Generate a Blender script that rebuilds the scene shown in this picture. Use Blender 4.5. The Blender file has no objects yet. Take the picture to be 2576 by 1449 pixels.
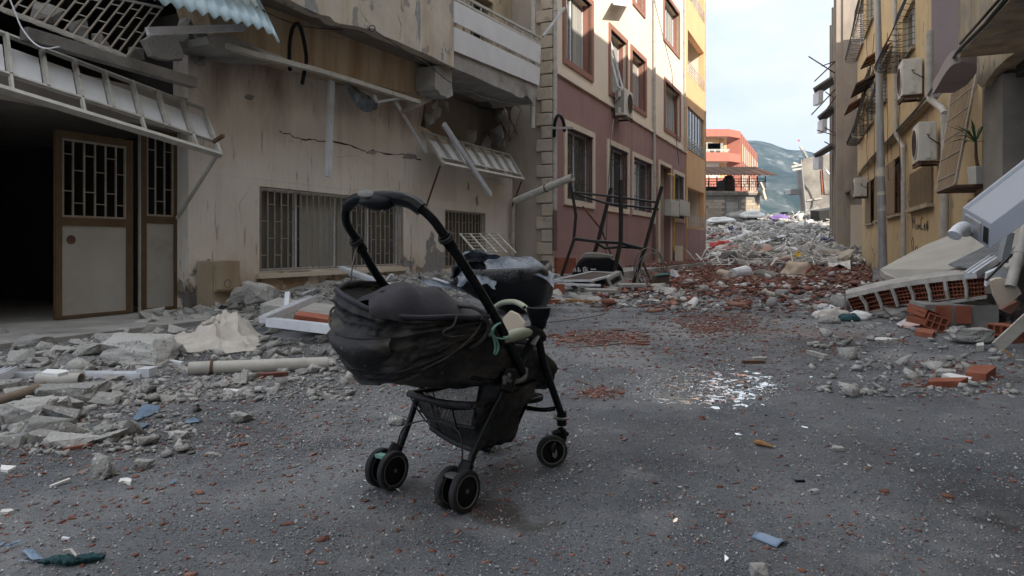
import bpy, bmesh, math, random
import numpy as np
from mathutils import Vector, Matrix, Euler, noise
random.seed(7); rng = np.random.default_rng(7)
S = bpy.context.scene
COL = S.collection

# ---------------------------------------------------------------- camera, light, exposure
CAM_H = 0.92
cam_d = bpy.data.cameras.new('camera'); cam = bpy.data.objects.new('camera', cam_d); COL.objects.link(cam)
cam.location = (0, 0, CAM_H); cam.rotation_euler = (math.radians(90), 0, 0)
cam_d.sensor_width = 36.0; cam_d.lens = 24.0; cam_d.shift_y = -104.5 / 2576
cam_d.clip_start = 0.05; cam_d.clip_end = 9000
S.camera = cam
SUN_EL, SUN_DIR = math.radians(25), (0.42, -0.86)          # towards the sun, seen from the street
sun_d = bpy.data.lights.new('sun', 'SUN'); sun = bpy.data.objects.new('sun', sun_d); COL.objects.link(sun)
sd = Vector((SUN_DIR[0], SUN_DIR[1], 0)).normalized() * math.cos(SUN_EL) + Vector((0, 0, math.sin(SUN_EL)))
sun.rotation_euler = sd.to_track_quat('Z', 'Y').to_euler()
sun_d.energy = 4.8; sun_d.angle = math.radians(0.5); sun_d.color = (1.0, 0.90, 0.76)
wd = bpy.data.worlds.new('World'); S.world = wd; wd.use_nodes = True
_n, _l = wd.node_tree.nodes, wd.node_tree.links
_n.clear()
w_out = _n.new('ShaderNodeOutputWorld'); w_bg = _n.new('ShaderNodeBackground'); w_bg.inputs[1].default_value = 0.10
sky = _n.new('ShaderNodeTexSky'); sky.sky_type = 'NISHITA'; sky.sun_disc = False
sky.sun_elevation = SUN_EL; sky.sun_rotation = math.atan2(SUN_DIR[0], SUN_DIR[1]); sky.dust_density = 2.0; sky.air_density = 1.0
tc = _n.new('ShaderNodeTexCoord'); mp = _n.new('ShaderNodeMapping'); mp.inputs['Scale'].default_value = (1.0, 1.0, 2.6)
mp.inputs['Location'].default_value = (0.35, 0.1, 0.2)
cn = _n.new('ShaderNodeTexNoise'); cn.inputs['Scale'].default_value = 2.1; cn.inputs['Detail'].default_value = 8; cn.inputs['Roughness'].default_value = 0.55
cr = _n.new('ShaderNodeValToRGB'); cr.color_ramp.elements[0].position = 0.30; cr.color_ramp.elements[1].position = 0.54
cr.color_ramp.elements[0].color = (0.25, 0.25, 0.25, 1); cr.color_ramp.elements[1].color = (1, 1, 1, 1)
cn2 = _n.new('ShaderNodeTexNoise'); cn2.inputs['Scale'].default_value = 5.0; cn2.inputs['Detail'].default_value = 6
cc = _n.new('ShaderNodeValToRGB'); cc.color_ramp.elements[0].color = (4.3, 4.6, 5.05, 1); cc.color_ramp.elements[1].color = (6.3, 6.3, 6.35, 1)
cc.color_ramp.elements[0].position = 0.35; cc.color_ramp.elements[1].position = 0.62
haze_c = _n.new('ShaderNodeMixRGB'); haze_c.inputs[0].default_value = 0.7; haze_c.inputs[2].default_value = (5.2, 6.0, 7.2, 1)
mx = _n.new('ShaderNodeMixRGB')
_l.new(tc.outputs['Generated'], mp.inputs[0]); _l.new(mp.outputs[0], cn.inputs['Vector']); _l.new(mp.outputs[0], cn2.inputs['Vector'])
_l.new(cn.outputs[0], cr.inputs[0]); _l.new(cn2.outputs[0], cc.inputs[0])
_l.new(sky.outputs[0], haze_c.inputs[1]); _l.new(haze_c.outputs[0], mx.inputs[1]); _l.new(cr.outputs[0], mx.inputs[0]); _l.new(cc.outputs[0], mx.inputs[2])
# an overcast sky grows brighter towards the zenith
sxyz = _n.new('ShaderNodeSeparateXYZ'); _l.new(tc.outputs['Generated'], sxyz.inputs[0]); zr = _n.new('ShaderNodeMapRange'); zr.inputs[1].default_value = 0.0; zr.inputs[2].default_value = 1.0; zr.inputs[3].default_value = 0.78; zr.inputs[4].default_value = 1.85
_l.new(sxyz.outputs[2], zr.inputs[0]); mul = _n.new('ShaderNodeVectorMath'); mul.operation = 'SCALE'; _l.new(mx.outputs[0], mul.inputs[0]); _l.new(zr.outputs[0], mul.inputs['Scale']); _l.new(mul.outputs[0], w_bg.inputs[0]); _l.new(w_bg.outputs[0], w_out.inputs[0])
S.view_settings.view_transform = 'Standard'; S.view_settings.look = 'None'
S.view_settings.exposure = 0.85; S.view_settings.gamma = 1.0; S.view_settings.use_curve_mapping = False
S.render.engine = 'CYCLES'
S.cycles.max_bounces = 8; S.cycles.diffuse_bounces = 4; S.cycles.glossy_bounces = 3
S.cycles.volume_bounces = 1; S.cycles.transparent_max_bounces = 12; S.cycles.use_denoising = True

# ---------------------------------------------------------------- measuring: photograph (2576 wide) to world
F_, HOR, CX = 1717.0, 620.0, 1288.0
def P(px, py, Y): return Vector(((px - CX) / F_ * Y, Y, CAM_H - (py - HOR) / F_ * Y))
def G(px, py, z=0.0):
    Y = F_ * (CAM_H - z) / (py - HOR); return Vector(((px - CX) / F_ * Y, Y, z))
class Wall:
    """a vertical plane: u along it, o out of it, z up"""
    def __init__(s, x, y, dx, dy, side):
        L = math.hypot(dx, dy); s.x, s.y = x, y; s.dx, s.dy = dx / L, dy / L
        s.nx, s.ny = (s.dy * side, -s.dx * side)
    def w(s, u, o, z): return Vector((s.x + s.dx * u + s.nx * o, s.y + s.dy * u + s.ny * o, z))
    def hit(s, px, py, o=0.0):
        r = (px - CX) / F_; x0 = s.x + s.nx * o; y0 = s.y + s.ny * o
        u = (r * y0 - x0) / (s.dx - r * s.dy); Y = y0 + s.dy * u
        return u, CAM_H - (py - HOR) / F_ * Y
    def q(s, px, py, o=0.0):
        u, z = s.hit(px, py, o); return s.w(u, o, z)
    def box(s, mb, u0, u1, o0, o1, z0, z1):
        mb.hexa([s.w(u, o, z) for z in (z0, z1) for (u, o) in ((u0, o0), (u1, o0), (u1, o1), (u0, o1))])

# ---------------------------------------------------------------- mesh building
class MB:
    def __init__(s): s.V = []; s.F = []
    def add(s, vs, fs):
        b = len(s.V); s.V += [tuple(v) for v in vs]; s.F += [tuple(i + b for i in f) for f in fs]; return s
    def hexa(s, p): return s.add(p, [(0, 3, 2, 1), (4, 5, 6, 7), (0, 1, 5, 4), (1, 2, 6, 5), (2, 3, 7, 6), (3, 0, 4, 7)])
    def box(s, c, size, rot=None):
        c = Vector(c); h = [x / 2 for x in size]; R = rot if rot is not None else Matrix.Identity(3)
        return s.hexa([c + R @ Vector((sx * h[0], sy * h[1], sz * h[2])) for sz in (-1, 1) for (sx, sy) in ((-1, -1), (1, -1), (1, 1), (-1, 1))])
    def bar(s, p, q, w, t, up=(0, 0, 1)):
        p, q = Vector(p), Vector(q); d = (q - p).normalized(); up = Vector(up)
        a = d.cross(up)
        if a.length < 1e-4: a = d.cross(Vector((1, 0, 0)))
        a.normalize(); b = a.cross(d).normalized(); a = a * w / 2; b = b * t / 2
        return s.hexa([p - a - b, p + a - b, p + a + b, p - a + b, q - a - b, q + a - b, q + a + b, q - a + b])
    def tube(s, pts, r, seg=8, cap=True, sq=1.0):
        pts = [Vector(p) for p in pts]; n = len(pts); rs = r if isinstance(r, (list, tuple)) else [r] * n
        b0 = len(s.V); ref = None; vs = []; fs = []
        for i, p in enumerate(pts):
            d = (pts[min(i + 1, n - 1)] - pts[max(i - 1, 0)])
            d = d.normalized() if d.length > 1e-9 else Vector((0, 0, 1))
            if ref is None:
                ref = Vector((0, 0, 1)) if abs(d.z) < .9 else Vector((1, 0, 0))
            a = (ref - d * ref.dot(d))
            if a.length < 1e-5: a = d.orthogonal()
            a.normalize(); ref = a; c = d.cross(a)
            for k in range(seg):
                t = 2 * math.pi * k / seg
                vs.append(p + a * math.cos(t) * rs[i] * sq + c * math.sin(t) * rs[i])
        for i in range(n - 1):
            for k in range(seg):
                k2 = (k + 1) % seg
                fs.append((i * seg + k, i * seg + k2, (i + 1) * seg + k2, (i + 1) * seg + k))
        if cap: fs += [tuple(range(seg))[::-1], tuple((n - 1) * seg + k for k in range(seg))]
        return s.add(vs, fs)
    def prism(s, poly, vec):
        vec = Vector(vec); n = len(poly); a = [Vector(p) for p in poly]; b = [p + vec for p in a]
        return s.add(a + b, [tuple(range(n))[::-1], tuple(range(n, 2 * n))] + [(i, (i + 1) % n, n + (i + 1) % n, n + i) for i in range(n)])
    def grid(s, rows, closed=False):
        nr, nc = len(rows), len(rows[0]); vs = [p for r in rows for p in r]; fs = []
        for i in range(nr - 1):
            for j in range(nc if closed else nc - 1):
                j2 = (j + 1) % nc; fs.append((i * nc + j, i * nc + j2, (i + 1) * nc + j2, (i + 1) * nc + j))
        return s.add(vs, fs)
    def sheet(s, rows, th, closed=False):
        """a grid with thickness th along its local normal"""
        nr, nc = len(rows), len(rows[0]); R = [[Vector(p) for p in r] for r in rows]; N = []
        for i in range(nr):
            for j in range(nc):
                a = R[min(i + 1, nr - 1)][j] - R[max(i - 1, 0)][j]; b = R[i][min(j + 1, nc - 1)] - R[i][max(j - 1, 0)]
                n = a.cross(b); N.append(n.normalized() if n.length > 1e-12 else Vector((0, 0, 1)))
        s.grid(R, closed); s.grid([[R[i][j] + N[i * nc + j] * th for j in range(nc)] for i in range(nr)], closed)
        b = len(s.V) - 2 * nr * nc; m = nr * nc; ring = [i for i in range(nc)] + [i * nc + nc - 1 for i in range(1, nr)] + [(nr - 1) * nc + j for j in range(nc - 2, -1, -1)] + [i * nc for i in range(nr - 2, 0, -1)]
        if not closed:
            for k in range(len(ring)):
                a, c = ring[k], ring[(k + 1) % len(ring)]; s.F.append((b + a, b + c, b + m + c, b + m + a))
        return s
    def lathe(s, c, axis, prof, seg=20, e1=None):
        """prof: (distance along axis, radius)"""
        axis = Vector(axis).normalized(); a = axis.orthogonal().normalized() if e1 is None else Vector(e1); b = axis.cross(a); c = Vector(c)
        rows = [[c + axis * h + (a * math.cos(2 * math.pi * k / seg) + b * math.sin(2 * math.pi * k / seg)) * r for k in range(seg)] for h, r in prof]
        return s.grid(rows, True)
    def rot(s): return s

WP = {}
def _origin(parent): return WP.get(parent.name, Vector((0, 0, 0))) if parent is not None else Vector((0, 0, 0))
def mesh_obj(name, mb, mat, parent=None, smooth=False, label=None, sub=0):
    V = np.array(mb.V, dtype=float); 
    lo, hi = V.min(0), V.max(0); c = Vector(((lo[0] + hi[0]) / 2, (lo[1] + hi[1]) / 2, lo[2] if parent is None else (lo[2] + hi[2]) / 2))
    me = bpy.data.meshes.new(name); me.from_pydata((V - np.array(c)).tolist(), [], mb.F); me.update()
    me.materials.append(mat)
    if smooth:
        me.polygons.foreach_set('use_smooth', [True] * len(me.polygons))
        if smooth != 'all':
            try: me.set_sharp_from_angle(angle=math.radians(40))
            except Exception: pass
    o = bpy.data.objects.new(name, me); COL.objects.link(o)
    if parent is not None: o.parent = parent
    o.location = c - _origin(parent); WP[o.name] = c
    if label: o['label'] = label
    if sub:
        m = o.modifiers.new('sub', 'SUBSURF'); m.levels = sub; m.render_levels = sub
    return o
def tag(o, label, cat, group=None, kind=None):
    if label: o['label'] = label
    if cat: o['category'] = cat
    if group: o['group'] = group
    if kind: o['kind'] = kind
    return o
def thing(name, label, cat, loc, group=None):
    o = bpy.data.objects.new(name, None); COL.objects.link(o); o.location = loc; o.empty_display_size = .2
    WP[o.name] = Vector(loc); return tag(o, label, cat, group)
def structure(name, mb, mat, smooth=False):
    return tag(mesh_obj(name, mb, mat, None, smooth), None, None, None, 'structure')
def single(name, mb, mat, label, cat, group=None, smooth=False, kind=None, sub=0):
    return tag(mesh_obj(name, mb, mat, None, smooth, sub=sub), label, cat, group, kind)
def copy_tree(o, parent=None):
    c = o.copy(); COL.objects.link(c); c.parent = parent
    for ch in o.children: copy_tree(ch, c)
    return c

# ---------------------------------------------------------------- materials
def _sock(n, name):
    return n.inputs[name]
def mat(name, c1, c2=None, rough=.8, nscale=2.0, ndetail=6, stretch=(1, 1, 1), bump=.25, bscale=40, bstretch=(1, 1, 1), bdist=.01, metal=0.0, spec=.35,
        rand=None, patches=(), speck=None, alpha=1.0, coat=0.0, contrast=(.35, .65), trans=0.0, rpatch=None, objco=False, sheen=0.0):
    m = bpy.data.materials.new(name); m.use_nodes = True; nt = m.node_tree; N, L = nt.nodes, nt.links; N.clear()
    out = N.new('ShaderNodeOutputMaterial'); bs = N.new('ShaderNodeBsdfPrincipled'); L.new(bs.outputs[0], out.inputs[0])
    if objco: co = N.new('ShaderNodeTexCoord').outputs['Object']
    else: co = N.new('ShaderNodeNewGeometry').outputs['Position']
    def noise_(scale, st, detail=6, rgh=.6, off=0):
        mpn = N.new('ShaderNodeMapping'); mpn.inputs['Scale'].default_value = st; mpn.inputs['Location'].default_value = (off, off * .7, off * .3)
        L.new(co, mpn.inputs[0]); t = N.new('ShaderNodeTexNoise'); t.inputs['Scale'].default_value = scale; t.inputs['Detail'].default_value = detail
        t.inputs['Roughness'].default_value = rgh; L.new(mpn.outputs[0], t.inputs['Vector']); return t.outputs[0]
    def ramp(fac, a, b, ca=(0, 0, 0, 1), cb=(1, 1, 1, 1)):
        r = N.new('ShaderNodeValToRGB'); r.color_ramp.elements[0].position = a; r.color_ramp.elements[1].position = b
        r.color_ramp.elements[0].color = ca; r.color_ramp.elements[1].color = cb; L.new(fac, r.inputs[0]); return r.outputs[0]
    def rgba(c): return (c[0], c[1], c[2], 1)
    def mixc(f, a, b, mode='MIX'):
        x = N.new('ShaderNodeMixRGB'); x.blend_type = mode
        for s_, v in ((0, f), (1, a), (2, b)):
            if isinstance(v, (int, float)): x.inputs[s_].default_value = v
            elif isinstance(v, tuple): x.inputs[s_].default_value = v
            else: L.new(v, x.inputs[s_])
        return x.outputs[0]
    def math_(op, a, b=None):
        x = N.new('ShaderNodeMath'); x.operation = op
        for i, v in enumerate((a, b)):
            if v is None: continue
            if isinstance(v, (int, float)): x.inputs[i].default_value = v
            else: L.new(v, x.inputs[i])
        return x.outputs[0]
    c2 = c2 or tuple(x * .8 for x in c1)
    col = ramp(noise_(nscale, stretch, ndetail), contrast[0], contrast[1], rgba(c1), rgba(c2))
    if rand:
        oi = N.new('ShaderNodeObjectInfo').outputs['Random']; gi = N.new('ShaderNodeNewGeometry').outputs['Random Per Island']
        f = math_('FRACT', math_('ADD', oi, gi))
        r = N.new('ShaderNodeValToRGB'); r.color_ramp.interpolation = 'CONSTANT' if len(rand) > 2 else 'LINEAR'; L.new(f, r.inputs[0])
        while len(r.color_ramp.elements) < len(rand): r.color_ramp.elements.new(.5)
        for i, c in enumerate(rand):
            r.color_ramp.elements[i].position = i / len(rand) if len(rand) > 2 else i; r.color_ramp.elements[i].color = rgba(c)
        col = mixc(.75, col, r.outputs[0])
    hgt = noise_(bscale, bstretch, 5, .65, 3)
    if speck:
        for (sc, thr, c, dens) in speck:
            v = N.new('ShaderNodeTexVoronoi'); v.inputs['Scale'].default_value = sc; L.new(co, v.inputs['Vector'])
            wn = N.new('ShaderNodeTexWhiteNoise'); L.new(v.outputs['Position'], wn.inputs['Vector'])
            a = math_('LESS_THAN', v.outputs['Distance'], thr); b = math_('LESS_THAN', wn.outputs['Value'], dens)
            col = mixc(math_('MULTIPLY', a, b), col, rgba(c))
    roughv = None
    for k, pt in enumerate(patches):
        nz = noise_(pt.get('s', 2), pt.get('st', (1, 1, 1)), pt.get('d', 7), .6, 5 + k * 7)
        if 'z' in pt:
            sx = N.new('ShaderNodeSeparateXYZ'); L.new(co, sx.inputs[0])
            mr = N.new('ShaderNodeMapRange'); mr.inputs[1].default_value = pt['z'][0]; mr.inputs[2].default_value = pt['z'][1]
            mr.inputs[3].default_value = pt.get('zb', .25); mr.inputs[4].default_value = -pt.get('zb', .25); L.new(sx.outputs[2], mr.inputs[0])
            nz = math_('ADD', nz, mr.outputs[0])
        if 'at' in pt:
            vm = N.new('ShaderNodeVectorMath'); vm.operation = 'SUBTRACT'; L.new(co, vm.inputs[0]); vm.inputs[1].default_value = pt['at'][:3]
            vs_ = N.new('ShaderNodeVectorMath'); vs_.operation = 'MULTIPLY'; L.new(vm.outputs[0], vs_.inputs[0]); vs_.inputs[1].default_value = pt.get('ast', (1, 1, 1))
            vl = N.new('ShaderNodeVectorMath'); vl.operation = 'LENGTH'; L.new(vs_.outputs[0], vl.inputs[0])
            mr = N.new('ShaderNodeMapRange'); mr.inputs[1].default_value = 0; mr.inputs[2].default_value = pt['at'][3]
            mr.inputs[3].default_value = pt.get('ab', .3); mr.inputs[4].default_value = -.4; L.new(vl.outputs['Value'], mr.inputs[0])
            nz = math_('ADD', nz, mr.outputs[0])
        w = pt.get('w', .02); fac = ramp(nz, pt['t'] - w, pt['t'] + w)
        if pt.get('a', 1) < 1: fac = mixc(pt['a'], (0, 0, 0, 1), fac)
        pc = rgba(pt['c'])
        if 'c2' in pt: pc = ramp(noise_(pt.get('cs', 12), (1, 1, 1), 6, .6, 9), .35, .65, rgba(pt['c']), rgba(pt['c2']))
        col = mixc(fac, col, pc)
        if pt.get('rec'): hgt = math_('SUBTRACT', hgt, math_('MULTIPLY', fac, pt['rec']))
        if pt.get('r') is not None:
            roughv = mixc(fac, roughv if roughv is not None else (rough, rough, rough, 1), (pt['r'],) * 3 + (1,))
    L.new(col, bs.inputs['Base Color'])
    bs.inputs['Roughness'].default_value = rough; bs.inputs['Metallic'].default_value = metal
    if roughv is not None: L.new(roughv, bs.inputs['Roughness'])
    bs.inputs['Specular IOR Level'].default_value = spec
    if coat: bs.inputs['Coat Weight'].default_value = coat
    if sheen: bs.inputs['Sheen Weight'].default_value = sheen
    if alpha < 1: bs.inputs['Alpha'].default_value = alpha
    if trans:
        tr = N.new('ShaderNodeBsdfTranslucent'); L.new(col, tr.inputs[0]); ms = N.new('ShaderNodeMixShader'); ms.inputs[0].default_value = trans
        L.new(bs.outputs[0], ms.inputs[1]); L.new(tr.outputs[0], ms.inputs[2]); L.new(ms.outputs[0], out.inputs[0])
    if bump:
        bp = N.new('ShaderNodeBump'); bp.inputs['Strength'].default_value = bump; bp.inputs['Distance'].default_value = bdist
        L.new(hgt, bp.inputs['Height']); L.new(bp.outputs[0], bs.inputs['Normal'])
    return m

RUST = (.20, .07, .03)
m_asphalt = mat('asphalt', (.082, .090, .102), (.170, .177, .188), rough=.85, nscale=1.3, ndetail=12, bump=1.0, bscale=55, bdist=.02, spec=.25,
    speck=[(110, .30, (.30, .30, .31), .13), (70, .30, (.035, .035, .04), .36), (190, .33, (.42, .42, .42), .10), (38, .22, (.17, .165, .16), .2)],
    patches=[dict(c=(.11, .115, .125), s=1.8, t=.56, w=.06, a=.6, r=.5), dict(c=(.26, .263, .265), s=.9, d=14, t=.56, w=.06, a=.65), dict(c=(.24, .243, .25), s=3.5, d=14, t=.60, w=.05, a=.5), dict(c=(.055, .055, .06), s=.5, d=12, t=.60, w=.05, a=.5), dict(c=(.27, .265, .26), s=.55, d=12, t=.60, w=.09, a=.6, at=(-3.0, 4.8, 0, 6.0), ab=.24), dict(c=(.26, .26, .262), s=.7, d=12, t=.58, w=.10, a=.55, at=(3.5, 8.5, 0, 6.0), ab=.16),
             dict(c=(.20, .12, .095), s=2.2, d=10, t=.60, w=.08, a=.5, at=(3.2, 7.2, 0, 2.2), ab=.22), dict(c=(.20, .12, .095), s=2.2, d=10, t=.60, w=.08, a=.5, at=(.9, 6.8, 0, 1.4), ab=.24), dict(c=(.045, .043, .042), s=1.4, st=(1, 1, 1), t=.60, w=.12, a=.7, at=(2.2, 2.0, 0, 2.8), ab=.26), dict(c=(.035, .028, .022), s=3, t=.68, w=.05, a=.6, at=(2.0, 2.4, 0, 3.5), ab=.1),  # broad dark patch at right: dirt plus vignette darkening put into the colour
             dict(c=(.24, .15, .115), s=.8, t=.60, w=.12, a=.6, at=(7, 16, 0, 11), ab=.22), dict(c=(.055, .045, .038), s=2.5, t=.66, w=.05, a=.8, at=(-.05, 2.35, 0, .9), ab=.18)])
m_conc = mat('concrete', (.30, .295, .28), (.42, .41, .39), rough=.9, nscale=5, bump=.9, bscale=24, bdist=.03, speck=[(55, .3, (.55, .54, .51), .25), (40, .28, (.14, .135, .13), .22)], rand=((.26, .255, .245), (.36, .35, .33), (.44, .43, .41), (.31, .30, .28)))
m_concflat = mat('weathered_concrete', (.25, .24, .225), (.34, .33, .31), rough=.9, nscale=2, bump=.6, bscale=22, bdist=.02,
    patches=[dict(c=(.11, .10, .09), s=1.2, t=.60, w=.08, a=.7)])
m_mound = mat('mixed_rubble', (.42, .41, .39), (.30, .29, .28), rough=.9, nscale=4, bump=.6, bscale=20, bdist=.02,
    rand=((.44, .43, .41), (.30, .29, .28), (.56, .55, .53), (.24, .235, .23), (.66, .65, .63), (.38, .36, .33), (.50, .44, .36), (.34, .33, .33)))
m_white = mat('white_plaster_scrap', (.62, .61, .58), (.72, .71, .69), rough=.8, bump=.3, rand=((.55, .54, .52), (.75, .75, .74)))
m_brick = mat('red_clay', (.25, .095, .065), (.19, .075, .055), rough=.85, nscale=20, bump=.4, bscale=60, rand=((.16, .062, .045), (.22, .082, .055), (.12, .055, .045), (.28, .15, .115), (.19, .115, .095), (.22, .185, .17)))
m_brickin = mat('red_clay_wall', (.24, .07, .04), (.30, .11, .065), rough=.85, nscale=9, bump=.4, bscale=50)
m_mortar = mat('mortar', (.42, .40, .37), (.30, .28, .26), rough=.95, nscale=8, bump=.8, bscale=30)
m_gravel = mat('gravel', (.30, .30, .30), (.22, .22, .22), rough=.85, bump=.3, rand=((.30, .295, .29), (.17, .17, .175), (.42, .415, .40), (.24, .235, .23), (.55, .54, .52)))
WA = Wall(-5.18, 7.82, .477, 1, 1)
def wat(x, y, r): p = WA.q(x, y); return (p.x, p.y, p.z, r)
m_wallA = mat('cream_scored_plaster', (.66, .61, .54), (.74, .69, .63), rough=.9, nscale=1.1, bump=1.0, bscale=17, bstretch=(1, 1, .13), bdist=.03,
    patches=[dict(c=(.25, .24, .225), c2=(.19, .18, .17), s=1.6, t=.60, w=.015, z=(-.3, 1.5), zb=.32, rec=.6), dict(c=(.42, .25, .10), s=1.0, st=(1, 1, .5), t=.60, w=.14, a=.5, z=(.0, 1.7), zb=.18),
             dict(c=(.24, .16, .11), s=1.3, st=(1, 1, .25), t=.64, w=.14, a=.6, z=(5.4, 3.2), zb=.22), dict(c=(.44, .34, .25), s=3.5, st=(1, 1, .08), t=.60, w=.10, a=.3),
             dict(c=(.24, .19, .15), s=13, st=(1, 1, .13), t=.645, w=.02, a=.55, rec=.5), dict(c=(.24, .24, .235), c2=(.31, .30, .28), s=2.2, t=.62, w=.012, at=wat(1092, 680, 1.9), ast=(1, .62, 1.05), ab=.34, rec=.6),
             dict(c=(.15, .14, .13), c2=(.10, .09, .08), s=3, t=.62, w=.012, at=wat(830, 722, .8), ast=(1, .7, 1.6), ab=.30, rec=.6), dict(c=(.17, .16, .15), s=3, st=(1, 1, .4), t=.60, w=.015, at=wat(478, 760, .75), ast=(1.5, 1.2, .8), ab=.30, rec=.6), dict(c=(.36, .21, .09), s=2.0, st=(1, 1, .5), t=.58, w=.16, a=.65, at=wat(690, 720, 1.7), ast=(1, 1, 1.6), ab=.28),
             dict(c=(.15, .085, .05), s=1.6, st=(1, 1, .3), t=.56, w=.18, a=.7, at=wat(640, 150, 2.6), ast=(1, .8, 1.4), ab=.3), dict(c=(.17, .09, .05), s=1.6, st=(1, 1, .3), t=.58, w=.16, a=.6, at=wat(1000, 270, 2.2), ast=(1, .8, 2), ab=.25)])
m_parapet = mat('flaking_render', (.55, .50, .42), (.45, .41, .35), rough=.9, nscale=2.5, bump=.7, bscale=24, bstretch=(1, 1, .2), bdist=.015,
    patches=[dict(c=(.23, .235, .235), c2=(.30, .30, .30), s=3.2, st=(1, 1, .45), t=.575, w=.012, rec=.7), dict(c=(.40, .26, .13), s=3, st=(1, 1, .1), t=.57, w=.1, a=.5)])
m_beam = mat('ochre_stained_render', (.50, .42, .31), (.40, .31, .20), rough=.9, nscale=2.2, stretch=(1, 1, .3), bump=.7, bscale=24, bstretch=(1, 1, .15), bdist=.012,
    patches=[dict(c=(.22, .13, .07), s=4, st=(1, 1, .10), t=.56, w=.12, a=.65), dict(c=(.58, .52, .44), s=3, st=(1, 1, .12), t=.60, w=.08, a=.6)])
m_mauve = mat('mauve_paint', (.31, .19, .18), (.27, .165, .155), rough=.85, nscale=.9, bump=.25, bscale=60, patches=[dict(c=(.36, .25, .23), s=5, st=(1, 1, .1), t=.70, w=.05, a=.5), dict(c=(.17, .095, .09), s=3, st=(1, 1, .06), t=.64, w=.08, a=.5)])
m_cream = mat('cream_paint', (.74, .65, .54), (.68, .59, .49), rough=.85, nscale=.8, bump=.2, bscale=60, patches=[dict(c=(.55, .45, .35), s=3, st=(1, 1, .08), t=.66, w=.08, a=.4)])
m_sill = mat('cream_surround', (.62, .54, .44), (.55, .47, .38), rough=.85, nscale=2, bump=.15)
m_brown = mat('brown_surround', (.30, .145, .11), (.26, .125, .095), rough=.8, nscale=2, bump=.15)
m_peach = mat('peach_paint', (.70, .43, .23), (.64, .39, .21), rough=.85, nscale=1, bump=.2, patches=[dict(c=(.50, .33, .2), s=3, st=(1, 1, .08), t=.65, w=.08, a=.4)])
m_quoin = mat('stone_quoin', (.48, .41, .33), (.38, .33, .27), rough=.9, nscale=3, bump=.5, bscale=30, patches=[dict(c=(.20, .18, .16), s=3, t=.62, w=.05, a=.6)])
m_yellow = mat('yellow_render', (.54, .42, .245), (.47, .37, .22), rough=.9, nscale=1.2, bump=.5, bscale=30, bdist=.012,
    patches=[dict(c=(.30, .28, .25), c2=(.20, .18, .15), s=1.7, st=(1, 1, .6), t=.645, w=.012, rec=.7), dict(c=(.26, .17, .09), s=2.2, st=(1, 1, .14), t=.64, w=.12, a=.4),
             dict(c=(.16, .12, .09), s=2, t=.66, w=.05, z=(-.4, 1.3), zb=.25)])
m_yellow2 = mat('dull_yellow_render', (.42, .35, .24), (.34, .28, .19), rough=.9, nscale=1.5, stretch=(1, 1, .4), bump=.5, bscale=30, bdist=.012,
    patches=[dict(c=(.17, .155, .14), c2=(.25, .24, .22), s=2.4, st=(1, 1, .6), t=.63, w=.012, rec=.6), dict(c=(.24, .23, .21), s=1.6, t=.60, w=.05, a=.8), dict(c=(.14, .10, .07), s=3, st=(1, 1, .1), t=.58, w=.1, a=.6)])
m_beige = mat('grey_beige_render', (.38, .33, .28), (.30, .26, .225), rough=.9, nscale=.8, bump=.3, bscale=30, patches=[dict(c=(.20, .18, .16), s=1.5, st=(1, 1, .2), t=.62, w=.08, a=.6)])
m_greywall = mat('grey_cement_wall', (.25, .235, .21), (.18, .17, .155), rough=.9, nscale=1, bump=.5, bscale=18, bdist=.03, patches=[dict(c=(.085, .078, .07), s=.7, t=.60, w=.12, a=.75), dict(c=(.45, .43, .39), s=2.5, t=.66, w=.04, a=.7)])
m_lilac = mat('dusty_lilac_paint', (.36, .31, .31), (.32, .27, .27), rough=.9, nscale=1.5, bump=.2)
m_pink = mat('pink_paint', (.52, .29, .24), (.48, .27, .23), rough=.85, bump=.15)
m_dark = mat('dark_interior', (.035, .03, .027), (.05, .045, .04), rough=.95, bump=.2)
m_interior = mat('interior_plaster', (.22, .19, .16), (.16, .14, .12), rough=.95, bump=.2)
m_pvc = mat('grey_pvc', (.46, .44, .40), (.36, .34, .31), rough=.55, nscale=6, bump=.15, patches=[dict(c=(.20, .17, .13), s=6, t=.64, w=.06, a=.6)])
m_pvcdark = mat('brown_pipe', (.16, .10, .09), (.12, .08, .07), rough=.6, bump=.15)
m_whitemet = mat('white_painted_metal', (.46, .45, .41), (.36, .345, .31), rough=.5, nscale=8, bump=.1, patches=[dict(c=(.16, .08, .04), s=9, t=.68, w=.02)])
m_alum = mat('white_profile', (.66, .68, .72), (.54, .56, .60), rough=.4, nscale=5, bump=.1, patches=[dict(c=(.25, .24, .22), s=7, t=.66, w=.05, a=.6)])
m_panelw = mat('frosted_panel', (.62, .64, .66), (.55, .56, .58), rough=.45, nscale=2, bump=.05)
m_door = mat('grey_white_door_sheet', (.40, .385, .35), (.33, .315, .28), rough=.6, nscale=1.2, bump=.1, patches=[dict(c=(.20, .16, .12), s=2, t=.66, w=.08, a=.5)])
m_rustfr = mat('ochre_brown_frame', (.125, .078, .038), (.085, .055, .03), rough=.7, nscale=6, bump=.2)
m_barmet = mat('dusty_grille_metal', (.34, .30, .25), (.24, .20, .165), rough=.6, nscale=8, bump=.1)
m_blackmet = mat('black_iron', (.010, .0095, .0095), (.02, .018, .017), rough=.5, nscale=10, bump=.1, metal=.0)
m_rustmet = mat('rusty_iron', (.07, .045, .035), (.13, .06, .03), rough=.8, nscale=12, bump=.3)
m_rustsheet = mat('rust_orange_sheet', (.34, .13, .045), (.46, .21, .07), rough=.8, nscale=5, stretch=(1, 1, 1), bump=.3, patches=[dict(c=(.10, .05, .03), s=3, t=.60, w=.06)])
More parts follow.
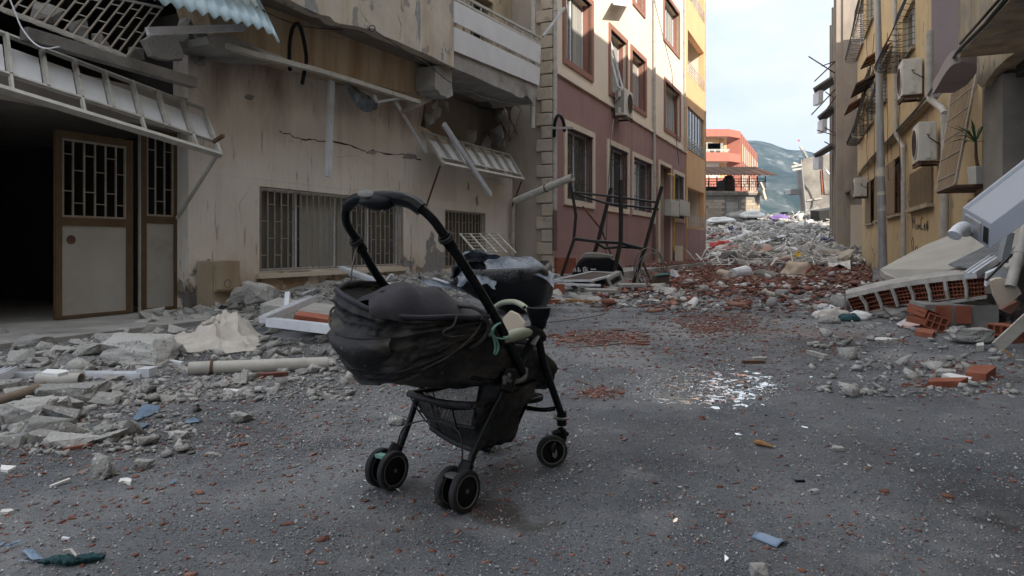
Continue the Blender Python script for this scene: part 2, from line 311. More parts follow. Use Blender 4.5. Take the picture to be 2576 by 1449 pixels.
m_darksheet = mat('dark_sheet', (.055, .04, .033), (.085, .06, .045), rough=.7, nscale=5, bump=.2)
m_galv = mat('galvanised_steel', (.36, .38, .40), (.26, .27, .28), rough=.45, nscale=4, stretch=(1, 1, .3), bump=.1, metal=.25, patches=[dict(c=(.20, .15, .11), s=5, st=(1, 1, .2), t=.66, w=.05, a=.6)])
m_corr = mat('pale_corrugated_steel', (.40, .52, .58), (.33, .44, .50), rough=.4, nscale=3, bump=.1, metal=.1, patches=[dict(c=(.12, .10, .09), s=8, t=.70, w=.02)])
m_louvre = mat('dusty_brown_shutter', (.26, .185, .11), (.20, .14, .085), rough=.7, nscale=5, stretch=(1, 1, .3), bump=.1)
m_ac = mat('aged_white_plastic', (.56, .54, .49), (.50, .48, .43), rough=.5, nscale=3, bump=.05, patches=[dict(c=(.28, .22, .15), s=4, t=.66, w=.08, a=.5)])
m_box = mat('grey_powder_coat', (.35, .38, .43), (.31, .34, .39), rough=.42, nscale=2, bump=.04, patches=[dict(c=(.2, .2, .2), s=14, t=.76, w=.01)])
m_black = mat('black_plastic', (.005, .0055, .007), (.009, .010, .012), rough=.30, nscale=8, bump=.08, spec=.14, patches=[dict(c=(.07, .065, .06), s=14, t=.71, w=.06, a=.4, r=.8)])
m_tube = mat('black_green_tube', (.004, .0055, .006), (.008, .010, .010), rough=.24, nscale=10, bump=.05, spec=.18, patches=[dict(c=(.08, .075, .07), s=16, t=.73, w=.05, a=.4, r=.8)])
m_tyre = mat('dusty_black_rubber', (.012, .012, .013), (.028, .028, .03), rough=.8, nscale=14, bump=.2, patches=[dict(c=(.17, .165, .16), s=18, t=.64, w=.08, a=.45)])
m_greyrim = mat('grey_plastic_ring', (.13, .13, .12), (.10, .10, .095), rough=.5, bump=.05)
m_fabric = mat('dusty_black_cloth', (.009, .009, .0105), (.018, .0175, .020), rough=.6, nscale=6, bump=.7, bscale=11, bdist=.02, spec=.35,
    patches=[dict(c=(.11, .10, .088), s=7, st=(1, 1, 2.2), d=12, t=.58, w=.09, a=.6, r=.9), dict(c=(.20, .19, .17), s=30, t=.70, w=.03, a=.5, r=.9)])
m_quilt = mat('charcoal_cloth', (.020, .020, .027), (.032, .031, .041), rough=.7, nscale=5, bump=.35, bscale=9, bdist=.015, spec=.3, patches=[dict(c=(.12, .115, .11), s=9, t=.70, w=.06, a=.5)])
m_green = mat('pale_green_vinyl', (.33, .35, .27), (.27, .29, .22), rough=.5, nscale=12, bump=.1, patches=[dict(c=(.22, .21, .16), s=12, t=.62, w=.08, a=.5)])
m_ribbon = mat('mint_ribbon', (.16, .32, .27), (.12, .25, .22), rough=.7, bump=.2)
m_tarp = mat('black_plastic_tarp', (.005, .006, .008), (.009, .010, .013), rough=.22, nscale=5, bump=.6, bscale=9, bdist=.05, spec=.4)
m_tarpg = mat('silver_plastic_film', (.16, .20, .25), (.09, .11, .14), rough=.22, nscale=6, bump=.8, bscale=12, bdist=.05, spec=.8)
m_cloth = mat('soiled_cream_cloth', (.52, .485, .44), (.42, .385, .345), rough=.9, nscale=6, bump=.3, bscale=30, spec=.1)
m_film = mat('blue_translucent_sheet', (.30, .40, .54), (.24, .34, .47), rough=.25, nscale=4, bump=.15, trans=.35)
m_shard = mat('mirror_shard', (.86, .87, .84), (.80, .82, .80), rough=.08, nscale=3, bump=.12, bscale=4, metal=.75, spec=.8, rand=((.88, .90, .90), (.80, .80, .76)))
m_glass = mat('dusty_window_glass', (.05, .055, .055), (.09, .095, .09), rough=.12, nscale=1.5, bump=.02, spec=.8)
m_curtain = mat('pale_curtain', (.34, .34, .31), (.26, .26, .24), rough=.9, nscale=1.5, stretch=(3, 3, .3), bump=.5, bscale=8, bstretch=(1, 1, .05), bdist=.05)
m_wood = mat('yellow_brown_wood', (.32, .17, .06), (.24, .12, .05), rough=.7, nscale=8, stretch=(1, 4, 1), bump=.2)
m_cable = mat('black_cable', (.015, .015, .015), (.03, .03, .03), rough=.5, bump=0)
m_wire = mat('dull_wire', (.18, .17, .15), (.12, .11, .10), rough=.5, bump=0)
m_blueg = mat('teal_cloth', (.012, .045, .055), (.03, .08, .085), rough=.9, nscale=40, bump=.8, bscale=60)
m_redp = mat('salmon_red_paint', (.40, .15, .11), (.36, .135, .10), rough=.85, bump=.15)
m_block = mat('cement_block', (.42, .35, .28), (.34, .28, .225), rough=.95, nscale=5, bump=.4, rand=((.36, .30, .24), (.46, .39, .31), (.40, .33, .26), (.33, .275, .22)))
m_rock = mat('limestone_scrub', (.020, .034, .026), (.085, .095, .085), rough=1, nscale=.016, ndetail=12, contrast=(.42, .66), bump=.6, bscale=.06, bdist=6, spec=0,
    patches=[dict(c=(.18, .19, .18), s=.035, d=12, t=.60, w=.06, a=.8)])
m_yel = mat('yellow_paint', (.62, .38, .02), (.55, .33, .02), rough=.5, bump=.05)
m_leaf = mat('yucca_leaf', (.035, .075, .025), (.05, .10, .035), rough=.5, bump=.1)
m_colour = mat('household_textiles', (.3, .2, .2), (.2, .1, .1), rough=.9, bump=.4, bscale=15, rand=((.24, .05, .05), (.16, .12, .30), (.50, .48, .46), (.10, .16, .30), (.35, .22, .2), (.08, .06, .06), (.46, .30, .26)))
m_purple = mat('purple_cloth', (.20, .13, .34), (.15, .10, .26), rough=.9, bump=.4)
m_bag = mat('black_bin_liner', (.012, .012, .015), (.02, .02, .024), rough=.25, nscale=5, bump=.7, bscale=10, bdist=.05, spec=.6)
m_sack = mat('woven_sack', (.52, .42, .33), (.45, .36, .28), rough=.8, nscale=5, bump=.4, bscale=12, bdist=.03)
m_cabinet = mat('stained_beige_plastic', (.40, .34, .255), (.33, .27, .19), rough=.6, nscale=2, bump=.08, patches=[dict(c=(.24, .15, .07), s=2, st=(1, 1, .3), t=.58, w=.12, a=.6)])
m_brownpipe = mat('brown_clay_pipe', (.24, .19, .14), (.17, .13, .10), rough=.8, nscale=6, bump=.2)
m_redprint = mat('red_print', (.42, .06, .05), (.36, .05, .045), rough=.8, bump=.1)
m_scribble = mat('black_spray_paint', (.05, .04, .035), (.09, .07, .05), rough=.8, bump=0)
m_letter = mat('white_marker', (.50, .50, .48), (.40, .40, .38), rough=.6, bump=0)
m_tile = mat('grey_mosaic', (.3, .28, .26), (.2, .18, .16), rough=.3, bump=.05, rand=((.42, .40, .38), (.05, .035, .03), (.30, .28, .27), (.50, .47, .44)))
WM = Wall(-5.18 + WA.nx * 1.15, 7.82 + WA.ny * 1.15, .477, 1, 1)
WR = Wall(17.0, 32.9, .406, 1, -1)
def wallmesh(mb, W, u0, u1, z0, z1, o, th, holes=()):
    us = sorted({u0, u1, *[h[0] for h in holes], *[h[1] for h in holes]}); zs = sorted({z0, z1, *[h[2] for h in holes], *[h[3] for h in holes]})
    def solid(i, j):
        if i < 0 or j < 0 or i >= len(us) - 1 or j >= len(zs) - 1: return False
        a, b = (us[i] + us[i + 1]) / 2, (zs[j] + zs[j + 1]) / 2
        return not any(h[0] < a < h[1] and h[2] < b < h[3] for h in holes)
    for i in range(len(us) - 1):
        for j in range(len(zs) - 1):
            if not solid(i, j): continue
            a, b, c, d = us[i], us[i + 1], zs[j], zs[j + 1]
            for oo in (o, o - th): mb.add([W.w(a, oo, c), W.w(b, oo, c), W.w(b, oo, d), W.w(a, oo, d)], [(0, 1, 2, 3)])
            for (di, dj, e) in ((-1, 0, ((a, c), (a, d))), (1, 0, ((b, c), (b, d))), (0, -1, ((a, c), (b, c))), (0, 1, ((a, d), (b, d)))):
                if not solid(i + di, j + dj):
                    (ua, za), (ub, zb) = e; mb.add([W.w(ua, o, za), W.w(ub, o, zb), W.w(ub, o - th, zb), W.w(ua, o - th, za)], [(0, 1, 2, 3)])
def poly_on(W, pts, o, th, mb=None):
    mb = mb or MB(); p = [W.q(x, y, o) for x, y in pts]; mb.prism(p, Vector((W.nx, W.ny, 0)) * -th); return mb
def rag(pts, n=5, amp=6, seed=1):
    r = random.Random(seed); out = []
    for i in range(len(pts) - 1):
        a, b = pts[i], pts[i + 1]
        for k in range(n):
            t = k / n; j = amp if k else amp * .3
            out.append((a[0] + (b[0] - a[0]) * t + r.uniform(-j, j), a[1] + (b[1] - a[1]) * t + r.uniform(-j, j)))
    return out + [pts[-1]]

# ---- ground
mb = MB(); R_ = 2250
mb.add([(-R_, -R_, 0), (R_, -R_, 0), (R_, R_, 0), (-R_, R_, 0)], [(0, 1, 2, 3)])
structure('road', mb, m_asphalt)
# ---- pavement with kerb stones along the mauve house
uk0 = WM.hit(1387, 600)[0] + 2.0; pv = MB(); WM.box(pv, uk0, uk0 + 21, 0.02, 1.25, 0.0, 0.17); pav = structure('pavement', pv, m_concflat)
for k in range(22):
    b = MB(); u = uk0 + k * .93; WM.box(b, u, u + .91, 1.26, 1.42, 0, .2 + random.uniform(-.015, .015)); mesh_obj('kerb_stone', b, m_concflat, pav)

# ---- mountain
def ridge(px):   # skyline of the photograph (2576 wide)
    xs = [900, 1400, 1650, 1780, 1850, 1895, 1940, 1985, 2020, 2060, 2110, 2250, 2500, 3000, 3600]; ys = [520, 470, 430, 385, 352, 348, 357, 372, 371, 383, 388, 405, 440, 500, 540]
    return float(np.interp(px, xs, ys))
mb = MB(); rows = []; D0 = 1700
for i in range(70):
    t = i / 69; row = []
    for j in range(150):
        px = 700 + j * 20; Y = 720 + t * (D0 - 720); p = P(px, HOR, Y); top = (HOR - ridge(px)) / F_ * D0 + CAM_H
        n = noise.fractal(Vector((p.x / 215, Y / 215, 0)), 1, 2.1, 7); n2 = noise.ridged_multi_fractal(Vector((p.x / 155, Y / 155, 3)), 1, 2.1, 6, 1, 2)
        h = top * (t ** 1.25) + n * 38 * math.sin(math.pi * min(t, .97)) + (n2 - 1.2) * 17 * math.sin(math.pi * min(t, .96))
        row.append((p.x, Y, h - 4 if i else -5))
    rows.append(row)
rows.append([(p[0], p[1] + 500, -5) for p in rows[-1]])
mb.grid(rows); structure('mountain', mb, m_rock, smooth='all')

# =============================================================== damaged cream house on the left
LH = thing('damaged_house', 'cream plastered house with torn balcony and cracked wall behind the pushchair', 'house', WA.w(3, -.2, 0))
u470 = WA.hit(474, 600)[0]; u1290 = WA.hit(1290, 600)[0]
w1 = (WA.hit(653, 600)[0], WA.hit(1016, 600)[0], WA.hit(652, 686)[1], WA.hit(653, 468)[1])
w2 = (WA.hit(1119, 600)[0], WA.hit(1222, 600)[0], WA.hit(1119, 674)[1], WA.hit(1119, 527)[1])
zc = max(w1[3], w2[3]) + .1
mb = MB(); wallmesh(mb, WA, u470, u1290 + .6, -.02, zc, 0, .3, [w1, w2])
top = [WA.hit(*p) for p in rag([(474, 60), (700, 60), (1085, 200), (1068, 250), (1058, 318), (1100, 338), (1165, 372), (1215, 372), (1265, 392), (1300, 400)], 3, 4, 3)]
poly = [(u470, zc + .003)] + top + [(u1290 + .6, top[-1][1]), (u1290 + .6, zc + .003)]
mb.prism([WA.w(u, 0, z) for u, z in poly], Vector((WA.nx, WA.ny, 0)) * -.3)
mesh_obj('wall', mb, m_wallA, LH)
# skirting of coarse grey render, broken off in places, is in the material; interior and side walls
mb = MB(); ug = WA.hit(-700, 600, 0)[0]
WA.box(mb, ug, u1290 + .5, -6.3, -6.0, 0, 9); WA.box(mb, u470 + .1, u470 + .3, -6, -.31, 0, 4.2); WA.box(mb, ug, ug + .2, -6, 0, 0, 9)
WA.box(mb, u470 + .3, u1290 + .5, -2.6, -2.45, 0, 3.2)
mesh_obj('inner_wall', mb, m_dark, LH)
zl = WA.hit(288, 300, 0)[1]
mb = MB(); WA.box(mb, ug, u470 - .002, -6, -.02, zl, zl + .25); mesh_obj('garage_ceiling', mb, m_interior, LH)
mb = MB(); WA.box(mb, ug, u470 - .002, -6, 1.3, 0, .05); mesh_obj('threshold', mb, m_concflat, LH)
mb = MB(); WA.box(mb, ug, u1290 + .55, -6, .0, 4.75, 5.0); WA.box(mb, ug, u1290 + .55, -6, .0, 9.2, 9.5); mesh_obj('floor_slab', mb, m_interior, LH)
mb = MB(); WA.box(mb, ug - .02, u470 - .01, -.02, .0, zl, 2.95); mesh_obj('lintel', mb, m_beige, LH)
mb = MB(); WA.box(mb, ug, WA.hit(1142, 0, 0)[0], -.3, -.002, 5.002, 9.19); wallmesh(mb, WA, WA.hit(1142, 0, 0)[0] + .01, u1290 + .55, 5.002, 9.19, -.002, .3, [(WA.hit(1142, 0, 0)[0] + .8, WA.hit(1142, 0, 0)[0] + 2.0, 5.01, 7.2)])
mesh_obj('upper_wall', mb, m_cream if False else m_yellow2, LH)
# void above the broken wall: back wall, hanging concrete
mb = MB(); WA.box(mb, WA.hit(1075, 0, -.8)[0], u1290 + .4, -1.0, -.85, 2.6, 4.74); mesh_obj('bay_back_wall', mb, m_beige, LH)
mb = MB(); WA.box(mb, u1290 + .32, u1290 + .5, -.84, .0, 2.8, 4.7); mesh_obj('bay_side_wall', mb, m_beige, LH)
# beam under the parapet
mb = poly_on(WA, [(500, -40), (640, -40), (900, 40), (1162, 160), (1130, 205)] + [(1117, 240), (1077, 246), (980, 222), (860, 190), (712, 150), (660, 128), (600, 104), (540, 92)], .55, .54)
mesh_obj('beam', mb, m_beam, LH)
bot = [(729, 0), (770, 20), (809, 38), (830, 42), (842, 55), (870, 62), (934, 75), (1000, 104), (1045, 124), (1087, 142), (1142, 170)]
mb = poly_on(WA, [(420, -170)] + [(560, -60), (640, -35)] + rag(bot, 2, 1.5, 5) + [(1142, -170)], 1.15, .2); mesh_obj('parapet', mb, m_parapet, LH)
mb = MB(); us, zs = WA.hit(700, -8, 1.1); ue, ze = WA.hit(1142, 172, 1.1)
mb.hexa([WA.w(us, .3, zs + .06), WA.w(ue, .3, ze + .06), WA.w(ue, .95, ze + .03), WA.w(us, .95, zs + .03), WA.w(us, .3, zs + .3), WA.w(ue, .3, ze + .3), WA.w(ue, .95, ze + .3), WA.w(us, .95, zs + .3)])
mesh_obj('soffit', mb, m_interior, LH)
# pier end with broken lower edge
mb = poly_on(WA, [(1096, 165), (1140, 168)] + rag([(1140, 172), (1139, 240), (1128, 247), (1108, 238), (1094, 215)], 3, 3, 8), 1.02, .45); mesh_obj('pier', mb, m_concflat, LH)
# broken lower slab edge at the left, under the corrugated sheet
mb = poly_on(WA, rag([(520, 92), (555, 84), (600, 100), (650, 120), (712, 142)], 4, 3, 11) + [(708, 152), (640, 142), (560, 122), (528, 110)], .75, .7); mesh_obj('slab_edge', mb, m_concflat, LH)
# balcony
mb = poly_on(WA, [(1143, 128), (1356, 214)] + rag([(1352, 240), (1340, 262), (1325, 240), (1309, 246), (1290, 236), (1143, 172)], 3, 2.5, 4), 1.13, 1.12); mesh_obj('balcony_slab', mb, m_concflat, LH)
for a in ([(1144, 2), (1361, 115), (1359, 161), (1144, 56)], [(1144, 68), (1359, 170), (1356, 215), (1144, 128)]):
    mesh_obj('balcony_panel', poly_on(WA, a, 1.18, .03), m_panelw, LH)
mb = MB()
for k in range(11):
    x = 1146 + k * 21.2; y0 = -18 + (x - 1146) * .53; mb.bar(WA.q(x, y0, 1.12), WA.q(x, 128 + (x - 1144) * .41, 1.12), .035, .035)
for dy in (-20, -2): mb.bar(WA.q(1144, dy, 1.12), WA.q(1361, dy + 116, 1.12), .05, .05)
mesh_obj('balcony_railing', mb, m_whitemet, LH)
mb = MB(); c = WA.q(1179, 227, .45); mb.lathe(c + Vector((0, 0, .12)), (0, 0, -1), [(0, .02), (.0, .17), (.06, .17), (.10, .10), (.11, .005)], 20); mesh_obj('ceiling_lamp', mb, m_interior, LH, smooth=True)
for i, (x, y, s, o) in enumerate([(1255, 290, 60, -.3), (1250, 345, 52, -.35), (1322, 275, 50, -.25), (1120, 270, 26, .35), (1098, 285, 30, .25), (1080, 300, 26, .2), (1282, 360, 34, -.3), (1225, 362, 38, -.4), (1340, 240, 24, .9), (1300, 330, 30, -.3), (1178, 350, 42, -.5), (1335, 292, 26, -.1), (1095, 262, 22, .5)]):
    c = WA.q(x, y, o); sc = s / F_ * c.y; r = random.Random(i); bm = bmesh.new()
    for k in range(16): bmesh.ops.create_vert(bm, co=[c[j] + r.uniform(-.5, .5) * sc * (1, 1, 1.25)[j] for j in range(3)])
    bmesh.ops.convex_hull(bm, input=bm.verts); mb = MB(); bm.verts.ensure_lookup_table(); bm.verts.index_update()
    fs = [[v.index for v in f.verts] for f in bm.faces]; mb.add([v.co.copy() for v in bm.verts], fs); bm.free(); mesh_obj('hanging_concrete', mb, m_concflat if i % 2 else m_conc, LH)
# reinforcing rods hanging in the void
for i in range(9):
    r = random.Random(i + 40); x = 1285 + r.uniform(-20, 45); y = 250 + r.uniform(-10, 30); pts = [WA.q(x + r.uniform(-8, 8) + k * r.uniform(-2, 2), y + k * r.uniform(14, 26), -.1 + .05 * i) for k in range(6)]
    mb = MB(); mb.tube(pts, .012, 5); mesh_obj('reinforcing_rod', mb, m_rustmet, LH)
# crack and lost plaster patches, cut as shallow dark grooves standing proud by 2 mm of shadowed mortar
ck = [(703, 330), (718, 338), (728, 334), (738, 345), (752, 347), (770, 352), (785, 350), (806, 355), (840, 356), (880, 364), (905, 374), (925, 384), (938, 378), (962, 384), (990, 390), (1020, 388), (1050, 400), (1060, 402)]
mb = MB(); r = random.Random(3); upr, lo = [], []
for i in range(len(ck) * 3 - 2):
    a, b = ck[i // 3], ck[min(i // 3 + 1, len(ck) - 1)]; t = (i % 3) / 3; x, y = a[0] + (b[0] - a[0]) * t, a[1] + (b[1] - a[1]) * t + r.uniform(-2, 2); h = r.uniform(.7, 2.2)
    upr.append(WA.q(x, y - h, .003)); lo.append(WA.q(x, y + h, .003))
mb.grid([upr, lo]); mesh_obj('crack', mb, m_dark, LH)
for (x, y, w, h, sd) in ((937, 384, 13, 6, 1), (1032, 394, 22, 8, 2), (628, 244, 14, 9, 3), (1178, 470, 3, 14, 4), (1200, 505, 4, 16, 5)):
    pts = [(x + math.cos(t) * w * random.Random(sd * 9 + k).uniform(.6, 1.1), y + math.sin(t) * h * random.Random(sd * 7 + k).uniform(.6, 1.1)) for k, t in enumerate(np.linspace(0, 2 * math.pi, 14)[:-1])]
    mb = MB(); mb.prism([WA.q(*p, .004) for p in pts], Vector((WA.nx, WA.ny, 0)) * -.006); mesh_obj('lost_plaster', mb, m_concflat, LH)

def crack(W, pts, o, parent, wmax=2.0, seed=1, m=None, name='crack'):
    r = random.Random(seed); a_, b_ = [], []; pp = rag(pts, 4, 1.6, seed); n = len(pp)
    for i, (x, y) in enumerate(pp):
        q = pp[min(i + 1, n - 1)]; p = pp[max(i - 1, 0)]; dx, dy = q[0] - p[0], q[1] - p[1]; L = math.hypot(dx, dy) or 1; w = r.uniform(.25, 1) * wmax * (.25 + .75 * math.sin(math.pi * (i + .5) / n)); a_.append(W.q(x - dy / L * w / 2, y + dx / L * w / 2, o)); b_.append(W.q(x + dy / L * w / 2, y - dx / L * w / 2, o))
    mb = MB(); mb.grid([a_, b_]); return mesh_obj(name, mb, m or m_dark, parent)
crack(WA, [(628, 470), (600, 520), (610, 560)], .003, LH, .8, 5); crack(WA, [(1034, 560), (1036, 610), (1032, 660), (1036, 700)], .003, LH, 1.6, 6); crack(WA, [(672, 170), (676, 185), (670, 208)], .003, LH, 2.4, 7)
crack(WA, [(1180, 440), (1250, 455), (1282, 470)], .003, LH, 1.0, 8); crack(WA, [(560, 690), (575, 720), (568, 770)], .003, LH, 1.2, 9); crack(WA, [(820, 380), (850, 395), (900, 392), (940, 415)], .003, LH, .7, 10); crack(WA, [(700, 360), (730, 352), (760, 372)], .003, LH, .7, 11)
crack(WA, [(760, 90), (800, 70), (850, 95), (905, 90)], .556, LH, .8, 12); crack(WA, [(900, 20), (930, 60), (922, 80)], 1.153, LH, 1.2, 13); crack(WA, [(1000, 30), (1010, 70), (1004, 100)], 1.153, LH, 1.4, 14)
def house_window(parent, W, rect, depth, nv, bar_off, bm_, frm, pane=m_glass, cross=None, curtain=False, stagger=True, bw=.016, wname='window', orn=False, fw=.05):
    u0, u1, z0, z1 = rect; mb = MB()
    for (a, b, c, d) in ((u0, u1, z0, z0 + fw), (u0, u1, z1 - fw, z1), (u0, u0 + fw, z0 + fw, z1 - fw), (u1 - fw, u1, z0 + fw, z1 - fw)): W.box(mb, a, b, -depth - .05, -depth, c, d)
    for f in (cross or ()): W.box(mb, u0 + (u1 - u0) * f - .035, u0 + (u1 - u0) * f + .035, -depth - .055, -depth + .005, z0 + fw, z1 - fw)
    w = mesh_obj(wname, mb, frm, parent)
    mb = MB(); W.box(mb, u0 + fw, u1 - fw, -depth - .035, -depth - .03, z0 + fw, z1 - fw); mesh_obj('pane', mb, pane, w)
    if curtain:
        for (fa, fb) in curtain:
            mb = MB(); a, b = u0 + (u1 - u0) * fa, u0 + (u1 - u0) * fb; n = max(6, int((b - a) / .05)); rr = [[W.w(a + (b - a) * k / n, -depth - .012 + .009 * math.sin(k * 1.9), z) for k in range(n + 1)] for z in (z0 + fw, z1 - fw)]
            mb.grid(rr); mesh_obj('curtain', mb, m_curtain, w)
    if nv:
        for (a, b, c, d) in ((u0 + .02, u1 - .02, z0 + .02, z0 + .045), (u0 + .02, u1 - .02, z1 - .045, z1 - .02)): mb = MB(); W.box(mb, a, b, bar_off - .012, bar_off + .012, c, d); mesh_obj('grille_rail', mb, bm_, w)
        mb = MB()
        if orn:
            for zz in (z0 + (z1 - z0) * .22, z0 + (z1 - z0) * .74):
                mb = MB()
                for k in range(nv - 1):
                    a = u0 + .04 + (u1 - u0 - .08) * k / (nv - 1); st = (u1 - u0 - .08) / (nv - 1)
                    mb.tube([W.w(a + st * (.5 + .52 * math.cos(t)), bar_off, zz + st * .5 * math.sin(t)) for t in np.linspace(0, 2 * math.pi, 9)], .008, 4, False)
                mesh_obj('scroll_band', mb, bm_, w)['kind'] = 'stuff'
        else:
            for k in range(nv - 1):
                a = u0 + .04 + (u1 - u0 - .08) * k / (nv - 1); st = (u1 - u0 - .08) / (nv - 1)
                for f in ((.2, .6), (.4, .8))[k % 2] if stagger else (.33, .66):
                    z = z0 + (z1 - z0) * f; W.box(mb, a, a + st, bar_off - .005, bar_off + .005, z - .006, z + .006)
            mesh_obj('grille_crosspieces', mb, bm_, w)['kind'] = 'stuff'
        me = None
        for k in range(nv):
            a = u0 + .04 + (u1 - u0 - .08) * k / (nv - 1)
            if me is None:
                mb = MB(); W.box(mb, a - bw / 2, a + bw / 2, bar_off - bw / 2, bar_off + bw / 2, z0 + .045, z1 - .045); o = mesh_obj('bar', mb, bm_, w); me = o; a0 = a
            else:
                c = me.copy(); COL.objects.link(c); c.location = me.location + (W.w(a, 0, 0) - W.w(a0, 0, 0))
    return w
m_grey_glass = m_glass
house_window(LH, WA, w1, .16, 27, -.02, m_barmet, m_alum, cross=(.24, .5, .74), curtain=((.27, .49), (.52, .62)))
house_window(LH, WA, w2, .16, 13, -.02, m_barmet, m_rustfr, cross=(.33, .66))
for wq in (w1, w2):
    mb = MB(); WA.box(mb, wq[0] - .08, wq[1] + .08, .002, .08, wq[2] - .09, wq[2] - .02); mesh_obj('window_sill', mb, m_sill, LH)

# garage doors, set back
do = -.22
def door_leaf(x0, x1, ytop, ymid, ybot, nv, hole, xr=None):
    u0, u1 = WA.hit(x0, 500, do)[0], WA.hit(x1, 500, do)[0]; zt, zm = WA.hit(x0, ytop, do)[1], WA.hit(x0, ymid, do)[1]; zb = .06
    mb = MB(); f = .09
    for (a, b, c, d) in ((u0, u1, zt - f, zt), (u0, u1, zm - .05, zm + .05), (u0, u1, zb, zb + .04), (u0, u0 + f * .8, zb + .04, zm - .05), (u0, u0 + f * .8, zm + .05, zt - f), (u1 - f, u1, zb + .04, zm - .05), (u1 - f, u1, zm + .05, zt - f)): WA.box(mb, a, b, do - .05, do, c, d)
    d = mesh_obj('door', mb, m_rustfr, LH)
    mb = MB(); WA.box(mb, u0 + f * .8, u1 - f, do - .03, do - .012, zb + .04, zm - .05); mesh_obj('door_sheet', mb, m_door, d)
    if hole:
        mb = MB(); c = WA.q(*hole, do - .008); mb.lathe(c, (WA.nx, WA.ny, 0), [(0, .055), (.004, .055), (.006, .001)], 18); mesh_obj('lock_plate', mb, m_rustmet, d)
    mb = MB(); a0, a1, c0, c1 = u0 + f * .8, u1 - f, zm + .05, zt - f
    for (a, b, c, e) in ((a0, a1, c0, c0 + .025), (a0, a1, c1 - .025, c1), (a0, a0 + .025, c0, c1), (a1 - .025, a1, c0, c1)): WA.box(mb, a, b, do - .03, do - .005, c, e)
    st = (a1 - a0) / (nv + 1)
    for k in range(nv + 1):
        for q in ((.33, .80), (.18, .60))[k % 2]: WA.box(mb, a0 + st * k, a0 + st * (k + 1), do - .02, do - .01, c0 + (c1 - c0) * q, c0 + (c1 - c0) * q + .012)
    mesh_obj('grille_rail', mb, m_barmet, d)
    for k in range(1, nv + 1):
        b = MB(); WA.box(b, a0 + st * k - .008, a0 + st * k + .008, do - .028, do - .006, c0 + .025, c1 - .025); mesh_obj('bar', b, m_barmet, d)
    return u0, u1, zt
door_leaf(141, 335, 325, 556, 822, 5, (179, 603)); ua, ub, zt = door_leaf(357, 452, 315, 552, 815, 2, None)
mb = MB(); ux = WA.hit(335, 500, do)[0]; WA.box(mb, ux + .1, WA.hit(352, 500, do)[0] , do - .04, do + .02, .06, zt); mesh_obj('door_post', mb, m_whitemet, LH)
mb = MB(); WA.box(mb, ug, WA.hit(470, 500, do)[0], do - .06, do + .0, zt + .01, zt + .12); mesh_obj('door_header', mb, m_rustfr, LH)
mb = MB(); WA.box(mb, ub + .03, u470 + .12, do - .08, -.003, .0, zl); mesh_obj('jamb', mb, m_wallA, LH)

# white rail along the foot of the beam
mb = MB(); pts = [(566, 116), (640, 138), (712, 155), (800, 178), (900, 208), (1000, 240), (1053, 257)]
for a, b in zip(pts, pts[1:]): mb.bar(WA.q(*a, .75), WA.q(*b, .75), .10, .07)
single('awning_rail', mb, m_whitemet, 'long bent white rail hanging under the ochre stained beam', 'rail')
# corner downpipes
for (x, r_, y0, y1) in ((1291, .05, 500, 690), (1301, .035, 515, 690)):
    mb = MB(); u, _ = WA.hit(x, 600, .12); z0, z1 = WA.hit(x, y1, .12)[1], WA.hit(x, y0, .12)[1]; mb.tube([WA.w(u, .12, z0), WA.w(u, .12, z1)], r_, 10); mesh_obj('downpipe', mb, m_pvc, LH, smooth=True)
mb = MB(); u, _ = WA.hit(1345, 600, 1.1); mb.tube([WA.w(u, 1.05, WA.hit(1345, 322, 1.1)[1]), WA.w(u, 1.05, 9.1)], .06, 10); mesh_obj('downpipe', mb, m_pvc, LH, smooth=True)

# =============================================================== mauve apartment house
MH = thing('apartment_house', 'four storey mauve and cream apartment house with quoined corner and grilled windows', 'apartment house', WM.w(12, -1, 0))
def c4(x, y): return 1320.7 + x * .4774, y * .4774
u0M = WM.hit(1387, 600)[0]; uBay = WM.hit(*c4(848, 900))[0]; uEnd = WM.hit(1772, 600)[0]; zCor = 5.6; zTop = 15.5
def rectM(x0, y0, x1, y1): 
    a = WM.hit(*c4(x0, y0)); b = WM.hit(*c4(x1, y1)); return (a[0], b[0], b[1], a[1])
lowW = [rectM(203, 628, 363, 1102), rectM(430, 730, 545, 1130), rectM(562, 797, 672, 1147), rectM(780, 892, 838, 1175)]
upW = [rectM(197, -150, 356, 437), rectM(439, 118, 537, 565), rectM(554, 232, 637, 620), rectM(731, 403, 818, 746), rectM(727, -60, 813, 314), rectM(565, -290, 630, 100), rectM(197, -900, 356, -420), rectM(439, -800, 537, -300)]
z_up = upW[0][2]; hgt = 2.0
print('low', [tuple(round(v, 2) for v in r) for r in lowW]); print('up', [tuple(round(v, 2) for v in r) for r in upW])
door = rectM(706, 862, 766, 1385); door = (door[0], door[1], .17, door[3])
def inner(r, m=.17): return (r[0] + m, r[1] - m, r[2] + m, r[3] - m)
mb = MB(); wallmesh(mb, WM, u0M, uBay, 0, zCor, 0, .3, [inner(r) for r in lowW] + [door]); mesh_obj('wall', mb, m_mauve, MH)
mb = MB(); wallmesh(mb, WM, u0M, uBay, zCor + .12, zTop, 0, .3, [inner(r) for r in upW if r[2] > zCor]); mesh_obj('upper_wall', mb, m_cream, MH)
mb = MB(); WM.box(mb, u0M - .02, uBay, -.2, .07, zCor + .001, zCor + .119); mesh_obj('cornice', mb, m_cream, MH)
mb = MB(); WM.box(mb, u0M, u0M + .3, -9, -.301, 0, zTop); mesh_obj('side_wall', mb, m_beige, MH)
